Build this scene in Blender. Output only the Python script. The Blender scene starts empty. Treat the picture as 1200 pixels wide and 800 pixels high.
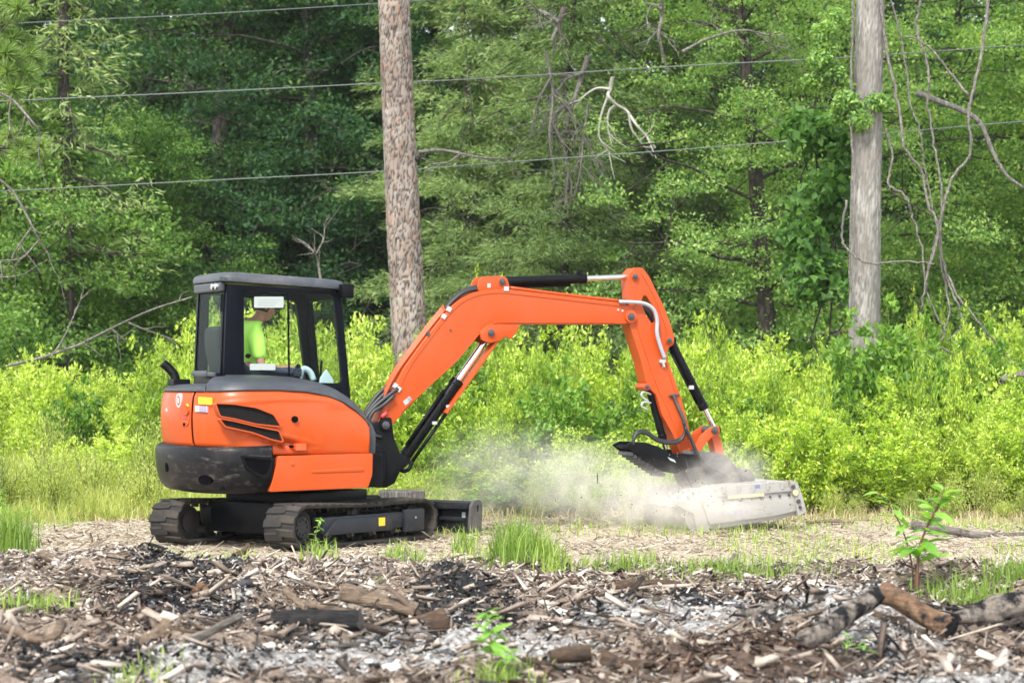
import bpy, bmesh, math, random
import numpy as np
from mathutils import Vector, Matrix
from mathutils.geometry import tessellate_polygon

# ------------------------------------------------------------------ camera, sky, sun, exposure
scene = bpy.context.scene
COL = scene.collection
FPX = 2794.0            # focal length in pixels of a 1200 px wide picture
EYE = 1.56              # eye height
HORIZ = 437.0           # row of the horizon
cam_data = bpy.data.cameras.new('camera')
cam_data.sensor_width = 36.0
cam_data.lens = 36.0 * FPX / 1200.0
cam_data.clip_start = 0.1
cam_data.clip_end = 2000.0
cam_data.dof.use_dof = True
cam_data.dof.focus_distance = 21.8
cam_data.dof.aperture_fstop = 2.8
cam = bpy.data.objects.new('camera', cam_data)
COL.objects.link(cam)
PITCH = math.atan((HORIZ - 400.0) / FPX)
cam.location = (0, 0, EYE)
cam.rotation_euler = (math.pi / 2 + PITCH, 0, 0)
scene.camera = cam

SUN_EL, SUN_AZ = math.radians(50), math.radians(200)   # azimuth clockwise from +Y (behind the camera, a little left)
world = bpy.data.worlds.new('World')
scene.world = world
world.use_nodes = True
wn = world.node_tree.nodes
wl = world.node_tree.links
wn.clear()
sky = wn.new('ShaderNodeTexSky')
sky.sky_type = 'NISHITA'
sky.sun_disc = False
sky.sun_elevation = SUN_EL
sky.sun_rotation = SUN_AZ
sky.air_density = 1.0
sky.dust_density = 1.0
sky.ozone_density = 1.0
hs = wn.new('ShaderNodeHueSaturation')
hs.inputs['Saturation'].default_value = 0.30      # hazy white sky
bg = wn.new('ShaderNodeBackground')
bg.inputs['Strength'].default_value = 0.15
wo = wn.new('ShaderNodeOutputWorld')
wl.new(sky.outputs[0], hs.inputs['Color'])
wl.new(hs.outputs[0], bg.inputs['Color'])
wl.new(bg.outputs[0], wo.inputs['Surface'])

sun_data = bpy.data.lights.new('sun', 'SUN')
sun_data.energy = 2.0
sun_data.angle = math.radians(12)
sun_data.color = (1.0, 0.965, 0.90)
sun = bpy.data.objects.new('sun', sun_data)
COL.objects.link(sun)
sd = Vector((math.sin(SUN_AZ) * math.cos(SUN_EL), math.cos(SUN_AZ) * math.cos(SUN_EL), math.sin(SUN_EL)))
sun.rotation_euler = sd.to_track_quat('Z', 'Y').to_euler()
sun.location = sd * 60

scene.view_settings.view_transform = 'Standard'
scene.view_settings.look = 'None'
scene.view_settings.exposure = 1.62
scene.view_settings.gamma = 1.0
scene.view_settings.use_curve_mapping = False
scene.render.engine = 'CYCLES'
scene.cycles.max_bounces = 7
scene.cycles.diffuse_bounces = 4
scene.cycles.glossy_bounces = 3
scene.cycles.transmission_bounces = 5
scene.cycles.transparent_max_bounces = 16
scene.cycles.volume_bounces = 2
scene.cycles.use_denoising = True
scene.cycles.volume_step_rate = 3.0
scene.cycles.use_adaptive_sampling = True
scene.cycles.adaptive_threshold = 0.02
scene.cycles.adaptive_min_samples = 24

# ------------------------------------------------------------------ helpers
def link(o, parent=None):
    COL.objects.link(o)
    if parent is not None:
        o.parent = parent
    return o

def tag(o, label=None, cat=None, group=None, kind=None):
    if label: o['label'] = label
    if cat: o['category'] = cat
    if group: o['group'] = group
    if kind: o['kind'] = kind
    return o

def empty(name, loc=(0, 0, 0), rz=0.0, parent=None):
    o = bpy.data.objects.new(name, None)
    o.empty_display_size = 0.2
    o.location = loc
    o.rotation_euler = (0, 0, rz)
    return link(o, parent)

def np_mesh(name, V, F, mats, smooth=False, mat_idx=None):
    """V (n,3) array, F (m,k) int array (all faces with k corners) or a list of index lists"""
    me = bpy.data.meshes.new(name)
    V = np.asarray(V, dtype=np.float32)
    if isinstance(F, np.ndarray):
        m, k = F.shape
        me.vertices.add(len(V)); me.vertices.foreach_set('co', V.ravel())
        me.loops.add(m * k); me.loops.foreach_set('vertex_index', F.astype(np.int32).ravel())
        me.polygons.add(m)
        me.polygons.foreach_set('loop_start', np.arange(0, m * k, k, dtype=np.int32))
        me.polygons.foreach_set('loop_total', np.full(m, k, dtype=np.int32))
        if mat_idx is not None:
            me.polygons.foreach_set('material_index', np.asarray(mat_idx, dtype=np.int32))
        me.update(calc_edges=True)
    else:
        me.from_pydata([tuple(map(float, v)) for v in V], [], [list(map(int, f)) for f in F])
        if mat_idx is not None:
            me.polygons.foreach_set('material_index', np.asarray(mat_idx, dtype=np.int32))
    if smooth:
        me.polygons.foreach_set('use_smooth', np.ones(len(me.polygons), dtype=bool))
    for mt in (mats if isinstance(mats, (list, tuple)) else [mats]):
        me.materials.append(mt)
    me.validate(verbose=False)
    me.update()
    return me

def mesh_obj(name, me, parent=None):
    return link(bpy.data.objects.new(name, me), parent)

class MB:
    """collects shapes into one mesh"""
    def __init__(s):
        s.V = []; s.F = []; s.M = []; s.mi = 0
    def add(s, V, F):
        b = len(s.V)
        s.V.extend([tuple(v) for v in V])
        for f in F:
            s.F.append([b + int(i) for i in f]); s.M.append(s.mi)
        return s
    def box(s, c, size, rot=None):
        hx, hy, hz = size[0] / 2, size[1] / 2, size[2] / 2
        pts = [Vector((x, y, z)) for x in (-hx, hx) for y in (-hy, hy) for z in (-hz, hz)]
        if rot is not None: pts = [rot @ p for p in pts]
        pts = [p + Vector(c) for p in pts]
        return s.add(pts, [(0, 1, 3, 2), (4, 6, 7, 5), (0, 4, 5, 1), (2, 3, 7, 6), (0, 2, 6, 4), (1, 5, 7, 3)])
    def bar(s, a, b, w, h, up=(0, 0, 1)):
        a = Vector(a); b = Vector(b); d = (b - a)
        L = d.length; d.normalize()
        side = d.cross(Vector(up))
        if side.length < 1e-4: side = d.cross(Vector((1, 0, 0)))
        side.normalize(); u = side.cross(d)
        m = Matrix((d, side, u)).transposed()
        return s.box((a + b) / 2, (L, w, h), m)
    def tube(s, path, rad, n=8, cap=True):
        V, F = tube_arrays(path, rad, n, cap)
        return s.add(V, F)
    def cyl(s, a, b, r, n=16, r2=None):
        return s.tube([a, b], [r, r if r2 is None else r2], n)
    def prism(s, loop, holes, to3, t0, t1):
        """2D loop (+ holes) extruded between t0 and t1; to3(a, b, t) -> point"""
        loops = [list(loop)] + [list(h) for h in holes]
        flat = [p for l in loops for p in l]
        n = len(flat)
        tris = tessellate_polygon([[Vector((p[0], p[1], 0)) for p in l] for l in loops])
        V = [to3(p[0], p[1], t0) for p in flat] + [to3(p[0], p[1], t1) for p in flat]
        F = [tuple(t) for t in tris] + [tuple(n + i for i in reversed(t)) for t in tris]
        o = 0
        for l in loops:
            k = len(l)
            for i in range(k):
                j = (i + 1) % k
                F.append((o + i, o + j, n + o + j, n + o + i))
            o += k
        return s.add(V, F)
    def build(s, name, mats, parent=None, smooth=False, bevel=0, seg=2, auto=False):
        me = bpy.data.meshes.new(name)
        me.from_pydata([tuple(map(float, v)) for v in s.V], [], s.F)
        for mt in (mats if isinstance(mats, (list, tuple)) else [mats]):
            me.materials.append(mt)
        if len(set(s.M)) > 1:
            me.polygons.foreach_set('material_index', np.asarray(s.M, dtype=np.int32))
        bm = bmesh.new(); bm.from_mesh(me)
        bmesh.ops.recalc_face_normals(bm, faces=bm.faces[:])
        if bevel:
            bmesh.ops.dissolve_limit(bm, angle_limit=0.01, verts=bm.verts[:], edges=bm.edges[:])
            ed = [e for e in bm.edges if len(e.link_faces) == 2 and e.calc_face_angle(0) > 0.5]
            bmesh.ops.bevel(bm, geom=ed, offset=bevel, segments=seg, affect='EDGES', profile=0.6, clamp_overlap=True)
        bm.to_mesh(me); bm.free()
        if smooth or auto:
            me.polygons.foreach_set('use_smooth', np.ones(len(me.polygons), dtype=bool))
            if auto:
                me.set_sharp_from_angle(angle=math.radians(38))
        me.validate(verbose=False); me.update()
        return mesh_obj(name, me, parent)

def tube_arrays(path, rad, n=8, cap=True, jitter=None):
    P = np.asarray([tuple(p) for p in path], dtype=float)
    m = len(P)
    R = np.full(m, rad) if np.isscalar(rad) else np.asarray(rad, dtype=float)
    T = np.gradient(P, axis=0)
    T /= np.linalg.norm(T, axis=1)[:, None] + 1e-12
    ref = np.array([0, 0, 1.0]) if abs(T[0][2]) < 0.9 else np.array([1.0, 0, 0])
    a = np.linspace(0, 2 * np.pi, n, endpoint=False)
    V = np.zeros((m * n, 3))
    u = np.cross(T[0], ref); u /= np.linalg.norm(u)
    for i in range(m):
        u = u - T[i] * np.dot(u, T[i]); u /= np.linalg.norm(u) + 1e-12
        w = np.cross(T[i], u)
        r = R[i] * (1 if jitter is None else jitter[i])
        V[i * n:(i + 1) * n] = P[i] + (np.outer(np.cos(a), u) + np.outer(np.sin(a), w)) * (r[:, None] if not np.isscalar(r) and getattr(r, 'ndim', 0) else r)
    F = []
    for i in range(m - 1):
        for j in range(n):
            k = (j + 1) % n
            F.append((i * n + j, i * n + k, (i + 1) * n + k, (i + 1) * n + j))
    if cap:
        F.append(tuple(range(n - 1, -1, -1)))
        F.append(tuple((m - 1) * n + j for j in range(n)))
    return V, F

def smooth_path(pts, k=6):
    """Catmull-Rom through points"""
    P = np.asarray([tuple(p) for p in pts], dtype=float)
    if len(P) < 3: return P
    Q = np.vstack([2 * P[0] - P[1], P, 2 * P[-1] - P[-2]])
    out = []
    for i in range(len(P) - 1):
        p0, p1, p2, p3 = Q[i:i + 4]
        for t in np.linspace(0, 1, k, endpoint=False):
            out.append(0.5 * (2 * p1 + (p2 - p0) * t + (2 * p0 - 5 * p1 + 4 * p2 - p3) * t * t + (3 * p1 - p0 - 3 * p2 + p3) * t ** 3))
    out.append(P[-1])
    return np.array(out)

def at(u, v, Y):
    """a place seen at column u, row v of the photograph and Y metres away -> world point"""
    return np.array([(u - 600.0) / FPX * Y, Y, EYE - (v - HORIZ) / FPX * Y])

def on_ground(u, v, z=0.0):
    Y = (EYE - z) * FPX / (v - HORIZ)
    return np.array([(u - 600.0) / FPX * Y, Y, z])

ORD = ['zeroth', 'first', 'second', 'third', 'fourth', 'fifth', 'sixth', 'seventh', 'eighth', 'ninth', 'tenth', 'eleventh', 'twelfth', 'thirteenth', 'fourteenth', 'fifteenth', 'sixteenth', 'seventeenth', 'eighteenth', 'nineteenth', 'twentieth'] + ['twenty-' + w for w in ('first', 'second', 'third', 'fourth', 'fifth', 'sixth', 'seventh', 'eighth', 'ninth')] + ['thirtieth'] + ['thirty-' + w for w in ('first', 'second', 'third', 'fourth', 'fifth', 'sixth', 'seventh', 'eighth', 'ninth')] + ['fortieth'] + ['forty-' + w for w in ('first', 'second', 'third', 'fourth', 'fifth', 'sixth', 'seventh', 'eighth', 'ninth')] + ['fiftieth', 'fifty-first', 'fifty-second', 'fifty-third']
def order_labels(things):
    """things: (object, phrase, x) -> each phrase counted from the left"""
    for ph in sorted(set(t[1] for t in things)):
        for k, t in enumerate(sorted((t for t in things if t[1] == ph), key=lambda t: t[2])):
            t[0]['label'] = '%s, %s from the left' % (ph, ORD[k + 1])

# ---- lattice noise
def _hash(ix, iy, iz, seed):
    h = (ix.astype(np.int64) * 374761393 + iy.astype(np.int64) * 668265263 + iz.astype(np.int64) * 2147483647 + seed * 974711) & 0xffffffff
    h = ((h ^ (h >> 13)) * 1274126177) & 0xffffffff
    h = h ^ (h >> 16)
    return (h & 0xffffff) / float(0xffffff)

def vnoise(x, y, z=None, seed=0):
    x = np.asarray(x, dtype=float); y = np.asarray(y, dtype=float)
    z = np.zeros_like(x) if z is None else np.asarray(z, dtype=float)
    ix, iy, iz = np.floor(x), np.floor(y), np.floor(z)
    fx, fy, fz = x - ix, y - iy, z - iz
    fx, fy, fz = [f * f * (3 - 2 * f) for f in (fx, fy, fz)]
    r = 0
    for dx in (0, 1):
        for dy in (0, 1):
            for dz in (0, 1):
                w = (fx if dx else 1 - fx) * (fy if dy else 1 - fy) * (fz if dz else 1 - fz)
                r = r + w * _hash(ix + dx, iy + dy, iz + dz, seed)
    return r

def fbm(x, y, octaves=4, seed=0, gain=0.5):
    s = 0; a = 1; t = 0
    for o in range(octaves):
        s = s + a * vnoise(x * 2 ** o, y * 2 ** o, seed=seed + o * 17); t += a; a *= gain
    return s / t

def sstep(a, b, x):
    t = np.clip((np.asarray(x, dtype=float) - a) / (b - a), 0, 1)
    return t * t * (3 - 2 * t)

# ------------------------------------------------------------------ materials
def mat(name):
    m = bpy.data.materials.new(name)
    m.use_nodes = True
    nt = m.node_tree
    b = nt.nodes['Principled BSDF']
    return m, nt, b

def ramp(nt, stops, fac=None, interp='LINEAR'):
    r = nt.nodes.new('ShaderNodeValToRGB')
    r.color_ramp.interpolation = interp
    el = r.color_ramp.elements
    while len(el) < len(stops): el.new(0.5)
    for e, (p, c) in zip(el, stops):
        e.position = p; e.color = (c[0], c[1], c[2], 1)
    if fac is not None: nt.links.new(fac, r.inputs[0])
    return r

def noise(nt, scale, detail=4, rough=0.6, vec=None, dist=0.0):
    n = nt.nodes.new('ShaderNodeTexNoise')
    n.inputs['Scale'].default_value = scale
    n.inputs['Detail'].default_value = detail
    n.inputs['Roughness'].default_value = rough
    n.inputs['Distortion'].default_value = dist
    if vec is not None: nt.links.new(vec, n.inputs['Vector'])
    return n

def coords(nt, kind='Object', scale=(1, 1, 1)):
    tc = nt.nodes.new('ShaderNodeTexCoord')
    if scale == (1, 1, 1): return tc.outputs[kind]
    mp = nt.nodes.new('ShaderNodeMapping')
    mp.inputs['Scale'].default_value = scale
    nt.links.new(tc.outputs[kind], mp.inputs['Vector'])
    return mp.outputs[0]

def mixc(nt, fac, a, b, mode='MIX'):
    m = nt.nodes.new('ShaderNodeMix'); m.data_type = 'RGBA'; m.blend_type = mode
    for sock, val in ((m.inputs[0], fac), (m.inputs[6], a), (m.inputs[7], b)):
        if hasattr(val, 'is_output') or isinstance(val, bpy.types.NodeSocket): nt.links.new(val, sock)
        elif isinstance(val, (int, float)): sock.default_value = val
        else: sock.default_value = (val[0], val[1], val[2], 1)
    return m.outputs[2]

def math_node(nt, op, a, b=None):
    m = nt.nodes.new('ShaderNodeMath'); m.operation = op
    for i, v in enumerate((a, b)):
        if v is None: continue
        if isinstance(v, (int, float)): m.inputs[i].default_value = v
        else: nt.links.new(v, m.inputs[i])
    return m.outputs[0]

def bump(nt, b, height, strength=0.3, dist=0.01):
    n = nt.nodes.new('ShaderNodeBump')
    n.inputs['Strength'].default_value = strength
    n.inputs['Distance'].default_value = dist
    nt.links.new(height, n.inputs['Height'])
    nt.links.new(n.outputs[0], b.inputs['Normal'])

def painted(name, col, rough=0.35, dust=0.25, dustcol=(0.36, 0.30, 0.22), wear=None, coat=0.0, spec=0.5, metal=0.0):
    """paint with a thin uneven film of dust, fine scuffs and a soft orange peel"""
    m, nt, b = mat(name)
    v = coords(nt)
    n1 = noise(nt, 3.2, 6, 0.7, v)
    n2 = noise(nt, 26, 5, 0.7, v)
    f = ramp(nt, [(0.42, (0, 0, 0)), (0.75, (1, 1, 1))], n1.outputs[0]).outputs[0]
    f2 = ramp(nt, [(0.35, (0.3, 0.3, 0.3)), (0.7, (1, 1, 1))], n2.outputs[0]).outputs[0]
    ff = math_node(nt, 'MULTIPLY', math_node(nt, 'MULTIPLY', f, f2), dust)
    base = mixc(nt, 0.12, col, mixc(nt, n2.outputs[0], [c * 0.7 for c in col], [min(1, c * 1.25) for c in col]))
    c = mixc(nt, ff, base, dustcol)
    if wear:
        n3 = noise(nt, 5, 9, 0.78, coords(nt, 'Object', (1, 1, 4)))
        w = ramp(nt, [(wear[0] - .02, (0, 0, 0)), (wear[0] + 0.16, (1, 1, 1))], n3.outputs[0]).outputs[0]
        c = mixc(nt, w, c, wear[1])
    nt.links.new(c, b.inputs['Base Color'])
    rr = math_node(nt, 'ADD', math_node(nt, 'MULTIPLY', ff, 0.8), rough)
    nt.links.new(rr, b.inputs['Roughness'])
    b.inputs['Coat Weight'].default_value = coat
    b.inputs['Coat Roughness'].default_value = 0.15
    b.inputs['Specular IOR Level'].default_value = spec
    b.inputs['Metallic'].default_value = metal
    bump(nt, b, n2.outputs[0], 0.06, 0.004)
    return m

def plain(name, col, rough=0.5, metal=0.0, var=0.15, scale=30, spec=0.5):
    m, nt, b = mat(name)
    n = noise(nt, scale, 4, 0.6, coords(nt))
    c = mixc(nt, n.outputs[0], [x * (1 - var) for x in col], [min(1, x * (1 + var)) for x in col])
    nt.links.new(c, b.inputs['Base Color'])
    b.inputs['Roughness'].default_value = rough
    b.inputs['Metallic'].default_value = metal
    b.inputs['Specular IOR Level'].default_value = spec
    return m

def island_rand(nt):
    g = nt.nodes.new('ShaderNodeNewGeometry')
    return g.outputs['Random Per Island']

def leaf_mat(name, stops, trans=0.35, rough=0.5, spec=0.4, tint=1.2):
    """leaf colours vary leaf by leaf and clump by clump; light passes through the blade"""
    m, nt, b = mat(name)
    r = island_rand(nt)
    oi = nt.nodes.new('ShaderNodeObjectInfo')
    n = noise(nt, 1.3, 3, 0.6, coords(nt))
    f = math_node(nt, 'ADD', math_node(nt, 'MULTIPLY', r, 0.55), math_node(nt, 'MULTIPLY', n.outputs[0], 0.55))
    f = math_node(nt, 'ADD', f, math_node(nt, 'MULTIPLY', math_node(nt, 'SUBTRACT', oi.outputs['Random'], 0.5), 0.26))
    f = math_node(nt, 'SUBTRACT', f, 0.05)
    c = ramp(nt, stops, f).outputs[0]
    nt.links.new(c, b.inputs['Base Color'])
    b.inputs['Roughness'].default_value = rough
    b.inputs['Specular IOR Level'].default_value = spec
    t = nt.nodes.new('ShaderNodeBsdfTranslucent')
    tc = mixc(nt, 0.75, c, (tint * 0.9, tint, 0.35), 'MULTIPLY')
    tc = mixc(nt, 1.0, tc, (1.5, 1.5, 1.5), 'MULTIPLY')
    nt.links.new(tc, t.inputs['Color'])
    mx = nt.nodes.new('ShaderNodeMixShader'); mx.inputs[0].default_value = trans
    nt.links.new(b.outputs[0], mx.inputs[1]); nt.links.new(t.outputs[0], mx.inputs[2])
    nt.links.new(mx.outputs[0], nt.nodes['Material Output'].inputs['Surface'])
    return m

def bark_mat(name, lo, mid, hi, sc=(1, 1, 0.25), scale=14, strength=0.8):
    m, nt, b = mat(name)
    v = coords(nt, 'Object', sc)
    vo = nt.nodes.new('ShaderNodeTexVoronoi'); vo.feature = 'DISTANCE_TO_EDGE'
    vo.inputs['Scale'].default_value = scale
    n = noise(nt, scale * 1.5, 6, 0.7, v)
    w = nt.nodes.new('ShaderNodeMix'); w.data_type = 'RGBA'
    w.inputs[0].default_value = 0.12
    nt.links.new(v, w.inputs[6]); nt.links.new(n.outputs['Color'], w.inputs[7])
    nt.links.new(w.outputs[2], vo.inputs['Vector'])
    e = ramp(nt, [(0.0, (0, 0, 0)), (0.16, (1, 1, 1))], vo.outputs['Distance'])
    c = ramp(nt, [(0.25, lo), (0.5, mid), (0.75, hi)], n.outputs[0]).outputs[0]
    c = mixc(nt, e.outputs[0], [x * 0.45 for x in lo], c)
    nt.links.new(c, b.inputs['Base Color'])
    b.inputs['Roughness'].default_value = 0.9
    h = math_node(nt, 'ADD', math_node(nt, 'MULTIPLY', e.outputs[0], 0.7), math_node(nt, 'MULTIPLY', n.outputs[0], 0.4))
    bump(nt, b, h, strength, 0.02)
    return m

def chip_mat(name, stops, rough=0.9):
    m, nt, b = mat(name)
    r = island_rand(nt)
    n = noise(nt, 25, 4, 0.7, coords(nt, 'Object', (1, 1, 1)))
    f = math_node(nt, 'ADD', math_node(nt, 'MULTIPLY', r, 0.85), math_node(nt, 'MULTIPLY', math_node(nt, 'SUBTRACT', n.outputs[0], 0.5), 0.5))
    c = ramp(nt, stops, f).outputs[0]
    nt.links.new(c, b.inputs['Base Color'])
    b.inputs['Roughness'].default_value = rough
    b.inputs['Specular IOR Level'].default_value = 0.2
    return m

ORANGE = painted('orange_paint', (0.45, 0.060, 0.0055), 0.36, 0.40, (0.26, 0.105, 0.05), wear=(.665, (.26, .075, .03)), coat=0.06, spec=.35)
BLACKP = painted('black_paint', (0.0030, 0.0035, 0.0048), 0.42, 0.05, (0.10, 0.085, 0.07), spec=.12)
CABBLK = painted('cab_black', (0.0016, 0.0024, 0.0055), 0.42, 0.012, (0.08, 0.08, 0.10), spec=.09)
GREYP = painted('grey_plastic', (0.030, 0.035, 0.043), 0.42, 0.20, (0.25, 0.24, 0.22))
ROOFM = painted('roof_grey', (0.036, 0.042, 0.052), 0.42, 0.3, (0.36, 0.34, 0.31))
SCUFF = painted('counterweight_black', (0.0050, 0.0056, 0.0075), 0.40, 0.18, (0.14, 0.11, 0.085), wear=(0.56, (0.13, 0.105, 0.09)), spec=.2)
RUBBER = painted('track_rubber', (0.020, 0.019, 0.018), 0.72, 0.6, (0.13, 0.105, 0.08), spec=.25)
STEELG = painted('dusty_steel', (0.045, 0.045, 0.046), 0.55, 0.6, (0.26, 0.22, 0.18))
WHEELM = painted('wheel_black', (0.006, 0.006, 0.006), 0.6, 0.35, (0.10, 0.08, 0.06))
CHROME = plain('chrome', (0.75, 0.75, 0.76), 0.16, 1.0, 0.05)
PIN = plain('pin_steel', (0.10, 0.10, 0.11), 0.4, 0.8, 0.3)
ZINC = plain('zinc_fitting', (0.60, 0.60, 0.60), 0.35, 0.8, 0.2)
HOSE = plain('hose_rubber', (0.015, 0.015, 0.016), 0.5, 0, 0.3)
WHITE = plain('white_decal', (0.34, 0.38, 0.36), 0.6, 0, 0.05)
YELLOW = plain('yellow_decal', (0.80, 0.55, 0.02), 0.5, 0, 0.08)
GREYD = plain('grey_decal', (0.45, 0.42, 0.45), 0.5, 0, 0.2)
REDD = plain('red_decal_latch_shade', (0.55, 0.05, 0.05), 0.5, 0, 0.1)  # red of the decals; also the painted shade of the latch recess
MUTED = plain('muted_decal', (0.25, 0.22, 0.30), 0.5, 0, 0.4, 90)
# ------------------------------------------------------------------ ground
# patches of ash, char, dark brown mulch and pale mulch in the burnt debris strip: (column, row, half width px, half height px, weight)
def _patch(lst):
    out = []
    for (u, v, ru, rv, w) in lst:
        p = on_ground(u, v, 0.06); q = on_ground(u + ru, v, 0.06); a = on_ground(u, v - rv, 0.06); b = on_ground(u, v + rv, 0.06)
        out.append((p[0], p[1], q[0] - p[0], (a[1] - b[1]) / 2, w))
    return out
CHAR = _patch([(205, 690, 62, 26, 1.0), (250, 712, 70, 20, 0.9), (120, 765, 120, 16, 0.8), (345, 728, 40, 22, 0.9), (515, 706, 65, 16, 1.0), (455, 730, 45, 14, .6),
               (560, 712, 60, 10, .9), (840, 705, 60, 14, 0.8), (895, 728, 40, 12, 0.8), (1010, 758, 50, 12, 0.8), (1150, 715, 70, 18, 0.7), (700, 708, 40, 7, 0.8), (290, 770, 60, 14, .6), (640, 722, 90, 8, .7), (960, 705, 70, 10, .5)])
ASH = _patch([(262, 706, 24, 10, 1.0), (450, 752, 120, 20, 1.0), (530, 740, 70, 22, 1.0), (220, 782, 160, 12, 0.9), (350, 765, 90, 14, .9), (770, 722, 110, 16, 1.0), (680, 745, 60, 10, 0.8),
              (850, 715, 60, 12, .8), (1010, 735, 80, 22, 0.9), (1120, 792, 160, 12, 1.1), (600, 752, 90, 12, 0.9), (900, 690, 80, 10, .4), (420, 690, 30, 8, .5), (60, 680, 80, 8, .5), (860, 798, 120, 6, .7)])
DARK = _patch([(870, 768, 100, 22, .9), (1000, 785, 70, 10, .6), (150, 715, 60, 18, .5), (660, 780, 90, 10, .6), (700, 690, 90, 8, .5)])
def field(P, x, y, seed):
    x = np.asarray(x, dtype=float); y = np.asarray(y, dtype=float)
    n = .55 * (fbm(x * 2.2, y * 1.6, 3, seed) - 0.5) + .75 * (fbm(x * 6.5, y * 5, 3, seed + 3) - .5)
    f = np.zeros_like(x)
    for (cx, cy, rx, ry, w) in P:
        d = np.sqrt(((x - cx) / (rx * 1.25)) ** 2 + ((y - cy) / (ry * 1.25)) ** 2)
        f = np.maximum(f, w * sstep(1.15, 0.55, d + n * 1.3))
    return np.clip(f, 0, 1)
def debris(x, y):
    """1 inside the burnt strip, 0 beyond it"""
    edge = 18.9 + 0.5 * (fbm(np.asarray(x) * 0.7, np.zeros_like(x), 3, 5) - 0.5) - 0.10 * (np.asarray(x))
    return sstep(0.5, -0.5, np.asarray(y) - edge)
def ground_z(x, y):
    x = np.asarray(x, dtype=float); y = np.asarray(y, dtype=float)
    d = debris(x, y)
    ridge = np.exp(-((y - (17.3 - 0.10 * x)) / 0.9) ** 2) * (0.05 + 0.09 * fbm(x * 0.9 + 3, y * 0.2, 2, 11))
    mound = 0.22 * np.exp(-(((x + 2.7) / 0.6) ** 2 + ((y - 16.9) / 0.8) ** 2))
    mound += 0.16 * np.exp(-(((x + 0.4) / 0.45) ** 2 + ((y - 16.3) / 0.4) ** 2))
    mound += 0.16 * np.exp(-(((x - 2.0) / 0.7) ** 2 + ((y - 14.6) / 0.6) ** 2))
    mound += 0.07 * np.exp(-(((x + 1.9) / 0.6) ** 2 + ((y - 20.2) / 0.35) ** 2))
    rough = (fbm(x * 1.7, y * 1.7, 4, 21, 0.6) - 0.45) * 0.30 + (vnoise(x * 4.3, y * 4.3, seed=33) - 0.5) * 0.09 + (vnoise(x * 9, y * 9, seed=31) - 0.5) * 0.06 + (vnoise(x * 19, y * 19, seed=35) - 0.5) * 0.03
    near = sstep(11.2, 12.6, y)
    z = d * (ridge + mound + rough * (0.35 + 0.65 * near))
    z = z + (1 - d) * ((fbm(x * 0.6, y * 0.6, 3, 41) - 0.5) * 0.10 + (vnoise(x * 5, y * 5, seed=43) - 0.5) * 0.03)
    # level pad under the machine
    pad = sstep(3.4, 2.0, np.hypot(x + 1.9, y - 22.0))
    z = z * (1 - 0.85 * pad)
    far = sstep(40, 120, y)
    return z + far * (fbm(x * 0.02, y * 0.02, 3, 51) - 0.5) * 3

def _axis(parts):
    out = []
    for a, b, s in parts:
        out.extend(np.arange(a, b, s).tolist())
    return np.array(out + [parts[-1][1]])
_gx = _axis([(-320, -60, 40), (-60, -14, 4), (-14, -6, 0.4), (-6, 6, 0.055), (6, 14, 0.4), (14, 60, 4), (60, 320, 40)])
_gy = _axis([(-60, -4, 8), (-4, 10, 0.8), (10, 19.4, 0.055), (19.4, 27, 0.12), (27, 44, 0.5), (44, 100, 4), (100, 700, 50)])
GX, GY = np.meshgrid(_gx, _gy)
GZ = ground_z(GX, GY)
_V = np.stack([GX.ravel(), GY.ravel(), GZ.ravel()], 1)
_nx, _ny = len(_gx), len(_gy)
_i = (np.arange(_ny - 1)[:, None] * _nx + np.arange(_nx - 1)[None]).ravel()
_F = np.stack([_i, _i + 1, _i + _nx + 1, _i + _nx], 1)

m, nt, b = mat('ground_soil')
def attr(nt, nm):
    a = nt.nodes.new('ShaderNodeAttribute'); a.attribute_name = nm
    return a.outputs['Fac']
v = coords(nt)
n_f = noise(nt, 38, 6, 0.75, v)
n_m = noise(nt, 9, 6, 0.7, v)
n_l = noise(nt, 1.1, 4, 0.6, v)
straw = ramp(nt, [(0.25, (0.15, 0.118, 0.085)), (0.45, (0.33, 0.272, 0.20)), (0.6, (0.49, 0.42, 0.325)), (0.8, (0.62, 0.56, 0.46))], n_f.outputs[0]).outputs[0]
brown = ramp(nt, [(0.25, (0.055, 0.042, 0.034)), (0.5, (0.19, 0.145, 0.11)), (0.75, (0.42, 0.34, 0.27))], n_f.outputs[0]).outputs[0]
dark = ramp(nt, [(0.25, (0.028, 0.019, 0.014)), (0.5, (0.085, 0.060, 0.045)), (0.8, (0.20, 0.15, 0.115))], n_f.outputs[0]).outputs[0]
charc = ramp(nt, [(0.3, (0.006, 0.006, 0.007)), (0.55, (0.022, 0.022, 0.024)), (0.8, (0.16, 0.155, 0.15))], n_f.outputs[0]).outputs[0]
ashc = ramp(nt, [(0.3, (0.07, 0.067, 0.064)), (0.47, (0.24, 0.23, 0.22)), (0.62, (0.46, 0.445, 0.42)), (0.8, (0.62, 0.60, 0.57))], n_f.outputs[0]).outputs[0]
floor_ = ramp(nt, [(0.3, (0.03, 0.035, 0.012)), (0.55, (0.09, 0.08, 0.035)), (0.8, (0.16, 0.13, 0.07))], n_m.outputs[0]).outputs[0]
def edge(nt, f):
    s = math_node(nt, 'ADD', f, math_node(nt, 'MULTIPLY', math_node(nt, 'SUBTRACT', n_m.outputs[0], 0.5), 1.5))
    return ramp(nt, [(0.34, (0, 0, 0)), (0.70, (1, 1, 1))], s).outputs[0]
c = mixc(nt, edge(nt, attr(nt, 'wood_floor')), straw, floor_)
c = mixc(nt, edge(nt, attr(nt, 'burnt_strip')), c, brown)
c = mixc(nt, edge(nt, attr(nt, 'dark_mulch')), c, dark)
c = mixc(nt, edge(nt, attr(nt, 'ash')), c, ashc)
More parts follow.
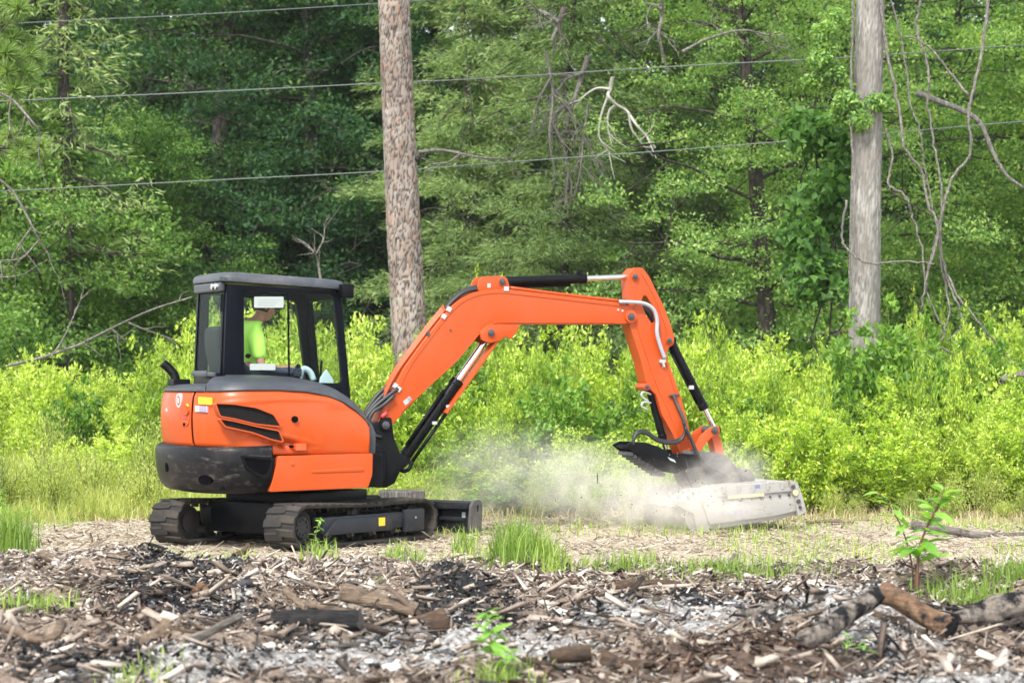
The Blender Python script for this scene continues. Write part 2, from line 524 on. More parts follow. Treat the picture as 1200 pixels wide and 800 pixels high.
c = mixc(nt, edge(nt, attr(nt, 'char')), c, charc)
nt.links.new(c, b.inputs['Base Color'])
b.inputs['Roughness'].default_value = 0.95
b.inputs['Specular IOR Level'].default_value = 0.15
h = math_node(nt, 'ADD', n_f.outputs[0], n_m.outputs[0])
bump(nt, b, h, 0.7, 0.03)
GROUND = m
me = np_mesh('ground', _V, _F, GROUND, smooth=True)
_x, _y = _V[:, 0], _V[:, 1]
def set_attr(me, nm, val):
    a = me.attributes.new(nm, 'FLOAT', 'POINT'); a.data.foreach_set('value', np.asarray(val, dtype=np.float32))
set_attr(me, 'burnt_strip', debris(_x, _y))
set_attr(me, 'wood_floor', sstep(25.6, 28.0, _y))
_d = debris(_x, _y)
set_attr(me, 'char', field(CHAR, _x, _y, 61) * _d * .74)
set_attr(me, 'ash', field(ASH, _x, _y, 71) * _d * .78)
set_attr(me, 'dark_mulch', field(DARK, _x, _y, 81) * _d)
ground = tag(mesh_obj('ground', me), kind='structure')
# ------------------------------------------------------------------ the excavator
MX, MY = -1.99, 22.0
PHI = math.radians(25.0)      # heading of the upper body: right and away
THE = math.radians(55.0)      # heading of the tracks
def side(u, v, c, ang=PHI):
    """the place on the upright plane y = c of the machine's own frame that the photograph shows at (u, v) -> (x, z)"""
    d = np.array([(u - 600.0) / FPX, 1.0, -(v - HORIZ) / FPX])
    o = np.array([-MX, -MY, EYE])
    ca, sa = math.cos(ang), math.sin(ang)
    ol = (o[0] * ca + o[1] * sa, -o[0] * sa + o[1] * ca)
    dl = (d[0] * ca + d[1] * sa, -d[0] * sa + d[1] * ca)
    t = (c - ol[1]) / dl[1]
    return (ol[0] + t * dl[0], EYE + t * d[2])
def sl(pts, c, ang=PHI): return [side(u, v, c, ang) for u, v in pts]
def s3(u, v, c, ang=PHI):
    x, z = side(u, v, c, ang); return Vector((x, c, z))
XZ = lambda a, b_, t: (a, t, b_)
def rounded(pts, r=0.02, n=4):
    """round the corners of a 2D loop"""
    P = [Vector((p[0], p[1])) for p in pts]; out = []
    for i, p in enumerate(P):
        a, c_ = P[i - 1], P[(i + 1) % len(P)]
        d1 = (a - p); d2 = (c_ - p)
        q = min(r, d1.length * 0.45, d2.length * 0.45)
        A = p + d1.normalized() * q; B = p + d2.normalized() * q
        for k in range(n + 1):
            t = k / n
            w = A * (1 - t) ** 2 + p * 2 * t * (1 - t) + B * t * t
            out.append((w.x, w.y))
    return out
def circle2(c, r, n=20): return [(c[0] + r * math.cos(2 * math.pi * k / n), c[1] + r * math.sin(2 * math.pi * k / n)) for k in range(n)]

EX = empty('excavator', (MX, MY, 0), PHI)
tag(EX, 'orange and black compact tracked excavator with closed black cab and raised boom', 'excavator')

# ---- glass: clear thin panes with a mirror sheen at a slant
GLASS, nt, b = mat('cab_glass')
nt.nodes.remove(b)
tr = nt.nodes.new('ShaderNodeBsdfTransparent'); tr.inputs[0].default_value = (0.955, 0.975, 0.965, 1)
gl = nt.nodes.new('ShaderNodeBsdfGlossy'); gl.inputs['Roughness'].default_value = 0.02; gl.inputs['Color'].default_value = (.13, .15, .15, 1)
gm = nt.nodes.new('ShaderNodeNewGeometry')
dt = nt.nodes.new('ShaderNodeVectorMath'); dt.operation = 'DOT_PRODUCT'
nt.links.new(gm.outputs['Incoming'], dt.inputs[0]); nt.links.new(gm.outputs['Normal'], dt.inputs[1])
sch = math_node(nt, 'POWER', math_node(nt, 'SUBTRACT', 1.0, math_node(nt, 'ABSOLUTE', dt.outputs['Value'])), 5.0)
mx = nt.nodes.new('ShaderNodeMixShader')
nt.links.new(math_node(nt, 'ADD', math_node(nt, 'MULTIPLY', sch, .7), .025), mx.inputs[0])
nt.links.new(tr.outputs[0], mx.inputs[1]); nt.links.new(gl.outputs[0], mx.inputs[2])
nt.links.new(mx.outputs[0], nt.nodes['Material Output'].inputs['Surface'])

# ---- dark expanded-metal grille
GRILLE, nt, b = mat('vent_mesh')
br = nt.nodes.new('ShaderNodeTexBrick')
br.inputs['Scale'].default_value = 60; br.inputs['Mortar Size'].default_value = 0.022
br.inputs['Color1'].default_value = br.inputs['Color2'].default_value = (0.003, 0.003, 0.003, 1)
br.inputs['Mortar'].default_value = (0.035, 0.035, 0.035, 1)
mp = nt.nodes.new('ShaderNodeMapping'); mp.inputs['Rotation'].default_value = (math.pi / 2, 0, 0)
nt.links.new(coords(nt), mp.inputs[0]); nt.links.new(mp.outputs[0], br.inputs['Vector'])
nt.links.new(br.outputs['Color'], b.inputs['Base Color']); b.inputs['Roughness'].default_value = 0.85; b.inputs['Specular IOR Level'].default_value = .08

# ---- house: rear hood, side cover, top cover, counterweight, skirt
PLAN = smooth_path([(.40, -.80), (.1, -.80), (-.3, -.80), (-.6, -.80), (-.78, -.785), (-.92, -.72), (-1.03, -.59), (-1.12, -.38), (-1.17, -.15), (-1.18, .1),
                    (-1.15, .35), (-1.08, .55), (-.97, .70), (-.80, .78), (-.55, .80)], 16)
def topz(x, y):
    if y < -0.70:
        xs = [-1.0, -.75, -.45, -.2, 0.0, .15, .27, .36, .42]; zs = [1.405, 1.415, 1.415, 1.40, 1.365, 1.31, 1.235, 1.15, 1.06]
        return float(np.interp(x, xs, zs))
    return 1.405
def lowz(x, y): return float(np.interp(x, [-.95, -.55, .45], [.915, .845, .835])) if y < -.5 else .915
def wall(name, i0, i1, parent):
    rows = 44; V = []; F = []
    idx = list(range(i0, i1)); n = len(idx)
    for i in idx:
        x, y = PLAN[i]
        T = PLAN[min(i + 1, len(PLAN) - 1)] - PLAN[max(i - 1, 0)]; T = T / np.linalg.norm(T)
        N = np.array([-T[1], T[0]])
        if np.dot(N, (x + .2, y)) < 0: N = -N
        z0, z1 = lowz(x, y), topz(x, y)
        for r in range(rows):
            t = r / (rows - 1); z = z0 + (z1 - z0) * t
            off = 0.022 * math.sin(math.pi * min(1, t * 1.05)) - 0.030 * max(0, (t - 0.86) / 0.14) ** 2 - 0.012 * max(0, (0.07 - t) / 0.07) ** 2
            if y < -0.6:      # crumpled strip low on the side cover, and the shallow press lines
                w = math.exp(-((x + 0.42) / 0.20) ** 2) * math.exp(-((z - (0.935 - 0.18 * (x + .42))) / 0.042) ** 2)
                off -= 0.10 * w * (0.3 + 1.5 * abs(float(vnoise(np.array(x * 13 + z * 5), np.array(z * 22), seed=3)) - .4))
                off += 0.010 * math.exp(-((x + 0.42) / 0.22) ** 2) * math.exp(-((z - (1.005 - 0.25 * (x + .42))) / 0.018) ** 2)
                cz = math.exp(-((x + 0.42) / 0.26) ** 2) * math.exp(-((z - (0.955 - 0.16 * (x + .42))) / 0.055) ** 2)
                off += cz * (.030 * (1 - 2.2 * abs(float(vnoise(np.array(x * 11 + z * 9), np.array(z * 16 - x * 6), seed=14)) - .5)) - .018)
                off -= 0.014 * math.exp(-((x - 0.18) / 0.16) ** 2) * math.exp(-((z - 1.22) / 0.05) ** 2)
                off += 0.008 * math.exp(-((z - (1.33 - 0.10 * (x + .3) ** 2)) / 0.02) ** 2)
                off += 0.006 * (float(vnoise(np.array(x * 4), np.array(z * 4), seed=8)) - 0.5)
            V.append((x + N[0] * off, y + N[1] * off, z))
    for a in range(n - 1):
        for r in range(rows - 1):
            F.append((a * rows + r, (a + 1) * rows + r, (a + 1) * rows + r + 1, a * rows + r + 1))
    me = np_mesh(name, V, F, ORANGE, smooth=True)
    o = mesh_obj(name, me, parent)
    sm = o.modifiers.new('thickness', 'SOLIDIFY'); sm.thickness = 0.012; sm.offset = -1
    return o
SPLIT = 109
side_cover = wall('side_cover', 0, SPLIT, EX)
rear_hood = wall('rear_hood', SPLIT + 1, len(PLAN), EX)
side_cover['label'] = 'orange side cover crumpled low beside the vents'

def top_cover(name, i0, i1, crown, parent):
    V = []; F = []; prof = [(0.0, -0.012), (0.012, 0.0), (0.03, 0.022), (0.07, 0.045), (0.15, 0.07), (0.3, 0.092), (0.55, 0.105), (1.0, 0.108)]
    k = len(prof); idx = list(range(i0, i1))
    for i in idx:
        x, y = PLAN[i]
        inner = (min(max(x, -.70), .40), -.04) if y < -.45 else (-.66, max(-.6, min(y, .78)))
        cr = crown * (1.0 if y < -.55 else 0.45)
        for (t, h_) in prof:
            V.append((x + (inner[0] - x) * t, y + (inner[1] - y) * t, topz(x, y) + h_ * cr / 0.108 if h_ > 0 else topz(x, y) + h_))
    for a in range(len(idx) - 1):
        for r in range(k - 1):
            F.append((a * k + r, (a + 1) * k + r, (a + 1) * k + r + 1, a * k + r + 1))
    o = mesh_obj(name, np_mesh(name, V, F, GREYP, smooth=True), parent)
    sm = o.modifiers.new('thickness', 'SOLIDIFY'); sm.thickness = 0.014; sm.offset = -1
    return o
top_cover('top_cover', 0, 99, 0.115, EX)
top_cover('rear_top_cover', 99, len(PLAN), 0.10, EX)
mb = MB(); mb.prism(rounded([(.405, .835), (.47, .835), (.475, 1.02), (.44, 1.10), (.405, 1.13)], .02), [], XZ, -.785, -.10)
mb.build('front_trim', GREYP, EX, bevel=.012, auto=True)
mb = MB(); mb.box((-.20, -.02, .68), (1.55, 1.42, .30)); mb.box((-.35, -.05, 1.1), (1.2, 1.2, .5)); mb.box((.30, -.43, .93), (.2, .6, .3))
mb.build('house_frame', BLACKP, EX, bevel=.02)

CWP = [(p[0] * 1.065 - .0, p[1] * 1.055) for p in PLAN]
V = []; F = []; prof = [(0.10, .905), (0.03, .918), (0.004, .900), (-.006, .86), (0.0, .76), (0.012, .66), (0.04, .58), (0.085, .525), (0.14, .50), (0.4, .495)]
k = len(prof); idx = [i for i, p in enumerate(CWP) if p[0] < -.53]
for i in idx:
    x, y = CWP[i]
    for (ins, z) in prof:
        L = math.hypot(x, y * 1.0); f = 1 - ins / L
        V.append((x * f, y * f, z + 0.004 * math.sin(x * 9 + y * 7)))
for a in range(len(idx) - 1):
    for r in range(k - 1):
        F.append((a * k + r, (a + 1) * k + r, (a + 1) * k + r + 1, a * k + r + 1))
F.append(tuple(range(k))); F.append(tuple((len(idx) - 1) * k + r for r in reversed(range(k))))
F += [(a * k, (a + 1) * k, (len(idx) - 1) * k + 0) for a in range(len(idx) - 2)]
F += [(a * k + k - 1, (len(idx) - 1) * k + k - 1, (a + 1) * k + k - 1) for a in range(len(idx) - 2)]
cw = mesh_obj('counterweight', np_mesh('counterweight', V, F, SCUFF, smooth=True), EX)
cw.data.set_sharp_from_angle(angle=math.radians(40))
cw['label'] = 'black rear counterweight scraped along its edge'
HOLE_SHADE = plain("hollow_shade_black", (0.002, 0.002, 0.003), 0.9, spec=.05)  # near-black colour painting the shade inside holes and pocket; the lock wears it too
mb = MB()   # raised lip round a black plate painted as the shade in the pocket
lip = rounded(sl([(282, 533), (322, 536), (317, 558), (309, 561), (288, 549)], -.845), .02)
inn = rounded(sl([(286, 536), (318, 539), (313, 555), (307, 557), (290, 547)], -.845), .02)
mb.prism(lip, [inn], XZ, -.856, -.80)
mb.build('corner_lip', BLACKP, cw, bevel=.004)
mb = MB(); mb.prism(inn, [], XZ, -.849, -.80); mb.build('corner_pocket_shade', HOLE_SHADE, cw)
def rear_disc(name, u, v, rx, rz, matl, parent, plan=CWP, out=0.004, n=20):
    """a thin round plate following the rear curve"""
    best = min(range(1, len(plan) - 1), key=lambda i: abs((plan[i][0] * math.cos(PHI) - plan[i][1] * math.sin(PHI) + MX) / (MY + plan[i][0] * math.sin(PHI) + plan[i][1] * math.cos(PHI)) * FPX + 600 - u) + (0 if MY + plan[i][1] * math.cos(PHI) + plan[i][0] * math.sin(PHI) < 22 else 50))
    p = Vector((plan[best][0], plan[best][1])); T = Vector((plan[best + 1][0] - plan[best - 1][0], plan[best + 1][1] - plan[best - 1][1])).normalized()
    N = Vector((T.y, -T.x)); N = N if N.dot(p) > 0 else -N
    Y = MY + p.x * math.sin(PHI) + p.y * math.cos(PHI)
    z = EYE - (v - HORIZ) / FPX * Y
    mb = MB()
    V = []
    for q in (-.02, out):
        for k in range(n):
            a = 2 * math.pi * k / n
            pt = p + T * (rx * math.cos(a)) + N * (q - 0.35 * (rx * math.cos(a)) ** 2)
            V.append((pt.x, pt.y, z + rz * math.sin(a)))
    F = [tuple(range(n)), tuple(range(2 * n - 1, n - 1, -1))] + [(i, (i + 1) % n, n + (i + 1) % n, n + i) for i in range(n)]
    mb.add(V, F); return mb.build(name, matl, parent)
rear_disc('tie_down_hole_shade', 195, 547, .035, .042, HOLE_SHADE, cw, out=.002)  # thin black discs paint the shade in both rear holes
rear_disc('tow_hole', 240, 562, .075, .042, HOLE_SHADE, cw, out=.004)
OH = [(p[0] * 1.022, p[1] * 1.022) for p in PLAN]
rear_disc('round_emblem', 210, 469, .055, .065, WHITE, rear_hood, OH, .006)
rear_disc('emblem_ring', 210, 469, .034, .042, REDD, rear_hood, OH, .008)
rear_disc('emblem_centre', 210, 469, .022, .028, WHITE, rear_hood, OH, .010)
rear_disc('rear_reflector', 196, 484, .04, .05, GREYD, rear_hood, OH, .006)
rear_disc('latch_rim', 218, 487, .085, .10, ORANGE, rear_hood, OH, .014)
rear_disc('latch_recess_shade', 218, 484, .055, .055, REDD, rear_hood, OH, .0165)  # disc proud of the rim; its darker red paints the recess in shade
rear_disc('latch_handle', 220, 482, .05, .032, ORANGE, rear_hood, OH, .030)
rear_disc('latch_lock', 218, 497, .016, .016, HOLE_SHADE, rear_hood, OH, .020)
rear_disc('caution_tag', 220, 475, .03, .016, YELLOW, rear_hood, OH, .006, 4)

mb = MB(); mb.prism(rounded(sl([(316, 576), (326, 534), (436.5, 531), (436, 556), (431, 571)], -.83), .015), [], XZ, -.84, -.55)
skirt = mb.build('side_skirt', ORANGE, EX, bevel=.012, seg=3, auto=True)
mb = MB(); mb.prism(rounded(sl([(366, 551), (425, 546.5), (427, 549), (426, 552), (366, 554)], -.84), .01), [], XZ, -.848, -.835)
mb.build('pressed_rib', ORANGE, skirt, bevel=.005, auto=True)
mb = MB(); mb.prism(circle2(side(343, 543, -.84), .022), [], XZ, -.846, -.83); mb.build('dimple', ORANGE, skirt, bevel=.005, auto=True)

# vents on the side cover: proud orange rim round a dark mesh
YS = -.856
def vent(pts, parent):
    lo = rounded(sl(pts, YS), .012, 3); k = len(lo); out = []
    area = sum(lo[i][0] * lo[(i + 1) % k][1] - lo[(i + 1) % k][0] * lo[i][1] for i in range(k)); sg = 1 if area > 0 else -1
    for i in range(k):
        T = Vector((lo[(i + 1) % k][0] - lo[i - 1][0], lo[(i + 1) % k][1] - lo[i - 1][1])).normalized()
        out.append((lo[i][0] + sg * T.y * .011, lo[i][1] - sg * T.x * .011))
    mb = MB(); mb.prism(out, [lo], XZ, YS - .016, -.78); mb.build('vent_rim', ORANGE, parent, auto=True)
    mb = MB(); mb.prism(lo, [], XZ, YS + .006, -.78); mb.build('vent_grille', GRILLE, parent)
vent([(253, 473), (275, 474), (300, 478), (320, 486), (328, 499), (300, 496), (275, 490), (258, 487)], side_cover)
vent([(258, 491), (275, 494), (300, 500), (326, 505), (331, 517), (318, 514), (296, 506), (264, 499)], side_cover)
mb = MB(); mb.prism(circle2(side(346, 491, YS), .028), [], XZ, YS - .004, -.79); mb.build('fuel_cap_hole_shade', HOLE_SHADE, side_cover)  # proud black disc painted as the shade in the opening
mb = MB(); mb.prism(rounded(sl([(346.5, 519.5), (359, 519.5), (359, 527.5), (346.5, 527.5)], YS), .008), [], XZ, YS - .004, -.79); mb.build('latch_plate', painted('latch_orange', (.66, .08, .018), .4, .2), side_cover, bevel=.003)
mb = MB(); mb.prism(circle2(side(343, 523, YS), .012), [], XZ, YS - .004, -.79); mb.build('latch_hole_shade', HOLE_SHADE, side_cover)  # small black disc, the hole's shade put in as colour
for nm, pts, mt_ in (('warning_sticker', [(237, 465), (252, 466), (252, 474), (237, 473)], YELLOW), ('spec_sticker', [(233, 475), (247, 476), (247, 483), (233, 482)], GREYD), ('spec_panel', [(239, 475.6), (246.4, 476), (246.4, 482.6), (239, 482)], MUTED)):
    # these sit where the cover begins to turn towards the rear
    P3 = []
    for (u, v) in pts:
        best = min(range(32, SPLIT - 1), key=lambda i: abs((PLAN[i][0] * math.cos(PHI) - PLAN[i][1] * math.sin(PHI) + MX) / (MY + PLAN[i][0] * math.sin(PHI) + PLAN[i][1] * math.cos(PHI)) * FPX + 600 - u))
        p = PLAN[best]; Yp = MY + p[0] * math.sin(PHI) + p[1] * math.cos(PHI)
        f = 1.040 if nm != 'spec_panel' else 1.043
        P3.append((p[0] * f, p[1] * f, EYE - (v - HORIZ) / FPX * Yp))
    q = [(x * .985, y * .985, z) for x, y, z in P3]
    mb = MB(); mb.add(P3 + q, [(0, 1, 2, 3), (7, 6, 5, 4), (0, 4, 5, 1), (1, 5, 6, 2), (2, 6, 7, 3), (3, 7, 4, 0)])
    mb.build(nm, mt_, side_cover)

# exhaust elbow
mb = MB(); mb.tube(smooth_path([(-1.02, .42, 1.47), (-1.03, .44, 1.54), (-1.07, .47, 1.60), (-1.12, .50, 1.65)], 4), .042, 14, cap=False)
ex = mb.build('exhaust_elbow', BLACKP, EX, smooth=True)
sm = ex.modifiers.new('thickness', 'SOLIDIFY'); sm.thickness = .006
mb = MB(); mb.box((-1.0, .40, 1.475), (.16, .2, .06)); mb.build('exhaust_base', BLACKP, EX, bevel=.01)

# ---- cab
CR, CL = -.05, .82
def shrink(o): return o
outer = sl([(261, 458), (265.5, 333), (398.5, 341), (411, 474)], CR)
inner_r = rounded(sl([(285.5, 446), (285, 341), (391, 345.5), (401.5, 449)], CR), .055, 6)
outer_r = rounded(outer, .03, 3)
cabm = MB()
cabm.prism(outer_r, [inner_r], XZ, CR - .015, CR + .045)
inner_l = rounded([(outer[0][0] + .12, outer[0][1] + .1), (outer[1][0] + .10, outer[1][1] - .07), (outer[2][0] - .13, outer[2][1] - .07), (outer[3][0] - .13, outer[3][1] + .16)], .05, 5)
cabm.prism(outer_r, [inner_l], XZ, CL - .045, CL + .015)
XR = outer[0][0]; XRT = outer[1][0]; ZB = outer[0][1]; ZT = outer[1][1]; XF = outer[3][0]; XFT = outer[2][0]; ZFB = outer[3][1]; ZFT = outer[2][1]
def rear_pt(a, b_, t):   # a across (y), b_ up (z): the rear face leans from XR to XRT
    return (XR + (XRT - XR) * (b_ - ZB) / (ZT - ZB) + t, a, b_)
ZW0, ZW1 = 1.575, 2.375
rw_in = rounded([(.055, ZW0), (.055, ZW1), (.755, ZW1), (.775, ZW0)], .05, 5)
rear_out = [(CR + .047, ZB), (CR + .047, ZT - .003), (CL - .047, ZT - .003), (CL - .047, ZB)]
cabm.prism(rear_out, [rw_in], rear_pt, -.010, .05)
def front_pt(a, b_, t): return (XF + (XFT - XF) * (b_ - ZFB) / (ZFT - ZFB) + t, a, b_)
fr_in = rounded([(.03, ZFB + .12), (.04, ZFT - .08), (.73, ZFT - .08), (.73, ZFB + .12)], .04, 4)
cabm.prism([(CR + .047, ZFB), (CR + .047, ZFT - .003), (CL - .047, ZFT - .003), (CL - .047, ZFB)], [fr_in], front_pt, -.05, .008)
cabm.box(((XR + XF) / 2, (CR + CL) / 2, 1.05), (XF - XR - .12, CL - CR - .12, .30))
cab = cabm.build('cab_frame', CABBLK, EX, bevel=.008, auto=True)
# roof shell
def ring(ins, z, n=7):
    x0, x1, y0, y1 = XRT - .055 + ins, XFT + .05 - ins, CR - .04 + ins, CL + .04 - ins
    out = rounded([(x0, y0), (x1, y0), (x1, y1), (x0, y1)], .10, n)
    return [(x, y, z - .052 * (x - XRT)) for x, y in out]
rings = [ring(.035, 2.385), ring(.0, 2.395), ring(-.004, 2.43), ring(.012, 2.462), ring(.045, 2.478), ring(.12, 2.487)]
mb = MB(); nR = len(rings[0]); V = [p for r in rings for p in r]; F = []
for a in range(len(rings) - 1):
    for j in range(nR): F.append((a * nR + j, a * nR + (j + 1) % nR, (a + 1) * nR + (j + 1) % nR, (a + 1) * nR + j))
F.append(tuple(range(nR))); F.append(tuple((len(rings) - 1) * nR + j for j in range(nR)))
mb.add(V, F); roof = mb.build('cab_roof', ROOFM, EX, auto=True)
# roof rear bracket with lamps
mb = MB(); mb.box((XRT - .03, .38, 2.345), (.05, .80, .085)); mb.build('roof_bracket', GREYP, roof, bevel=.015)
for yy in (.06, .17):
    mb = MB(); mb.tube([(XRT - .075, yy, 2.35), (XRT - .04, yy, 2.352)], [.028, .032], 14); mb.build('rear_lamp', CHROME, roof, auto=True)
mb = MB(); mb.bar((XR - .035, .06, 1.545), (XR - .035, .74, 1.56), .03, .045); mb.bar((XR - .045, .25, 1.552), (XR - .045, .60, 1.552), .03, .06)
mb.build('rear_grab_bar', ROOFM, cab, bevel=.012, auto=True)
mb = MB(); mb.bar((XRT - .012, .025, 2.28), (XRT - .016, .03, 2.12), .03, .03); mb.build('window_hinge', CABBLK, cab, bevel=.008)
# panes
mb = MB(); mb.prism(inner_r, [], XZ, CR - .004, CR + .001); mb.build('side_window', GLASS, cab)
mb = MB(); mb.prism(inner_l, [], XZ, CL - .001, CL + .004); mb.build('door_window', GLASS, cab)
mb = MB(); mb.prism(rw_in, [], rear_pt, -.002, .003); mb.build('rear_window', GLASS, cab)
mb = MB(); mb.prism(fr_in, [], front_pt, -.008, -.003); mb.build('windscreen', GLASS, cab)
a_, b_ = side(337, 355, CR), side(338.5, 447, CR)
mb = MB(); mb.bar((a_[0], CR - .008, a_[1] + .1), (b_[0], CR - .008, b_[1]), .012, .022, (0, 1, 0)); mb.build('sliding_window_bar', CABBLK, cab)
for nm, pts in (('window_sticker', [(297.5, 347.5), (332, 347.5), (332, 360.5), (297.5, 360.5)]), ('window_sticker', [(292.5, 426), (322.5, 426), (322.5, 433.5), (292.5, 433.5)])):
    mb = MB(); mb.prism(rounded(sl(pts, CR), .01), [], XZ, CR - .0065, CR - .0045); mb.build(nm, WHITE, cab)
STKT = plain('sticker_print', (0.28, 0.32, 0.31), .6, 0, .1)
for k in range(3):
    mb = MB(); mb.prism(sl([(302, 351 + k * 3), (328 - 3 * k, 351 + k * 3), (328 - 3 * k, 351.8 + k * 3), (302, 351.8 + k * 3)], CR), [], XZ, CR - .0085, CR - .0068); mb.build('sticker_line', STKT, cab)
mb = MB(); mb.prism(circle2(side(290, 417, CR), .022, 12), [], XZ, CR - .02, CR); mb.bar((side(287, 417, CR)[0], CR - .015, side(287, 417, CR)[1]), (side(293, 416, CR)[0], CR - .015, side(293, 416, CR)[1]), .02, .015); mb.build('window_latch', CABBLK, cab)
# work lamp at the front of the roof
q = side(404, 341, CR - .06)
mb = MB(); mb.box((q[0] + .01, CR - .06, q[1]), (.12, .12, .13)); mb.bar((q[0] - .09, CR - .03, q[1] + .02), (q[0] - .02, CR - .05, q[1] + .01), .03, .03)
lamp = mb.build('work_lamp', BLACKP, EX, bevel=.018, auto=True)
mb = MB(); mb.bar((q[0] - .01, CR - .05, q[1] - .06), (q[0] + .0, CR - .05, q[1] - .12), .03, .03); mb.build('lamp_bracket', BLACKP, lamp, bevel=.006)

# cab inside: seat, console, levers
SEATM = plain('seat_cloth', (0.010, 0.014, 0.016), .8, 0, .3)
mb = MB(); mb.prism(rounded([(-.62, 1.42), (-.70, 1.80), (-.70, 1.98), (-.61, 2.0), (-.56, 1.8), (-.50, 1.45)], .05), [], XZ, .19, .58)
seat = mb.build('seat', SEATM, EX, bevel=.04, seg=3, auto=True)
mb = MB(); mb.prism(rounded([(-.58, 1.30), (-.60, 1.43), (-.05, 1.46), (-.03, 1.32)], .04), [], XZ, .16, .60); mb.build('seat_cushion', SEATM, seat, bevel=.03, seg=3, auto=True)
mb = MB(); mb.prism(rounded([(-.45, 1.2), (-.45, 1.50), (.05, 1.52), (.12, 1.45), (.12, 1.2)], .04), [], XZ, .04, .15); console = mb.build('right_console', CABBLK, EX, bevel=.02, auto=True)
J = s3(349, 432, .13)
mb = MB(); mb.tube(smooth_path([(J.x - .03, J.y - .02, 1.48), (J.x - .01, J.y, J.z - .09), (J.x, J.y, J.z)], 3), [.018] * 6 + [.016], 10)
mb.tube([(J.x, J.y, J.z - .10), (J.x, J.y, J.z - .03), (J.x + .004, J.y, J.z + .025), (J.x + .006, J.y, J.z + .045)], [.020, .022, .026, .012], 12)
mb.build('joystick', CABBLK, console, smooth=True)
mb = MB(); mb.box((.42, .40, 1.34), (.12, .62, .18)); mb.tube([(.34, .33, 1.2), (.37, .33, 1.68)], [.012, .012], 8); mb.tube([(.34, .45, 1.2), (.37, .45, 1.68)], [.012, .012], 8); mb.build('foot_lever_console', CABBLK, EX, bevel=.01)
PALE = plain('pale_plastic', (.42, .55, .58), .5, 0, .1)
q = s3(382, 441, .12)
mb = MB(); mb.prism([(q.x - .07, q.z - .07), (q.x + .07, q.z - .07), (q.x + .07, q.z - .03), (q.x, q.z + .07), (q.x - .06, q.z - .01)], [], XZ, .10, .13); mb.build('display_panel', PALE, EX, bevel=.01)
q = s3(357, 438, .2)
mb = MB(); mb.tube(smooth_path([q + Vector((-.06, 0, -.06)), q + Vector((-.02, 0, .045)), q + Vector((.05, 0, .02)), q + Vector((.09, 0, -.06))], 4), .03, 10); mb.build('drink_bottle', PALE, EX, smooth=True)

# ---- swing post
mb = MB(); mb.prism(rounded(sl([(444, 495), (447, 489), (458, 489), (461, 512), (468, 530), (475, 536), (476, 546), (468, 552), (462, 566), (452, 571), (441, 571), (441, 545), (437, 540), (437, 512)], -.11), .012), [], XZ, -.13, .13)
post = mb.build('swing_post', BLACKP, EX, bevel=.01, auto=True)
for z_, r_ in ((.60, .10), (.80, .10), (.66, .075)):
    mb = MB(); p = side(444, 540, 0); mb.tube([(p[0], 0, z_ - .03), (p[0], 0, z_ + .03)], [r_, r_], 20); mb.build('pivot_collar', STEELG, post, bevel=.008, auto=True)
mb = MB(); mb.box((.62, 0, .72), (.42, .34, .30)); mb.build('swing_bracket', BLACKP, EX, bevel=.03)
for u, v in ((435, 515), (437, 558)):
    p = s3(u, v, -.18); mb = MB(); mb.cyl(p, p + Vector((0, .10, 0)), .022, 12); mb.cyl(p + Vector((-.05, .05, 0)), p + Vector((.03, .05, .0)), .014, 10); mb.build('zinc_fitting', ZINC, post, auto=True)

# ---- boom
BC = -.10
boom_px = [(443, 495), (446, 484), (473.5, 431), (494.5, 401.5), (515.5, 375), (530, 358), (541, 349.5), (553, 343.5), (568, 339.5), (592, 338.5), (640, 344.5), (700, 351.5), (730, 355), (741, 360), (747, 369), (744, 377), (736, 379.5),
           (700, 380), (640, 380), (602, 380), (586, 380.5), (575, 383), (564, 389), (556, 399), (547, 410), (533, 426.5), (505, 451), (480.5, 475.5), (462, 495), (455, 503), (446, 503)]
mb = MB(); mb.prism(rounded(sl(boom_px, BC), .03, 3), [], XZ, BC, .10)
boom = mb.build('boom', ORANGE, EX, bevel=.008, seg=3, auto=True)
# raised weld flange along the upper and lower edge of the side plate
def rib(pts, w, name, parent, c, mt_=ORANGE, t=.008):
    P = smooth_path([s3(u, v, c) for u, v in pts], 4)
    mb = MB()
    n = len(P); V = []
    for i in range(n):
        T = P[min(i + 1, n - 1)] - P[max(i - 1, 0)]; T /= np.linalg.norm(T); N = np.array([-T[2], 0, T[0]])
        for sx, yy in ((-w / 2, 0), (-w / 2, -t), (w / 2, -t), (w / 2, 0)): V.append(P[i] + N * sx + np.array([0, yy, 0]))
    F = [(i * 4 + j, i * 4 + (j + 1) % 4, (i + 1) * 4 + (j + 1) % 4, (i + 1) * 4 + j) for i in range(n - 1) for j in range(4)] + [(0, 1, 2, 3), (4 * n - 1, 4 * n - 2, 4 * n - 3, 4 * n - 4)]
    mb.add(V, F); return mb.build(name, mt_, parent, bevel=.002, auto=True)
rib([(452, 488), (478, 433), (498, 404), (518, 378), (534, 360), (548, 350), (568, 344), (592, 343), (640, 348.5), (728, 358.5)], .014, 'weld_edge', boom, BC + .002)
rib([(470, 482), (508, 447), (536, 421), (556, 397), (566, 386), (580, 378), (602, 377.5), (720, 377.5)], .012, 'weld_edge', boom, BC + .002)
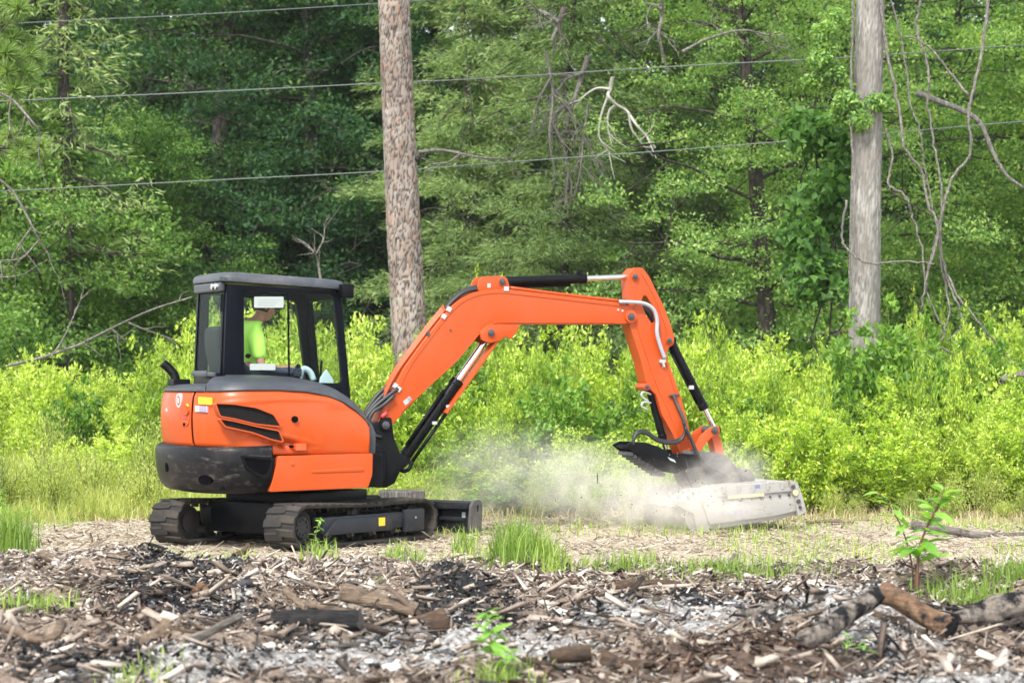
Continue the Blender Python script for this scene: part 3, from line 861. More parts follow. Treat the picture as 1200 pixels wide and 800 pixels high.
# lug for the boom cylinder, bracket for the arm cylinder
mb = MB(); lug = rounded(sl([(562, 388), (572, 380), (608, 380.5), (609, 384), (599, 397.5), (592, 394), (586, 399), (574, 402), (564, 398)], -.115), .015)
for t0 in (-.118, .085): mb.prism(lug, [], XZ, t0, t0 + .033)
mb.build('cylinder_lug', ORANGE, boom, bevel=.004, auto=True)
mb = MB(); brk = rounded(sl([(560, 341), (561, 329), (566, 324), (586, 323), (594, 325), (598, 338.5)], -.085), .02)
for t0 in (-.088, .06): mb.prism(brk, [], XZ, t0, t0 + .028)
mb.build('cylinder_bracket', ORANGE, boom, bevel=.004, auto=True)
mb = MB(); mb.prism(rounded(sl([(571, 332), (575, 332), (575, 337), (571, 337)], -.09), .003), [], XZ, -.091, -.088); mb.build('bracket_label', WHITE, boom)
mb = MB(); mb.prism(sl([(472, 470), (480, 464), (483, 468), (475, 475)], BC), [], XZ, BC - .003, BC); sl_ = mb.build('boom_sticker', WHITE, boom)
mb = MB(); mb.prism(sl([(477.2, 466.6), (480, 464.6), (482.4, 468), (479.2, 470.8)], BC), [], XZ, BC - .005, BC - .0032); mb.build('sticker_panel', MUTED, boom)
def pin(u, v, c0, c1, r, parent, r2=None):
    p = s3(u, v, c0); a = Vector((p.x, c0, p.z)); bb = Vector((p.x, c1, p.z))
    mb = MB(); mb.cyl(a, bb, r, 18)
    mb.cyl(a + Vector((0, -.012, 0)), a, r * .55, 12)
    o = mb.build('pin', PIN, parent, bevel=.003, auto=True)
    return o
def boss(u, v, c0, c1, r, parent, mt_=ORANGE):
    p = s3(u, v, c0); mb = MB(); mb.cyl((p.x, c0, p.z), (p.x, c1, p.z), r, 24); return mb.build('pin_boss', mt_, parent, bevel=.004, auto=True)
boss(452.5, 498, -.145, .145, .062, post, BLACKP); pin(452.5, 498, -.155, .15, .038, post)
boss(576, 390, -.125, .125, .05, boom); pin(576, 390, -.135, .13, .034, boom)
boss(589, 330, -.095, .095, .045, boom); pin(589, 330, -.105, .10, .032, boom)
boss(740, 371, -.125, .125, .062, boom); pin(740, 371, -.135, .13, .036, boom)
for u, v in ((528, 387), (724, 363), (729, 364), (582, 386), (590, 389)):
    p = s3(u, v, BC); mb = MB(); mb.cyl(p + Vector((0, -.012, 0)), p, .011, 10); mb.build('bolt', ZINC if u > 540 else PIN, boom)
# pipes along the top of the boom
for dz, c in ((0, -.055), (0, 0.0), (0, .05)):
    P = smooth_path([s3(u, v, c) for u, v in [(598, 337), (640, 342.5), (690, 348.5), (726, 352.5)]], 5)
    mb = MB(); mb.tube(P, .016, 8); mb.build('hydraulic_pipe', ORANGE, boom, smooth=True)
for c, o in ((-.06, 0), (-.02, 3), (.03, 6)):
    P = smooth_path([s3(u - o * .3, v - o * .6, c) for u, v in [(443, 480), (462, 441), (484, 410), (506, 381), (522, 362)]], 5)
    mb = MB(); mb.tube(P, .015, 8); mb.build('hydraulic_pipe', ORANGE, boom, smooth=True)
    P = smooth_path([s3(u, v - o * .4, c) for u, v in [(522, 362), (531, 352), (543, 343), (556, 339), (566, 338)]], 5)
    mb = MB(); mb.tube(P, .019, 8); mb.build('hydraulic_hose', HOSE, boom, smooth=True)
for u, v in ((520, 371), (526, 362.5), (593, 338.5), (463, 452), (467, 456)):
    p = s3(u, v, -.10); mb = MB(); mb.box(p, (.05, .03, .045), Matrix.Rotation(-1.0 if u < 560 else 0, 3, 'Y')); mb.build('pipe_clamp', ZINC, boom, bevel=.006)
p = s3(501, 391, -.08); mb = MB(); mb.box(p, (.02, .06, .05)); mb.build('hose_clip', PIN, boom)
# loops of hose at the boom foot
for k, (o, c) in enumerate(((0, -.11), (4, -.05), (8, .02))):
    P = smooth_path([s3(u, v, c) for u, v in [(466 - o, 455 - o * .7), (452 - o, 466 - o * .6), (437 - o * .8, 479), (428 - o * .3, 492), (428 - o * .2, 506), (434, 517), (444, 522)]], 6)
    mb = MB(); mb.tube(P, .021, 8); mb.build('hydraulic_hose', HOSE, post, smooth=True)
P = smooth_path([s3(u, v, -.135) for u, v in [(462, 463), (450, 474), (437, 483), (432, 495), (436, 508), (447, 512)]], 6)
mb = MB(); mb.tube(P, .019, 8); mb.build('hydraulic_hose', HOSE, post, smooth=True)
for c in (-.12, -.07):
    p = s3(447 + 40 * (c + .12), 489, c); mb = MB(); mb.tube([p, p + Vector((.05, 0, .05))], [.02, .018], 10); mb.build('hose_coupling', REDD, post, smooth=True)

# ---- cylinders
def cylinder(a, bb, frac, r, rr, parent, c0=0, eye=.045):
    """barrel from a for frac of the way, chrome rod on to bb"""
    A, B = s3(a[0], a[1], c0), s3(bb[0], bb[1], c0)
    d = (B - A); L = d.length; d.normalize()
    mb = MB(); m1 = A + d * (L * frac)
    mb.tube([A + d * .03, A + d * .05, m1 - d * .06, m1 - d * .055, m1 - d * .002, m1], [r * .8, r, r, r * 1.12, r * 1.12, r * .9], 20)
    mb.cyl(A + Vector((0, -eye, 0)), A + Vector((0, eye, 0)), r * 1.05, 18)
    barrel = mb.build('cylinder_barrel', BLACKP, parent, auto=True)
    mb = MB(); mb.tube([m1 - d * .01, B], [rr, rr], 16); mb.build('cylinder_rod', CHROME, barrel, auto=True)
    mb = MB(); mb.cyl(B + Vector((0, -eye, 0)), B + Vector((0, eye, 0)), rr * 1.7, 16); mb.build('rod_eye', BLACKP, barrel, auto=True)
    return barrel, A, B, d, L
bc, A, B, d, L = cylinder((472, 538), (575, 390), .62, .058, .033, EX)
N = Vector((d.z, 0, -d.x))
mb = MB(); mb.tube([A + N * -.07 + d * .12 + Vector((0, -.05, 0)), A + N * -.075 + d * L * .5 + Vector((0, -.05, 0))], [.016, .016], 8)
mb.tube([A + N * .075 + d * .02 + Vector((0, -.04, 0)), A + N * .08 + d * L * .42 + Vector((0, -.04, 0))], [.018, .018], 8)
mb.tube(smooth_path([A + N * .075 + d * .03 + Vector((0, -.04, 0)), A + N * .09 - d * .05 + Vector((0, -.04, 0)), A + N * .03 - d * .10 + Vector((0, -.04, 0)), A - N * .06 - d * .06 + Vector((0, -.03, 0))], 5), .020, 8)
mb.build('cylinder_pipe', BLACKP, bc, smooth=True)
for f_, n_ in ((.30, .03), (.44, .05)):
    p = A + d * L * f_ + N * n_ + Vector((0, -.065, 0)); mb = MB(); mb.box(p, (.05, .02, .03)); mb.build('pipe_clamp', ZINC, bc, bevel=.004)
mb = MB(); g0, g1 = s3(581, 398, -.03), s3(520, 484, -.03)
gd = (g1 - g0).normalized(); mb.bar(g0, g1, .13, .028, Vector((0, 0, 1)).cross(gd).cross(gd) * -1); mb.build('rod_guard', ORANGE, bc, bevel=.006)
ac, A, B, d, L = cylinder((589, 330), (745, 324), .615, .047, .027, EX)
mb = MB(); p = A + d * L * .57; mb.cyl(p, p + Vector((0, 0, .075)), .022, 12); mb.box(p + Vector((0, 0, .07)), (.06, .05, .025)); mb.build('cylinder_port', BLACKP, ac, bevel=.005)
mb = MB(); mb.tube([A + d * .08 + Vector((0, 0, -.058)), A + d * L * .5 + Vector((0, 0, -.06))], [.012, .012], 8); mb.build('cylinder_pipe', BLACKP, ac, smooth=True)

# ---- arm
AC = -.085
arm_px = [(737, 322), (744, 313.5), (753, 313.5), (761, 324), (769, 341), (777, 357), (785, 377), (790, 394), (790, 403), (782, 409), (781, 418), (789, 440), (798, 465), (806, 496), (814, 530), (808, 535), (798, 533),
          (789, 510), (776, 486), (769, 462), (762, 456), (757, 447), (752, 425), (738, 381), (739, 360)]
hole = sl([(754, 346), (758, 347), (764, 357), (768, 370), (768, 378), (764, 379), (758, 371), (754, 361), (752, 352)], AC)
mb = MB(); mb.prism(rounded(sl(arm_px, AC), .02, 3), [rounded(hole, .01, 2)], XZ, AC, .085)
arm = mb.build('arm', ORANGE, EX, bevel=.007, seg=3, auto=True)
rib([(745, 330), (744, 352), (744, 372), (752, 400), (770, 452), (787, 490), (800, 528)], .012, 'weld_edge', arm, AC + .002)
rib([(752, 320), (764, 342), (774, 366), (782, 392), (777, 410), (785, 440), (797, 477), (809, 526)], .012, 'weld_edge', arm, AC + .002)
for (u, v, r) in ((745, 324, .042), (785, 399, .042), (759, 453, .035), (811, 530, .05)):
    boss(u, v, AC - .016, .10, r, arm); pin(u, v, AC - .028, .105, r * .66, arm)
# grey wrapped hose from boom to arm, manifold with hoses
P = smooth_path([s3(u, v, -.13) for u, v in [(726, 353.5), (740, 354), (756, 356), (766, 363), (770, 375), (770, 390), (774, 406), (779, 420)]], 6)
GREYH = plain('grey_hose_sleeve', (.30, .32, .35), .6, 0, .3, 120)
mb = MB(); mb.tube(P, .020, 10); mb.build('sleeved_hose', GREYH, arm, smooth=True)
P = smooth_path([s3(u, v, -.02) for u, v in [(726, 353.5), (744, 356), (760, 366), (768, 382), (766, 396), (758, 398)]], 6)
mb = MB(); mb.tube(P, .03, 10); mb.build('hydraulic_hose', HOSE, arm, smooth=True)
p = s3(776, 423, -.10); mb = MB(); mb.box(p, (.07, .03, .035)); mb.cyl(p, p + Vector((.02, 0, -.06)), .016, 8); mb.build('hose_fitting', ZINC, arm, bevel=.004)
mb = MB(); mb.bar(s3(788, 462, -.105), s3(803, 496, -.105), .03, .035, (0, 1, 0)); mb.bar(s3(784, 464, -.095), s3(796, 462, -.095), .02, .02, (0, 1, 0)); mb.build('hose_manifold', STEELG, arm, bevel=.005)
for k, (o, c) in enumerate(((0, -.125), (5, -.14))):
    P = smooth_path([s3(u, v + o * (0.4 if i > 1 else 0), c) for i, (u, v) in enumerate([(801, 494), (803, 505), (797, 514), (784, 517), (770, 514), (758, 506), (748, 505), (743, 511), (742, 519)])], 6)
    mb = MB(); mb.tube(P, .017, 8); mb.build('hydraulic_hose', HOSE, arm, smooth=True)
# bucket cylinder and links
kc, A, B, d, L = cylinder((785, 399), (838, 504), .76, .046, .025, EX, 0)
mb = MB(); mb.tube([A + d * .10 + Vector((-.055, -.02, -.02)), A + d * L * .68 + Vector((-.055, -.02, -.02))], [.012, .012], 8); mb.build('cylinder_pipe', BLACKP, kc, smooth=True)
p = A + d * L * .52 + Vector((-.05, -.04, 0)); mb = MB(); mb.box(p, (.05, .03, .04)); mb.build('pipe_clamp', ZINC, kc, bevel=.004)
curved = [(835, 499), (842, 499), (843, 507), (835, 511), (828, 517), (822, 526), (819, 537), (811, 534), (813, 524), (819, 512), (827, 504)]
straight = [(832, 506), (841, 505), (845, 518), (849, 535), (840, 538), (836, 522)]
for c in (-.115, .085):
    mb = MB(); mb.prism(rounded(sl(curved, -.1), .012), [], XZ, c, c + .03); lk = mb.build('bucket_link', ORANGE, EX, bevel=.005, auto=True)
mb = MB(); mb.prism(rounded(sl(straight, -.05), .01), [], XZ, -.06, .06); mb.build('push_link', ORANGE, EX, bevel=.008, auto=True)
boss(838, 504, -.125, .125, .04, kc, STEELG); pin(838, 504, -.14, .13, .028, kc)
# thumb
th = [(733, 522), (742, 517.5), (756, 518), (773, 523.5), (784, 531), (800, 531), (814, 532), (826, 545), (812, 548), (801, 549), (792, 555), (777, 552), (757, 541), (742, 529)]
mb = MB()
for c in (-.15, .12): mb.prism(rounded(sl(th, -.15), .012), [], XZ, c, c + .03)
mb.prism(rounded(sl([(735, 521), (744, 527), (760, 539), (778, 549), (779, 552), (757, 541), (742, 530), (733, 523)], -.10), .004), [], XZ, -.12, .12)
thumb = mb.build('thumb', BLACKP, EX, bevel=.004, auto=True)
for k in range(9):
    t = k / 8; u = 741 + (778 - 741) * t; v = 527.5 + (552 - 527.5) * t
    p = s3(u, v + 4, -.14); mb = MB(); mb.box((p.x, -.0, p.z), (.036, .26, .036), Matrix.Rotation(0.2, 3, 'Y')); mb.build('thumb_tooth', STEELG, thumb, bevel=.004)
mb = MB(); mb.prism(sl([(782, 535), (790, 538.5), (792, 542), (785, 539)], -.15), [], XZ, -.155, -.15); mb.build('thumb_decal', WHITE, thumb)
tc, A, B, d, L = cylinder((761, 456), (781, 530), .80, .038, .022, EX, 0)
for k in range(2):
    P = smooth_path([s3(u, v, -.06) for u, v in [(763, 462 + 10 * k), (754, 459 + 12 * k), (752, 464 + 12 * k), (760, 470 + 10 * k)]], 5); mb = MB(); mb.tube(P, .010, 8); mb.build('steel_elbow', ZINC, tc, smooth=True)

# ---- mulching head
DHEAD = painted('dusty_white_paint', (0.30, 0.29, 0.275), .6, .9, (0.24, 0.205, 0.16), wear=(.58, (.07, .06, .05)))
mb = MB()
for c in (-.15, .11): mb.prism(rounded(sl([(800, 527), (818, 528), (838, 530), (850, 533), (862, 546), (876, 566), (880, 580), (818, 584), (806, 560)], -.14), .03), [], XZ, c, c + .04)
mb.prism(rounded(sl([(812, 545), (860, 548), (874, 572), (822, 580)], 0), .02), [], XZ, -.11, .11)
head_ear = mb.build('head_mount', STEELG, EX, bevel=.008, auto=True)
HC = .45
hp = sl([(821, 588), (836, 573), (846, 569), (921, 563), (928, 566), (934, 580), (939, 598), (932, 603), (905, 609), (834, 620), (826, 616)], -HC)
mb = MB(); mb.prism(rounded(hp, .015), [], XZ, -HC, HC)
head = mb.build('mulching_head', DHEAD, EX, bevel=.008, auto=True)
mb = MB(); mb.prism(rounded(sl([(822, 590), (927, 581), (936, 597), (905, 604), (830, 614)], -HC), .012), [], XZ, -HC - .03, -HC)
mb.build('side_panel', DHEAD, head, bevel=.008, auto=True)
mb = MB(); mb.prism(rounded(sl([(840, 578), (925, 571.5), (926, 575), (840, 582)], -HC), .006), [], XZ, -HC - .018, -HC); mb.build('side_rail', DHEAD, head, bevel=.004)
FADEY = plain('faded_yellow_decal', (.55, .48, .24), .7, 0, .3, 60)
mb = MB(); mb.prism(sl([(852, 580.5), (894, 577.5), (894, 580.8), (852, 584)], -HC), [], XZ, -HC - .0205, -HC); mb.build('yellow_decal', FADEY, head)
mb = MB(); mb.prism(sl([(881, 568), (890, 567.4), (890, 571), (881, 571.6)], -HC), [], XZ, -HC - .003, -HC + .002); mb.build('blue_decal', plain('blue_decal', (.08, .12, .32), .6), head)
x0_ = 838
for k, w_ in enumerate((5, 3, 6, 4, 5, 3)):
    mb = MB(); mb.prism(sl([(x0_, 600 - .10 * (x0_ - 838)), (x0_ + w_, 599.6 - .10 * (x0_ - 838)), (x0_ + w_, 604.6 - .10 * (x0_ - 838)), (x0_, 605 - .10 * (x0_ - 838))], -HC - .03), [], XZ, -HC - .0325, -HC - .029)
    mb.build('faded_letter', MUTED, head); x0_ += w_ + 2.4
# front end plate with bearing
mb = MB(); mb.prism(rounded(sl([(922, 562), (931, 564), (937, 580), (942, 599), (932, 604), (929, 585)], -HC), .01), [], XZ, -HC - .05, -HC + .03); mb.build('end_plate', DHEAD, head, bevel=.006)
for u, v, r in ((929, 570, .02), (931.5, 577, .028), (935, 587, .022), (937, 594, .016)):
    p = s3(u, v, -HC - .05); mb = MB(); mb.cyl(p + Vector((0, -.015, 0)), p, r, 14); mb.build('end_bolt', PIN if v != 577 else FADEY, head)
for k in range(5):
    u = 846 + k * 17; mb = MB(); mb.prism(sl([(u, 570 - (u - 846) * .08), (u + 3, 569.8 - (u - 846) * .08), (u + 3, 578 - (u - 846) * .08), (u, 578.4 - (u - 846) * .08)], -HC), [], XZ, -HC - .025, -HC); mb.build('stiffener', DHEAD, head, bevel=.003)
for k in range(9):
    u = 836 + k * 11; p = s3(u, 587.5 - (u - 836) * .088, -HC - .03); mb = MB(); mb.cyl(p + Vector((0, -.014, 0)), p, .013, 8); mb.build('panel_bolt', PIN, head)
mb = MB(); p = s3(868, 560, -.2); mb.cyl((p.x, -.30, p.z), (p.x, .05, p.z), .10, 18); mb.cyl((p.x, -.36, p.z), (p.x, -.30, p.z), .07, 18); mb.build('hydraulic_motor', STEELG, head, bevel=.008, auto=True)
for k in range(2):
    P = smooth_path([s3(u, v, -.16 - .03 * k) for u, v in [(803, 500), (812, 520), (826, 545 + 3 * k), (848, 556), (866, 562)]], 6); mb = MB(); mb.tube(P, .018, 8); mb.build('head_hose', HOSE, head, smooth=True)
for k in range(3):
    yy = -HC + .02 + k * HC * .96; mb = MB(); mb.prism(sl([(838, 573), (856, 566), (900, 562.5), (900, 566), (856, 570), (842, 578)], -HC), [], XZ, yy, yy + .03); mb.build('hood_rib', DHEAD, head)
# rear: serrated bar, skid shoe, chute
xr, zr = side(822, 588, -HC)
mb = MB()
nT = 11
for k in range(nT):
    y0 = -HC + .03 + k * (2 * HC - .06) / nT
    mb.box((xr + .02 + .09 * (k % 2 == 9), y0 + .035, zr + .05), (.05, .048, .09), Matrix.Rotation(-.5, 3, 'Y'))
mb.bar((xr, -HC, zr - .01), (xr, HC, zr - .01), .05, .05)
mb.build('serrated_bar', DHEAD, head, bevel=.006)
for c in (-HC - .02, HC - .02):
    mb = MB(); mb.prism([(xr - .02, zr - .02), (xr - .30, zr + .02), (xr - .31, zr - .015), (xr - .10, zr - .11), (xr - .06, zr - .30), (xr + .10, zr - .32)], [], XZ, c, c + .04); mb.build('skid_shoe', DHEAD, head, bevel=.006)
mb = MB(); mb.prism([(xr - .02, zr + .01), (xr - .22, zr - .02), (xr - .22, zr - .05), (xr, zr - .05)], [], XZ, -HC + .03, HC - .03); mb.build('chute_lip', DHEAD, head, bevel=.005)
dc = side(826, 603, -HC); mb = MB(); arc = [(dc[0] + .215 * math.cos(a), dc[1] + .215 * math.sin(a)) for a in np.linspace(math.radians(70), math.radians(235), 14)] + [(dc[0] + .05, dc[1] - .12), (dc[0] + .10, dc[1] + .10)]
mb.prism(arc, [], XZ, -HC + .012, HC - .012); hood = mb.build('drum_hood', DHEAD, head, bevel=.004, auto=True)
for k in range(7):
    a = math.radians(78 + 17 * k)
    for yy in (-.40, -.20, 0, .20, .40):
        mb = MB(); mb.box((dc[0] + .232 * math.cos(a), yy, dc[1] + .232 * math.sin(a)), (.05, .05, .045), Matrix.Rotation(-a, 3, 'Y')); mb.build('hood_tooth', DHEAD, head, bevel=.006)
mb = MB(); mb.cyl((xr + .42, -HC + .04, .23), (xr + .42, HC - .04, .23), .17, 24); drum = mb.build('rotor_drum', STEELG, head, auto=True)
for k in range(24):
    a = k * 2.4; y = -HC + .07 + k * (2 * HC - .14) / 23
    mb = MB(); mb.box((xr + .42 + .185 * math.cos(a), y, .23 + .185 * math.sin(a)), (.05, .04, .05), Matrix.Rotation(-a, 3, 'Y')); mb.build('rotor_tooth', PIN, drum)

# ---- undercarriage (turned further away than the house)
UR = THE - PHI
def under(o):
    o.rotation_euler = (0, 0, UR); return o
mb = MB(); mb.tube([(0, 0, .40), (0, 0, .505)], [.42, .42], 36); mb.tube([(0, 0, .30), (0, 0, .41)], [.55, .45], 36)
mb.box((0, 0, .26), (1.25, 1.0, .28)); mb.box((-.05, -.05, .44), (.95, .9, .10)); mb.bar((.3, .3, .30), (.62, .62, .27), .2, .16); mb.bar((.3, -.3, .30), (.62, -.62, .27), .2, .16); mb.bar((-.3, .3, .30), (-.62, .62, .27), .2, .16); mb.bar((-.3, -.3, .30), (-.62, -.62, .27), .2, .16)
under(mb.build('undercarriage_frame', BLACKP, EX, bevel=.02, auto=True))
TW = .34
def track_loop(n_arc=16):
    # centreline of the belt: rear sprocket (x=-.82), front idler (x=.82)
    pts = []
    r0, z0, x0 = .175, .215, -.85; r1, z1, x1 = .165, .205, .85
    for k in range(n_arc + 1):
        a = math.pi / 2 + math.pi * k / n_arc; pts.append((x0 + r0 * math.cos(a), z0 + r0 * math.sin(a)))
    for k in range(1, 12): t = k / 12; pts.append((x0 + (x1 - x0) * t, .04))
    for k in range(n_arc + 1):
        a = -math.pi / 2 + math.pi * k / n_arc; pts.append((x1 + r1 * math.cos(a), z1 + r1 * math.sin(a)))
    for k in range(1, 12):
        t = k / 12; pts.append((x1 + (x0 - x1) * t, (z1 + r1) + ((z0 + r0) - (z1 + r1)) * t - .012 * math.sin(math.pi * t) + .012 * math.sin(3 * math.pi * t) * .3))
    return pts
LOOP = np.array(track_loop())
def resample(P, n):
    Q = np.vstack([P, P[:1]]); s = np.r_[0, np.cumsum(np.linalg.norm(np.diff(Q, axis=0), axis=1))]
    t = np.linspace(0, s[-1], n, endpoint=False)
    return np.stack([np.interp(t, s, Q[:, k]) for k in range(2)], 1)
NL = 40
belt = resample(LOOP, NL * 3)
def nrm(P):
    T = np.roll(P, -1, 0) - np.roll(P, 1, 0); T /= np.linalg.norm(T, axis=1)[:, None]
    return T, np.stack([T[:, 1], -T[:, 0]], 1)
bT, bN = nrm(belt)
if np.mean((bN * (belt - belt.mean(0))).sum(1)) < 0: bN = -bN
V = []; F = []
prof = [(-.014, -TW / 2 + .01), (-.014, TW / 2 - .01), (.0, TW / 2), (.012, TW / 2), (.014, TW / 2 - .01), (.014, -TW / 2 + .01), (.012, -TW / 2), (0, -TW / 2)]
for p, n in zip(belt, bN):
    for (o, w) in prof: V.append((p[0] + n[0] * o, w, p[1] + n[1] * o))
k = len(prof); nb = len(belt)
for i in range(nb):
    for j in range(k): F.append((i * k + j, i * k + (j + 1) % k, ((i + 1) % nb) * k + (j + 1) % k, ((i + 1) % nb) * k + j))
belt_me = np_mesh('rubber_belt', V, F, RUBBER, smooth=False)
mb = MB()     # one tread lug: two staggered slanted blocks
for (y0, y1, xo) in ((-TW / 2 - .004, .03, .010), (-.03, TW / 2 + .004, -.028)):
    q = [(xo - .036, y0), (xo + .044, y0), (xo + .056, y1), (xo - .024, y1)] if xo > 0 else [(xo - .024, y0), (xo + .056, y0), (xo + .044, y1), (xo - .036, y1)]
    lo = [(x, y, 0) for x, y in q]; hi = [(x * .8 + xo * .2, y * .985, .014) for x, y in q]
    mb.add(lo + hi, [(3, 2, 1, 0), (4, 5, 6, 7), (0, 1, 5, 4), (1, 2, 6, 5), (2, 3, 7, 6), (3, 0, 4, 7)])
lug_o = mb.build('tread_lug', RUBBER, None, bevel=.004); lug_me = lug_o.data; bpy.data.objects.remove(lug_o)
mb = MB(); mb.box((0, 0, -.02), (.03, .07, .035)); g_o = mb.build('guide_lug', RUBBER, None, bevel=.005); guide_me = g_o.data; bpy.data.objects.remove(g_o)
def wheel_me(r, w, hub, holes):
    mb = MB()
    rings = [(r * .15, -w / 2 - .02), (hub, -w / 2 - .02), (hub * 1.08, -w / 2), (r * .78, -w / 2 + .015), (r * .88, -w / 2), (r, -w / 2 + .008), (r, w / 2 - .008), (r * .88, w / 2), (r * .15, w / 2)]
    n = 28; V = []; F = []
    for (rr, y) in rings:
        for j in range(n): a = 2 * math.pi * j / n; V.append((rr * math.cos(a), y, rr * math.sin(a)))
    for i in range(len(rings) - 1):
        for j in range(n): F.append((i * n + j, i * n + (j + 1) % n, (i + 1) * n + (j + 1) % n, (i + 1) * n + j))
    F.append(tuple(range(n))); F.append(tuple((len(rings) - 1) * n + j for j in range(n)))
    mb.add(V, F)
    for h_ in range(holes):
        a = 2 * math.pi * h_ / holes; mb.cyl((hub * .75 * math.cos(a), -w / 2 - .03, hub * .75 * math.sin(a)), (hub * .75 * math.cos(a), -w / 2 - .018, hub * .75 * math.sin(a)), .012, 8)
    o = mb.build('wheel', WHEELM, None, auto=True); me = o.data; bpy.data.objects.remove(o); return me
SPR, IDL, ROL = wheel_me(.150, .12, .09, 9), wheel_me(.145, .10, .07, 6), wheel_me(.070, .14, .04, 0)
TFRAME = painted('track_frame_grey', (.011, .014, .019), .42, .25, (.13, .11, .09), spec=.25)
for sgn in (-1, 1):
    tr_ = mesh_obj('track', belt_me, EX); cxy = Vector((0, .68 * sgn, 0)); cxy.rotate(Matrix.Rotation(UR, 3, 'Z'))
    tr_.location = cxy; under(tr_)
    for i in range(NL):
        j = i * 3; p, n, T = belt[j], bN[j], bT[j]
        for nm, me_, off in (('tread_lug', lug_me, .013), ('guide_lug', guide_me, -.012)):
            o = mesh_obj(nm, me_, tr_); o.location = (p[0] + n[0] * off, 0, p[1] + n[1] * off)
            o.rotation_euler = (0, math.atan2(n[0], n[1]), 0)
    fy = 1 if sgn > 0 else -1
    def half(me_, nm, x, z, y=0):
        o = mesh_obj(nm, me_, tr_); o.location = (x, y, z); o.rotation_euler = (0, 0, 0 if sgn < 0 else math.pi); return o
    half(SPR, 'drive_sprocket', -.85, .215, -.03 * (-sgn)); half(IDL, 'front_idler', .85, .205)
    mb = MB(); mb.cyl((-.85, -.13 * sgn, .215), (-.85, .06 * sgn, .215), .148, 26); mb.cyl((-.85, -.15 * sgn, .215), (-.85, -.13 * sgn, .215), .10, 20); mb.build('drive_motor', WHEELM, tr_, bevel=.008, auto=True)
    for x in (-.50, -.18, .14, .46): half(ROL, 'track_roller', x, .125)
    half(ROL, 'carrier_roller', -.1, .31)
    mb = MB(); mb.box((-.06, .10 * sgn, .215), (1.15, .12, .145)); mb.box((.42, .11 * sgn, .21), (.36, .11, .12))
    mb.prism([(-.62, .13), (-.45, .27), (.3, .265), (.34, .13)], [], XZ, .17 * sgn - .02, .17 * sgn + .02)
    mb.build('track_frame', TFRAME, tr_, bevel=.012, auto=True)
    mb = MB(); mb.box((.66, .175 * sgn, .205), (.28, .05, .205)); mb.build('cover_plate', TFRAME, tr_, bevel=.012, auto=True)
    mb = MB(); mb.cyl((.66, .20 * sgn, .23), (.66, .206 * sgn, .23), .010, 10); mb.build('cover_bolt', ZINC, tr_)
    mb = MB(); mb.box((.17, .1905 * sgn, .215), (.09, .003, .075)); mb.build('yellow_sticker', YELLOW, tr_)
# dozer blade on its two push arms
mb = MB()
bp = [(1.60, .03), (1.585, .08), (1.57, .15), (1.575, .23), (1.61, .315), (1.66, .335), (1.665, .32), (1.63, .295), (1.605, .23), (1.60, .15), (1.615, .08), (1.635, .03)]
mb.prism(bp, [], XZ, -.85, .85)
mb.prism([(1.50, .265), (1.50, .325), (1.62, .328), (1.60, .265)], [], XZ, -.845, .845)
blade = under(mb.build('dozer_blade', TFRAME, EX, bevel=.006, auto=True))
for s_ in (-1, 1):
    mb = MB(); mb.prism(rounded([(1.52, .05), (1.54, .30), (1.60, .345), (1.70, .345), (1.72, .28), (1.70, .03)], .03), [rounded([(1.63, .23), (1.66, .23), (1.66, .30), (1.63, .30)], .01)], XZ, s_ * .865 - .015, s_ * .865 + .015); mb.build('blade_end_plate', STEELG, blade, bevel=.004)
    mb = MB(); mb.bar((.45, .36 * s_, .28), (1.56, .42 * s_, .17), .10, .13); mb.build('blade_arm', BLACKP, blade, bevel=.012)
    mb = MB(); mb.box((1.56, .42 * s_, .15), (.10, .16, .20)); mb.build('blade_bracket', BLACKP, blade, bevel=.008)
mb = MB(); mb.box((1.565, -.30, .165), (.06, 1.0, .03)); mb.build('blade_rib', TFRAME, blade, bevel=.006)
mb = MB(); mb.prism([(1.495, .36), (1.4955, .41), (1.499, .41), (1.499, .36)], [], lambda a, b_, t: (1.562 + (a - 1.495) * .5, t, b_ - .18), -.79, -.75); mb.build('blade_sticker', WHITE, blade)
mb = MB(); mb.tube([(.55, 0, .36), (1.2, 0, .34)], [.05, .05], 14); mb.tube([(1.2, 0, .34), (1.58, 0, .25)], [.028, .028], 12); mb.build('blade_cylinder', BLACKP, blade, auto=True)
# ------------------------------------------------------------------ the operator in the cab
SKIN = plain('skin', (.42, .22, .15), .55, 0, .12, 40)
LIME = plain('lime_cloth', (.50, .93, .13), .8, 0, .06, 60)
TROUS = plain('trouser_cloth', (.03, .04, .07), .85, 0, .2)
HAIRM = plain('dark_hair', (.018, .012, .009), .7, 0, .4, 120)
def skin_mesh(name, nodes, edges, root, sub=2):
    """nodes: {key: (pos, rx, ry)} -> smooth continuous surface"""
    keys = list(nodes); me = bpy.data.meshes.new(name)
    me.from_pydata([tuple(nodes[k][0]) for k in keys], [(keys.index(a), keys.index(b_)) for a, b_ in edges], [])
    o = bpy.data.objects.new(name, me); COL.objects.link(o)
    sk = o.modifiers.new('skin', 'SKIN'); sk.use_smooth_shade = True
    for i, k in enumerate(keys):
        sv = me.skin_vertices[0].data[i]; sv.radius = (nodes[k][1], nodes[k][2]); sv.use_root = (k == root)
    su = o.modifiers.new('sub', 'SUBSURF'); su.levels = sub; su.render_levels = sub
    dg = bpy.context.evaluated_depsgraph_get(); dg.update()
    out = bpy.data.meshes.new_from_object(o.evaluated_get(dg))
    bpy.data.objects.remove(o)
    return out
HX, HY, HZ = -.42, .38, 1.54     # where he sits
elb = s3(306, 430, .15)
wr = s3(338, 436.5, .125); hd = Vector((J.x - .012, J.y + .0, J.z - .035))
head_c = s3(309, 361, .38)
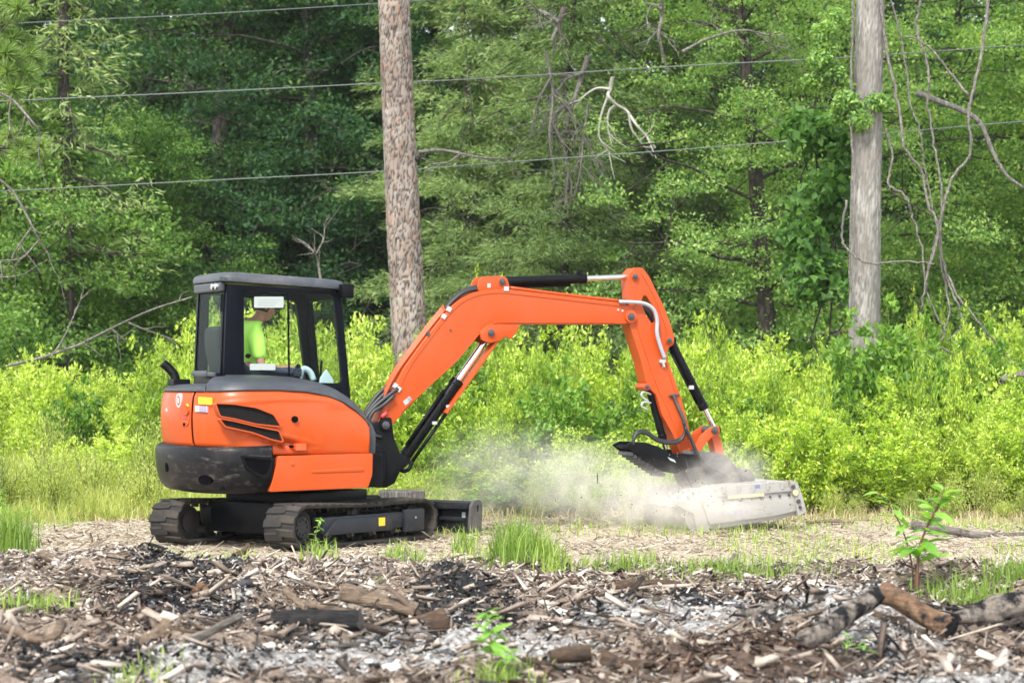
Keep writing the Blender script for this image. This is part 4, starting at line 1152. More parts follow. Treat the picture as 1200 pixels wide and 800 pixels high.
nodes = {
 'hip': ((HX, HY, HZ), .13, .15), 'waist': ((HX + .01, HY, HZ + .17), .115, .14), 'chest': ((HX + .05, HY, HZ + .34), .125, .16), 'nb': ((HX + .10, HY, HZ + .47), .075, .085),
 'neck': ((head_c.x - .055, HY, head_c.z - .125), .055, .055), 'skull': ((head_c.x - .015, HY, head_c.z - .02), .065, .065)}
edges = [('hip', 'waist'), ('waist', 'chest'), ('chest', 'nb'), ('nb', 'neck'), ('neck', 'skull')]
for s_, tg in ((-1, 'r'), (1, 'l')):
    yy = lambda d: HY + s_ * d
    nodes['sh' + tg] = ((HX + .08, yy(.18), HZ + .43), .070, .075)
    e = Vector((elb.x, HY + s_ * (HY - elb.y), elb.z)); w = Vector((wr.x, HY + s_ * (HY - wr.y), wr.z)); h_ = Vector((hd.x, HY + s_ * (HY - hd.y), hd.z))
    nodes['um' + tg] = (tuple((Vector(nodes['sh' + tg][0]) + e) / 2), .056, .058); nodes['el' + tg] = (tuple(e), .046, .046)
    nodes['fa' + tg] = (tuple(e.lerp(w, .4)), .043, .043); nodes['wr' + tg] = (tuple(w), .028, .033); nodes['pa' + tg] = (tuple(w.lerp(h_, .6)), .026, .042)
    edges += [('chest', 'sh' + tg), ('sh' + tg, 'um' + tg), ('um' + tg, 'el' + tg), ('el' + tg, 'fa' + tg), ('fa' + tg, 'wr' + tg), ('wr' + tg, 'pa' + tg)]
    nodes['th' + tg] = ((HX + .10, yy(.10), HZ - .02), .095, .10); nodes['kn' + tg] = ((HX + .50, yy(.13), HZ + .04), .065, .068)
    nodes['sn' + tg] = ((HX + .60, yy(.13), HZ - .18), .056, .056); nodes['an' + tg] = ((HX + .68, yy(.13), HZ - .36), .04, .042); nodes['to' + tg] = ((HX + .84, yy(.14), HZ - .40), .035, .045)
    edges += [('hip', 'th' + tg), ('th' + tg, 'kn' + tg), ('kn' + tg, 'sn' + tg), ('sn' + tg, 'an' + tg), ('an' + tg, 'to' + tg)]
slim = {k: (v[0], v[1] * (.72 if k[:2] in ('wa', 'ch', 'sh', 'um') else 1), v[2] * (.72 if k[:2] in ('wa', 'ch', 'sh', 'um') else 1)) for k, v in nodes.items()}   # under the shirt
body_me = skin_mesh('person', slim, edges, 'hip')
bm = bmesh.new(); bm.from_mesh(body_me); bpy.data.meshes.remove(body_me)
# fingers closed round the lever
for s_ in (-1, 1):
    hc = Vector((hd.x, HY + s_ * (HY - hd.y), hd.z))
    for k in range(4):
        zz = hc.z + .030 - k * .019; r = .0095 - .001 * (k == 3)
        pts = [(hc.x - .035, hc.y - .030, zz), (hc.x + .005, hc.y - .042, zz), (hc.x + .034, hc.y - .022, zz - .002), (hc.x + .036, hc.y + .006, zz - .004), (hc.x + .018 - .004 * k, hc.y + .024, zz - .005)]
        V_, F_ = tube_arrays(smooth_path(pts, 3), [r] * 10 + [r * .8, r * .7, r * .5], 7)
        vs = [bm.verts.new(v_) for v_ in V_]
        for f_ in F_: bm.faces.new([vs[i] for i in f_])
    pts = [(hc.x - .045, hc.y + .01, hc.z + .012), (hc.x - .02, hc.y + .034, hc.z + .026), (hc.x + .008, hc.y + .034, hc.z + .034), (hc.x + .026, hc.y + .02, hc.z + .036)]
    V_, F_ = tube_arrays(smooth_path(pts, 3), [.013] * 4 + [.011] * 4 + [.009, .007], 7)
    vs = [bm.verts.new(v_) for v_ in V_]
    for f_ in F_: bm.faces.new([vs[i] for i in f_])
# head: sphere pushed into skull, brow, nose, mouth, chin, ears
tilt = Matrix.Rotation(math.radians(14), 3, 'Y')
nu, nv = 40, 30; grid = []
for i in range(nv + 1):
    th_ = math.pi * i / nv
    for j in range(nu):
        ph = 2 * math.pi * j / nu
        d = Vector((math.sin(th_) * math.cos(ph), math.sin(th_) * math.sin(ph), math.cos(th_)))
        p = Vector((d.x * .098, d.y * .076, d.z * .118))
        if d.x < 0: p.x *= 1.03
        if d.z < 0:                      # narrow jaw, chin forward
            p.y *= 1 - .28 * (-d.z); p.x = p.x * (1 - .10 * -d.z) + .012 * -d.z
            if d.x < 0: p.x *= 1 - .35 * (-d.z)
        f = max(0, d.x)
        g = lambda y0, z0, sy, sz: math.exp(-((d.y - y0) / sy) ** 2 - ((d.z - z0) / sz) ** 2)
        if d.x > 0:
            p.x += .026 * g(0, -.14, .13, .14) + .012 * g(0, .06, .10, .16) + .006 * g(0, .20, .6, .08)
            p.x -= .012 * (g(.34, .07, .17, .09) + g(-.34, .07, .17, .09))
            p.x += .009 * g(0, -.44, .3, .05) + .009 * g(0, -.54, .26, .05) - .005 * g(0, -.49, .3, .025) + .014 * g(0, -.80, .3, .14)
        for sg in (-1, 1):
            e_ = math.exp(-((d.x + .05) / .16) ** 2 - ((d.z + .03) / .24) ** 2) * max(0, sg * d.y) ** 6
            p.y += sg * .018 * e_
        grid.append(head_c + tilt @ p)
vs = [bm.verts.new(g_) for g_ in grid]
for i in range(nv):
    for j in range(nu):
        a = [vs[i * nu + j], vs[i * nu + (j + 1) % nu], vs[(i + 1) * nu + (j + 1) % nu], vs[(i + 1) * nu + j]]
        bm.faces.new(a)
bmesh.ops.remove_doubles(bm, verts=bm.verts[:], dist=.0004)
me = bpy.data.meshes.new('person'); 
for v_ in bm.verts: v_.co -= Vector((HX, HY, HZ))
for f_ in bm.faces:
    f_.smooth = True; c_ = f_.calc_center_median()
    f_.material_index = 1 if (c_.z < .16 and not (c_.x > .02 and c_.z > .075)) else 0
bmesh.ops.recalc_face_normals(bm, faces=bm.faces[:])
bm.to_mesh(me); bm.free()
me.materials.append(SKIN); me.materials.append(TROUS)
pw = Matrix.Rotation(PHI, 4, 'Z') @ Vector((HX, HY, HZ))
person = mesh_obj('person', me); person.location = (MX + pw.x, MY + pw.y, HZ); person.rotation_euler = (0, 0, PHI)
tag(person, 'person in a lime shirt sitting in the excavator cab holding a lever', 'person')
sn = {k: (Vector(nodes[k][0]) - Vector((HX, HY, HZ)), nodes[k][1] + .012, nodes[k][2] + .014) for k in ('hip', 'waist', 'chest')}
sn['nb'] = (Vector(nodes['nb'][0]) - Vector((HX, HY, HZ)) + Vector((-.005, 0, .015)), .088, .10)
se = [('hip', 'waist'), ('waist', 'chest'), ('chest', 'nb')]
for tg in 'rl':
    a = Vector(nodes['sh' + tg][0]) - Vector((HX, HY, HZ)); b_ = Vector(nodes['el' + tg][0]) - Vector((HX, HY, HZ))
    sn['sh' + tg] = (a, .085, .088); sn['s1' + tg] = (a.lerp(b_, .45), .078, .078); sn['s2' + tg] = (a.lerp(b_, .84), .076, .074)
    se += [('chest', 'sh' + tg), ('sh' + tg, 's1' + tg), ('s1' + tg, 's2' + tg)]
shirt = skin_mesh('shirt', sn, se, 'hip')
V_ = np.empty(len(shirt.vertices) * 3); shirt.vertices.foreach_get('co', V_); V_ = V_.reshape(-1, 3)
V_ += (np.stack([vnoise(V_[:, 0] * 14 + 3, V_[:, 1] * 14, V_[:, 2] * 9, 5), vnoise(V_[:, 0] * 14, V_[:, 1] * 14, V_[:, 2] * 9, 6), np.full(len(V_), .5)], 1) - .5) * .022
shirt.vertices.foreach_set('co', V_.ravel()); shirt.materials.clear(); shirt.materials.append(LIME)
shirt.polygons.foreach_set('use_smooth', np.ones(len(shirt.polygons), dtype=bool))
mesh_obj('shirt', shirt, person)
# hair: a cap of short dark hair over crown and nape
V_ = []; F_ = []
for i in range(17):
    th_ = math.pi * .62 * i / 16
    for j in range(32):
        ph = 2 * math.pi * j / 32
        d = Vector((math.sin(th_) * math.cos(ph), math.sin(th_) * math.sin(ph), math.cos(th_)))
        lim = .40 if d.x > 0.25 else -.30
        if d.z < lim: d.z = lim
        p = Vector((d.x * .106, d.y * .083, d.z * .128)); p.x *= 1.03 if d.x < 0 else 1
        if d.z < 0 and d.x < 0: p.x *= 1 - .30 * -d.z
        p *= 1 + .03 * (random.Random(i * 40 + j).random() - .5)
        V_.append(head_c - Vector((HX, HY, HZ)) + tilt @ p)
for i in range(16):
    for j in range(32): F_.append((i * 32 + j, i * 32 + (j + 1) % 32, (i + 1) * 32 + (j + 1) % 32, (i + 1) * 32 + j))
mesh_obj('hair', np_mesh('hair', V_, F_, HAIRM, smooth=True), person)
# ------------------------------------------------------------------ vegetation helpers
def unit(A): return A / (np.linalg.norm(A, axis=1)[:, None] + 1e-9)
def leaf_arrays(C, D, N, L, W, fold=0.25):
    """one folded diamond (two triangles) per leaf: C centre, D along, N facing"""
    n = len(C)
    S = unit(np.cross(D, N)); N = unit(np.cross(S, D))
    L = np.broadcast_to(np.asarray(L, dtype=float), (n,))[:, None]; W = np.broadcast_to(np.asarray(W, dtype=float), (n,))[:, None]
    V = np.empty((n, 4, 3))
    V[:, 0] = C - D * L * .5
    V[:, 1] = C + S * W * .5 + N * W * fold - D * L * .06
    V[:, 2] = C + D * L * .5 - N * L * .10
    V[:, 3] = C - S * W * .5 + N * W * fold - D * L * .06
    b_ = np.arange(n)[:, None] * 4
    F = np.concatenate([b_ + np.array([[0, 1, 2]]), b_ + np.array([[0, 2, 3]])], 1).reshape(-1, 3)
    return V.reshape(-1, 3), F

class Tubes:
    def __init__(s): s.V = []; s.F = []; s.n = 0
    def add(s, path, rad, n=6):
        V, F = tube_arrays(path, rad, n, cap=False)
        s.V.append(V); s.F.append(np.array(F) + s.n); s.n += len(V)
    def mesh(s, name, m): return np_mesh(name, np.vstack(s.V), np.vstack(s.F), m, smooth=True)

def tree_meshes(seed, H, tr, cr, base, style, leafm, barkm, n_limbs=44, per=165, top=.35, lean=(0, 0), leaf=(.115, .055), flat=.85, droop=0.0, dense_to=9.5, clump=(.38, .78)):
    rng = np.random.default_rng(seed)
    T = Tubes()
    z = np.linspace(-.15, H * .97, 14)
    wob = np.cumsum(np.cumsum(rng.normal(0, .035, (14, 2)), 0), 0) * .6; wob -= wob[0]
    tp = np.stack([wob[:, 0] + lean[0] * z, wob[:, 1] + lean[1] * z, z], 1)
    rr = tr * (1 - .85 * (z / H)); rr[0] *= 1.35; rr[1] *= 1.08
    T.add(tp, np.maximum(rr, .02), 10)
    C = []; R = []
    for i in range(n_limbs):
        f = (i + rng.random()) / n_limbs
        zb = base + (H * .96 - base) * f ** 1.1
        prof = math.sin(math.pi * (0.25 + 0.70 * f)) ** .7 if style != 'cedar' else (1.05 - .8 * f)
        L = cr * prof * rng.uniform(.65, 1.15)
        az = i * 2.39996 + rng.normal(0, .35)
        p0 = np.array([np.interp(zb, z, tp[:, 0]), np.interp(zb, z, tp[:, 1]), zb])
        up = rng.uniform(.05, .55) if style != 'cedar' else rng.uniform(-.05, .3)
        t = np.linspace(0, 1, 7)[:, None]
        d = np.array([math.cos(az), math.sin(az), 0])
        path = p0 + d * (L * t) + np.array([0, 0, 1.0]) * (L * (up * t - (.35 + droop) * t ** 2 * (1 if style == 'cedar' else .6)))
        path += np.cumsum(rng.normal(0, .035 * L / 2, path.shape), 0) * (t > 0)
        T.add(path, np.linspace(max(.02, tr * .28 * (1 - f * .7)), .008, 7), 5)
        for k in range(7):
            s_ = .12 + .88 * (k + rng.random()) / 7
            q = np.array([np.interp(s_, t[:, 0], path[:, a]) for a in range(3)])
            off = rng.normal(0, 1, 3) * np.array([.45, .45, .50]) * (L / 2.4) * (0.4 + s_)
            C.append(q + off); R.append(rng.uniform(*clump) * (.75 + .35 * (1 - f)))
            if k % 2 == 0:
                T.add(np.stack([q, q + off * .6 + np.array([0, 0, -.03]), q + off]), [.014, .009, .005], 4)
    C = np.array(C); R = np.array(R)
    hi = C[:, 2] > dense_to
    cnt = np.maximum(4, (per * (R / .58) ** 2 * np.where(hi, top, 1))).astype(int)
    idx = np.repeat(np.arange(len(C)), cnt); n = len(idx)
    u = unit(rng.normal(size=(n, 3))); u[:, 2] = np.where(u[:, 2] < -.2, -u[:, 2] * rng.random(n), u[:, 2])
    rad = R[idx] * rng.random(n) ** .45
    sh = np.stack([np.ones(n), np.ones(n), np.full(n, flat)], 1)
    P = C[idx] + u * sh * rad[:, None]
    out = P.copy(); out[:, 2] *= 0; out = unit(out + 1e-6)
    big = np.where(hi[idx], 1.7, 1.0)
    if style == 'cedar':
        D = unit(out * .8 + u * .7 + rng.normal(size=(n, 3)) * .45 + np.array([0, 0, -.28 - droop]))
        N = unit(rng.normal(size=(n, 3)) + np.array([0, 0, .8]))
        L = rng.uniform(.7, 1.35, n) * leaf[0] * big; W = L * rng.uniform(.7, 1.2, n) * leaf[1] / leaf[0]
        P[:, 2] -= rad * .25
    else:
        D = unit(u * .6 + rng.normal(size=(n, 3)) * .7 + np.array([0, 0, -.25]))
        N = unit(u * .5 + rng.normal(size=(n, 3)) * .6 + np.array([0, 0, .75]))
        L = rng.uniform(.7, 1.3, n) * leaf[0] * big; W = L * leaf[1] / leaf[0] * rng.uniform(.8, 1.2, n)
    V, F = leaf_arrays(P, D, N, L, W)
    return T.mesh('trunk', barkm), np_mesh('crown', V, F, leafm)

def place_tree(name, meshes, X, Y, label, rz=0.0, sc=1.0, group=None, sz=None):
    o = empty(name, (X, Y, float(ground_z(X, Y)) - .02), rz)
    o.scale = (sc, sc, sz or sc)
    tag(o, label, 'tree', group)
    mesh_obj('trunk', meshes[0], o); mesh_obj('crown', meshes[1], o)
    return o

DARKLEAF = leaf_mat('dark_hardwood_leaf', [(0.10, (0.020, 0.056, 0.028)), (.40, (0.041, 0.102, 0.044)), (.66, (0.082, 0.164, 0.055)), (.92, (0.178, 0.258, 0.079))], .42, .65, .2)
MIDLEAF = leaf_mat('mid_green_leaf', [(0.10, (0.041, 0.098, 0.026)), (.40, (0.094, 0.189, 0.047)), (.68, (0.186, 0.303, 0.073)), (.94, (0.351, 0.443, 0.118))], .42, .65, .2)
CEDARL = leaf_mat('cedar_spray', [(0.10, (0.072, 0.115, 0.048)), (.40, (0.155, 0.239, 0.090)), (.68, (0.271, 0.361, 0.135)), (.94, (0.413, 0.455, 0.223))], .32, .65, .2)
OAKLEAF = leaf_mat('light_oak_leaf', [(0.10, (0.067, 0.134, 0.046)), (.40, (0.153, 0.277, 0.083)), (.68, (0.295, 0.426, 0.123)), (.94, (0.510, 0.593, 0.218))], .42, .65, .2)
SHRUBL = leaf_mat('bright_shrub_leaf', [(0.08, (0.087, 0.155, 0.019)), (.36, (0.213, 0.334, 0.035)), (.66, (0.416, 0.534, 0.067)), (.94, (0.704, 0.720, 0.146))], .42, .45, .45)
SHRUBY = leaf_mat('yellow_shrub_leaf', [(0.08, (0.127, 0.185, 0.026)), (.36, (0.311, 0.417, 0.061)), (.66, (0.545, 0.628, 0.125)), (.94, (0.720, 0.794, 0.249))], .42, .45, .45)
PINEN = leaf_mat('pine_needle', [(0.10, (.10, .18, .05)), (.45, (.22, .33, .10)), (.75, (.36, .47, .17)), (.95, (.50, .58, .27))], .35, .5, .3)
BARKD = bark_mat('dark_bark', (.025, .020, .016), (.060, .048, .040), (.11, .095, .08))
BARKG = bark_mat('grey_bark', (.14, .125, .11), (.24, .22, .20), (.36, .34, .31), (1, 1, .12), 26, .5)
DEADW = bark_mat('dead_wood', (.10, .09, .078), (.20, .18, .16), (.32, .295, .265), (1, 1, .3), 30, .4)

def X_at(u, Y): return (u - 600.0) / FPX * Y
# ------------------------------------------------------------------ the wood behind the clearing
dark_a = tree_meshes(1, 14, .22, 3.3, 1.2, 'oak', DARKLEAF, BARKD, 50, 225, leaf=(.095, .050))
dark_b = tree_meshes(2, 15, .26, 3.6, 0.9, 'oak', DARKLEAF, BARKD, 52, 200, leaf=(.098, .052), clump=(.45, .9))
dark_c = tree_meshes(3, 13, .18, 2.9, 0.6, 'oak', DARKLEAF, BARKD, 48, 235, leaf=(.085, .045))
mid_a = tree_meshes(4, 7.0, .12, 2.1, 0.5, 'oak', MIDLEAF, BARKD, 34, 260, leaf=(.078, .042))
mid_b = tree_meshes(5, 9.5, .15, 2.5, 0.6, 'oak', MIDLEAF, BARKD, 38, 250, leaf=(.08, .043))
ced_a = tree_meshes(6, 12.5, .10, 2.7, 0.7, 'cedar', CEDARL, BARKD, 64, 350, leaf=(.105, .020), flat=.8, droop=.10, clump=(.32, .6))
ced_b = tree_meshes(7, 12.0, .09, 2.5, 0.5, 'cedar', CEDARL, BARKD, 62, 350, leaf=(.10, .020), flat=.8, droop=.2, clump=(.30, .6))
oak_a = tree_meshes(8, 13, .16, 2.6, 0.7, 'oak', OAKLEAF, BARKD, 52, 330, leaf=(.066, .034), clump=(.3, .62), flat=.85)
oak_b = tree_meshes(9, 11.5, .14, 2.4, 0.8, 'oak', OAKLEAF, BARKD, 46, 290, leaf=(.070, .036), clump=(.3, .62))

# each tree that can be told apart: (kind, column, depth, turn, scale, name, label)
front = [
 (dark_b, 245, 46.0, .4, 1.0, 'hardwood_tree', 'tall dark green hardwood directly above and behind the excavator cab'),
 (dark_a, 372, 44.5, 1.9, 1.0, 'hardwood_tree', 'dark green hardwood just left of the pine trunk'),
 (dark_c, 160, 49.5, 3.0, 1.05, 'hardwood_tree', 'shaded dark green hardwood behind the slim trunk at upper left'),
 (dark_c, 455, 49.0, 5.0, 1.1, 'hardwood_tree', 'dark hardwood whose crown shows on both sides of the pine trunk'),
 (mid_a, 62, 38.0, .9, 1.0, 'understory_tree', 'low mid green leafy tree above the weeds at far left'),
 (mid_a, 170, 41.0, 2.6, .82, 'understory_tree', 'small mid green tree behind the fallen branch left of the cab'),
 (mid_b, -60, 43.0, .2, 1.05, 'understory_tree', 'mid green tree at the left edge behind the pine boughs'),
 (ced_a, 560, 41.0, .3, 1.0, 'cedar_tree', 'feathery cedar just right of the pine trunk'),
 (ced_b, 655, 38.5, 2.2, 1.0, 'cedar_tree', 'feathery cedar full of bare twigs above the raised boom'),
 (ced_a, 752, 40.0, 4.1, .95, 'cedar_tree', 'feathery cedar behind the white forked dead branch'),
 (ced_b, 610, 45.0, 5.3, 1.1, 'cedar_tree', 'cedar standing back between the two nearer feathery cedars'),
 (oak_a, 905, 36.5, .8, 1.0, 'oak_tree', 'light green small-leaved oak left of the grey vine-hung trunk'),
 (oak_b, 985, 39.5, 2.9, 1.0, 'oak_tree', 'small-leaved oak directly behind the grey vine-hung trunk'),
 (dark_a, 838, 45.0, .1, .95, 'hardwood_tree', 'dark tree in the gap between cedars and light green oak'),
 (oak_b, 1085, 41.5, 4.4, 1.02, 'oak_tree', 'green oak behind the tangle of hanging vines'),
 (mid_b, 1215, 39.0, 1.2, 1.0, 'understory_tree', 'leafy tree at the right edge of the wood'),
 (dark_c, 1150, 47.0, 2.0, .9, 'hardwood_tree', 'dark blue green tree in the gap right of the vines'),
]
for ms, u, Y, rz, sc, nm, lb in front:
    place_tree(nm, ms, X_at(u, Y), Y, lb, rz, sc)
rs = random.Random(5)
kinds = [dark_a, dark_b, dark_c]
deep = []
for i in range(11):
    X = -17.5 + i * 3.5 + rs.uniform(-.6, .6); Y = 53.5 + rs.uniform(-1.5, 1.5)
    deep.append((place_tree('hardwood_tree', kinds[i % 3], X, Y, 'deep', rs.uniform(0, 6.28), rs.uniform(1.0, 1.15), 'trees deep in the wood'), 'dark hardwood of the nearest row deep in the wood', X))
for i in range(12):
    X = -19 + i * 3.4 + rs.uniform(-.8, .8); Y = 57 + rs.uniform(-1.2, 1.2)
    deep.append((place_tree('hardwood_tree', kinds[(i + 2) % 3], X, Y, 'deep', rs.uniform(0, 6.28), rs.uniform(1.05, 1.2), 'trees deep in the wood'), 'dark hardwood of the middle row deep in the wood', X))
for i in range(10):
    X = -20 + i * 4.4 + rs.uniform(-.8, .8); Y = 61 + rs.uniform(-1.5, 1.5)
    deep.append((place_tree('hardwood_tree', kinds[(i + 1) % 3], X, Y, 'deep', rs.uniform(0, 6.28), rs.uniform(1.1, 1.25), 'trees deep in the wood'), 'dark hardwood of the rearmost row deep in the wood', X))

order_labels(deep)
# slim dark trunk with thin yellowish foliage, upper left
slim = tree_meshes(21, 14, .15, 1.5, 3.6, 'cedar', CEDARL, BARKD, 40, 75, leaf=(.14, .03), flat=.8, droop=.2, clump=(.25, .5), lean=(.022, 0))
place_tree('cypress_tree', slim, X_at(80, 37.5), 37.5, 'slim dark trunk with thin yellowish foliage at upper left', 0)

# ---- the pine in front of the wood: bark in plates
def plated_trunk(name, base, topp, r0, r1, cell, depth, mats, seed, nu=72, nvr=420, crack=.12):
    rng = np.random.default_rng(seed)
    ax = np.array(topp) - np.array(base); Hh = np.linalg.norm(ax)
    tt = np.linspace(0, 1, nvr); th = np.linspace(0, 2 * np.pi, nu, endpoint=False)
    TT, TH = np.meshgrid(tt, th, indexing='ij')
    rad = r0 + (r1 - r0) * TT
    # wrapped cell pattern in (angle, height)
    ncol = max(6, int(2 * math.pi * r0 / cell[0])); cx = TH / (2 * math.pi) * ncol; cy = TT * Hh / cell[1]
    wx = cx + .9 * (vnoise(cx * 1.3, cy * 1.3, seed=seed) - .5); wy = cy + 1.1 * (vnoise(cx * 1.1 + 9, cy * 1.1, seed=seed + 1) - .5)
    f1 = np.full(TT.shape, 9.0); f2 = np.full(TT.shape, 9.0); idv = np.zeros(TT.shape)
    ix, iy = np.floor(wx), np.floor(wy)
    for dx in (-1, 0, 1):
        for dy in (-1, 0, 1):
            gx, gy = ix + dx, iy + dy; gm = np.mod(gx, ncol)
            px = gx + _hash(gm, gy, gm * 0, seed + 5); py = gy + _hash(gm, gy, gm * 0, seed + 6)
            dd = np.hypot(wx - px, wy - py); cid = _hash(gm, gy, gm * 0, seed + 7)
            closer = dd < f1
            f2 = np.where(closer, f1, np.minimum(f2, dd)); idv = np.where(closer, cid, idv); f1 = np.where(closer, dd, f1)
    e = sstep(.01, crack, f2 - f1)
    rad = rad + depth * (e * (.55 + .6 * idv) - .5) + .012 * (vnoise(TH * 2, TT * Hh * .8, seed=seed + 9) - .5)
    bend = .03 * np.sin(TT * 5 + seed)
    P = np.array(base)[None, None] + ax[None, None] * TT[..., None] + np.stack([np.cos(TH) * rad + bend, np.sin(TH) * rad, TT * 0], -1)
    i = (np.arange(nvr - 1)[:, None] * nu + np.arange(nu)[None]); j = (np.arange(nvr - 1)[:, None] * nu + (np.arange(nu)[None] + 1) % nu)
    F = np.stack([i, j, j + nu, i + nu], -1).reshape(-1, 4)
    me = np_mesh(name, P.reshape(-1, 3), F, mats, smooth=False)
    set_attr(me, 'plate', e.ravel()); set_attr(me, 'plate_tone', idv.ravel())
    return me
def plate_mat(name, crack, lo, hi, pink):
    m, nt, b = mat(name)
    n = noise(nt, 30, 5, .7, coords(nt, 'Object', (1, 1, .4)))
    f = math_node(nt, 'ADD', math_node(nt, 'MULTIPLY', attr(nt, 'plate_tone'), .6), math_node(nt, 'MULTIPLY', n.outputs[0], .5))
    c = ramp(nt, [(.2, lo), (.55, hi), (.85, pink)], f).outputs[0]
    n_b = noise(nt, 2.2, 4, .65, coords(nt, 'Object', (1, 1, .5)))
    c = mixc(nt, ramp(nt, [(.38, (0, 0, 0)), (.68, (1, 1, 1))], n_b.outputs[0]).outputs[0], c, mixc(nt, 1.0, c, (.55, .52, .50), 'MULTIPLY'))
    c = mixc(nt, attr(nt, 'plate'), crack, c)
    nt.links.new(c, b.inputs['Base Color']); b.inputs['Roughness'].default_value = .92
    b.inputs['Specular IOR Level'].default_value = .2
    bump(nt, b, n.outputs[0], .5, .01)
    return m
PINEB = plate_mat('pine_bark_plates', (.042, .034, .029), (.18, .152, .132), (.33, .29, .255), (.28, .195, .15))
PY = 29.5
pb, pt_ = at(487, 470, PY), at(463, -10, PY)
pb[2] = 0; dirp = (pt_ - at(482, 410, PY)); dirp /= dirp[2]
pbase = at(482, 410, PY) - dirp * (at(482, 410, PY)[2] + .1); ptop = pbase + dirp * 13.0
pine = empty('pine_tree', tuple(pbase))
tag(pine, 'tall straight pine trunk with scaly pinkish grey bark behind the boom', 'tree')
mesh_obj('trunk', plated_trunk('trunk', (0, 0, 0), tuple(ptop - pbase), .225, .150, (.048, .11), .016, PINEB, 3, 84, 440, .26), pine)
def needle_tufts(seed, centres, n_each, L, m, spread=1.0, dirs=None):
    rng = np.random.default_rng(seed); C = np.repeat(np.asarray(centres), n_each, 0); n = len(C)
    D = unit(rng.normal(size=(n, 3)) * spread + (0 if dirs is None else np.repeat(np.asarray(dirs), n_each, 0)))
    Ln = rng.uniform(.7, 1.1, n) * L
    V, F = leaf_arrays(C + D * Ln[:, None] * .5, D, unit(rng.normal(size=(n, 3))), Ln, .010, .1)
    return np_mesh('needles', V, F, m)
rng = np.random.default_rng(77)
cc = rng.normal(size=(90, 3)) * np.array([1.5, 1.5, 1.0]) + (ptop - pbase) + np.array([0, 0, .3])
mesh_obj('crown', needle_tufts(8, cc, 60, .28, PINEN, 1.0), pine)
T = Tubes()
for c_ in cc[::3]:
    a = (ptop - pbase) * rng.uniform(.90, 1.0); T.add(np.stack([a, (a + c_) / 2 + np.array([0, 0, .1]), c_]), [.05, .03, .01], 5)
mesh_obj('limb', T.mesh('limb', BARKD), pine)
p = at(490, 185, PY) - pbase
knot = MB(); knot.tube([tuple(p - np.array([.06, 0, .0])), tuple(p + np.array([.0, -.06, .01])), tuple(p + np.array([.015, -.10, .02]))], [.07, .05, .03], 10); knot.build('bark_knot', BARKD, pine, smooth=True)

# ---- grey vine-hung trunk on the right
VY = 29.8
gb_, gt_ = at(1014, 400, VY), at(1023, -5, VY)
dirp = gt_ - gb_; dirp /= dirp[2]; gbase = gb_ - dirp * (gb_[2] + .1); gtop = gbase + dirp * 12
GREYTR = plate_mat('grey_trunk_bark', (.13, .122, .11), (.21, .197, .178), (.285, .27, .247), (.34, .322, .296))
gt = empty('grey_tree', tuple(gbase)); tag(gt, 'grey tree trunk hung with vines at right', 'tree')
mesh_obj('trunk', plated_trunk('trunk', (0, 0, 0), tuple(gtop - gbase), .208, .140, (.022, .22), .010, GREYTR, 9, 84, 300, .3), gt)
rng = np.random.default_rng(78)
def leaf_cloud(seed, centres, radii, n, leaf, m, name, flat=.7):
    rng = np.random.default_rng(seed); centres = np.asarray(centres); idx = rng.integers(0, len(centres), n)
    u = unit(rng.normal(size=(n, 3))); P = centres[idx] + u * np.array([1, 1, flat]) * (np.asarray(radii)[idx] * rng.random(n) ** .5)[:, None]
    D = unit(u * .5 + rng.normal(size=(n, 3)) * .7 + np.array([0, 0, -.3])); N = unit(rng.normal(size=(n, 3)) * .6 + np.array([0, -.4, .8]))
    L = rng.uniform(.7, 1.3, n) * leaf[0]; V, F = leaf_arrays(P, D, N, L, L * leaf[1] / leaf[0]); return np_mesh(name, V, F, m)
cc = rng.normal(size=(40, 3)) * np.array([1.4, 1.4, 1.0]) + (gtop - gbase)
mesh_obj('crown', leaf_cloud(4, cc, np.full(40, .6), 9000, (.14, .07), OAKLEAF, 'crown'), gt)
T = Tubes()
for c_ in cc[::3]:
    a = (gtop - gbase) * rng.uniform(.88, 1.0); T.add(np.stack([a, (a + c_) / 2, c_]), [.05, .03, .01], 5)
mesh_obj('limb', T.mesh('limb', BARKG), gt)
VINEL = leaf_mat('vine_leaf', [(0.10, (.030, .085, .018)), (.45, (.075, .17, .035)), (.75, (.14, .26, .055)), (.95, (.25, .36, .09))], .42, .55, .3)
rng = np.random.default_rng(79)
cc = np.array([at(rng.uniform(930, 1000), rng.uniform(140, 345), 31.2 + rng.uniform(-.4, .4)) for _ in range(46)]); vo_ = np.array([X_at(965, 31.2), 31.2, 0.0])
vp = empty('climbing_vine', tuple(vo_)); tag(vp, 'broad-leaved climbing vine curtain left of the grey trunk', 'vine')
mesh_obj('foliage', leaf_cloud(6, cc - vo_, np.full(46, .28), 2600, (.13, .095), VINEL, 'foliage', .9), vp)
T = Tubes()
for k in range(5):
    q = np.array([np.array([rng.normal(0, .25), rng.normal(0, .15), z]) for z in np.linspace(-.1, 4.8, 8)]); T.add(q, np.linspace(.02, .008, 8), 5)
mesh_obj('stem', T.mesh('stem', BARKD), vp)
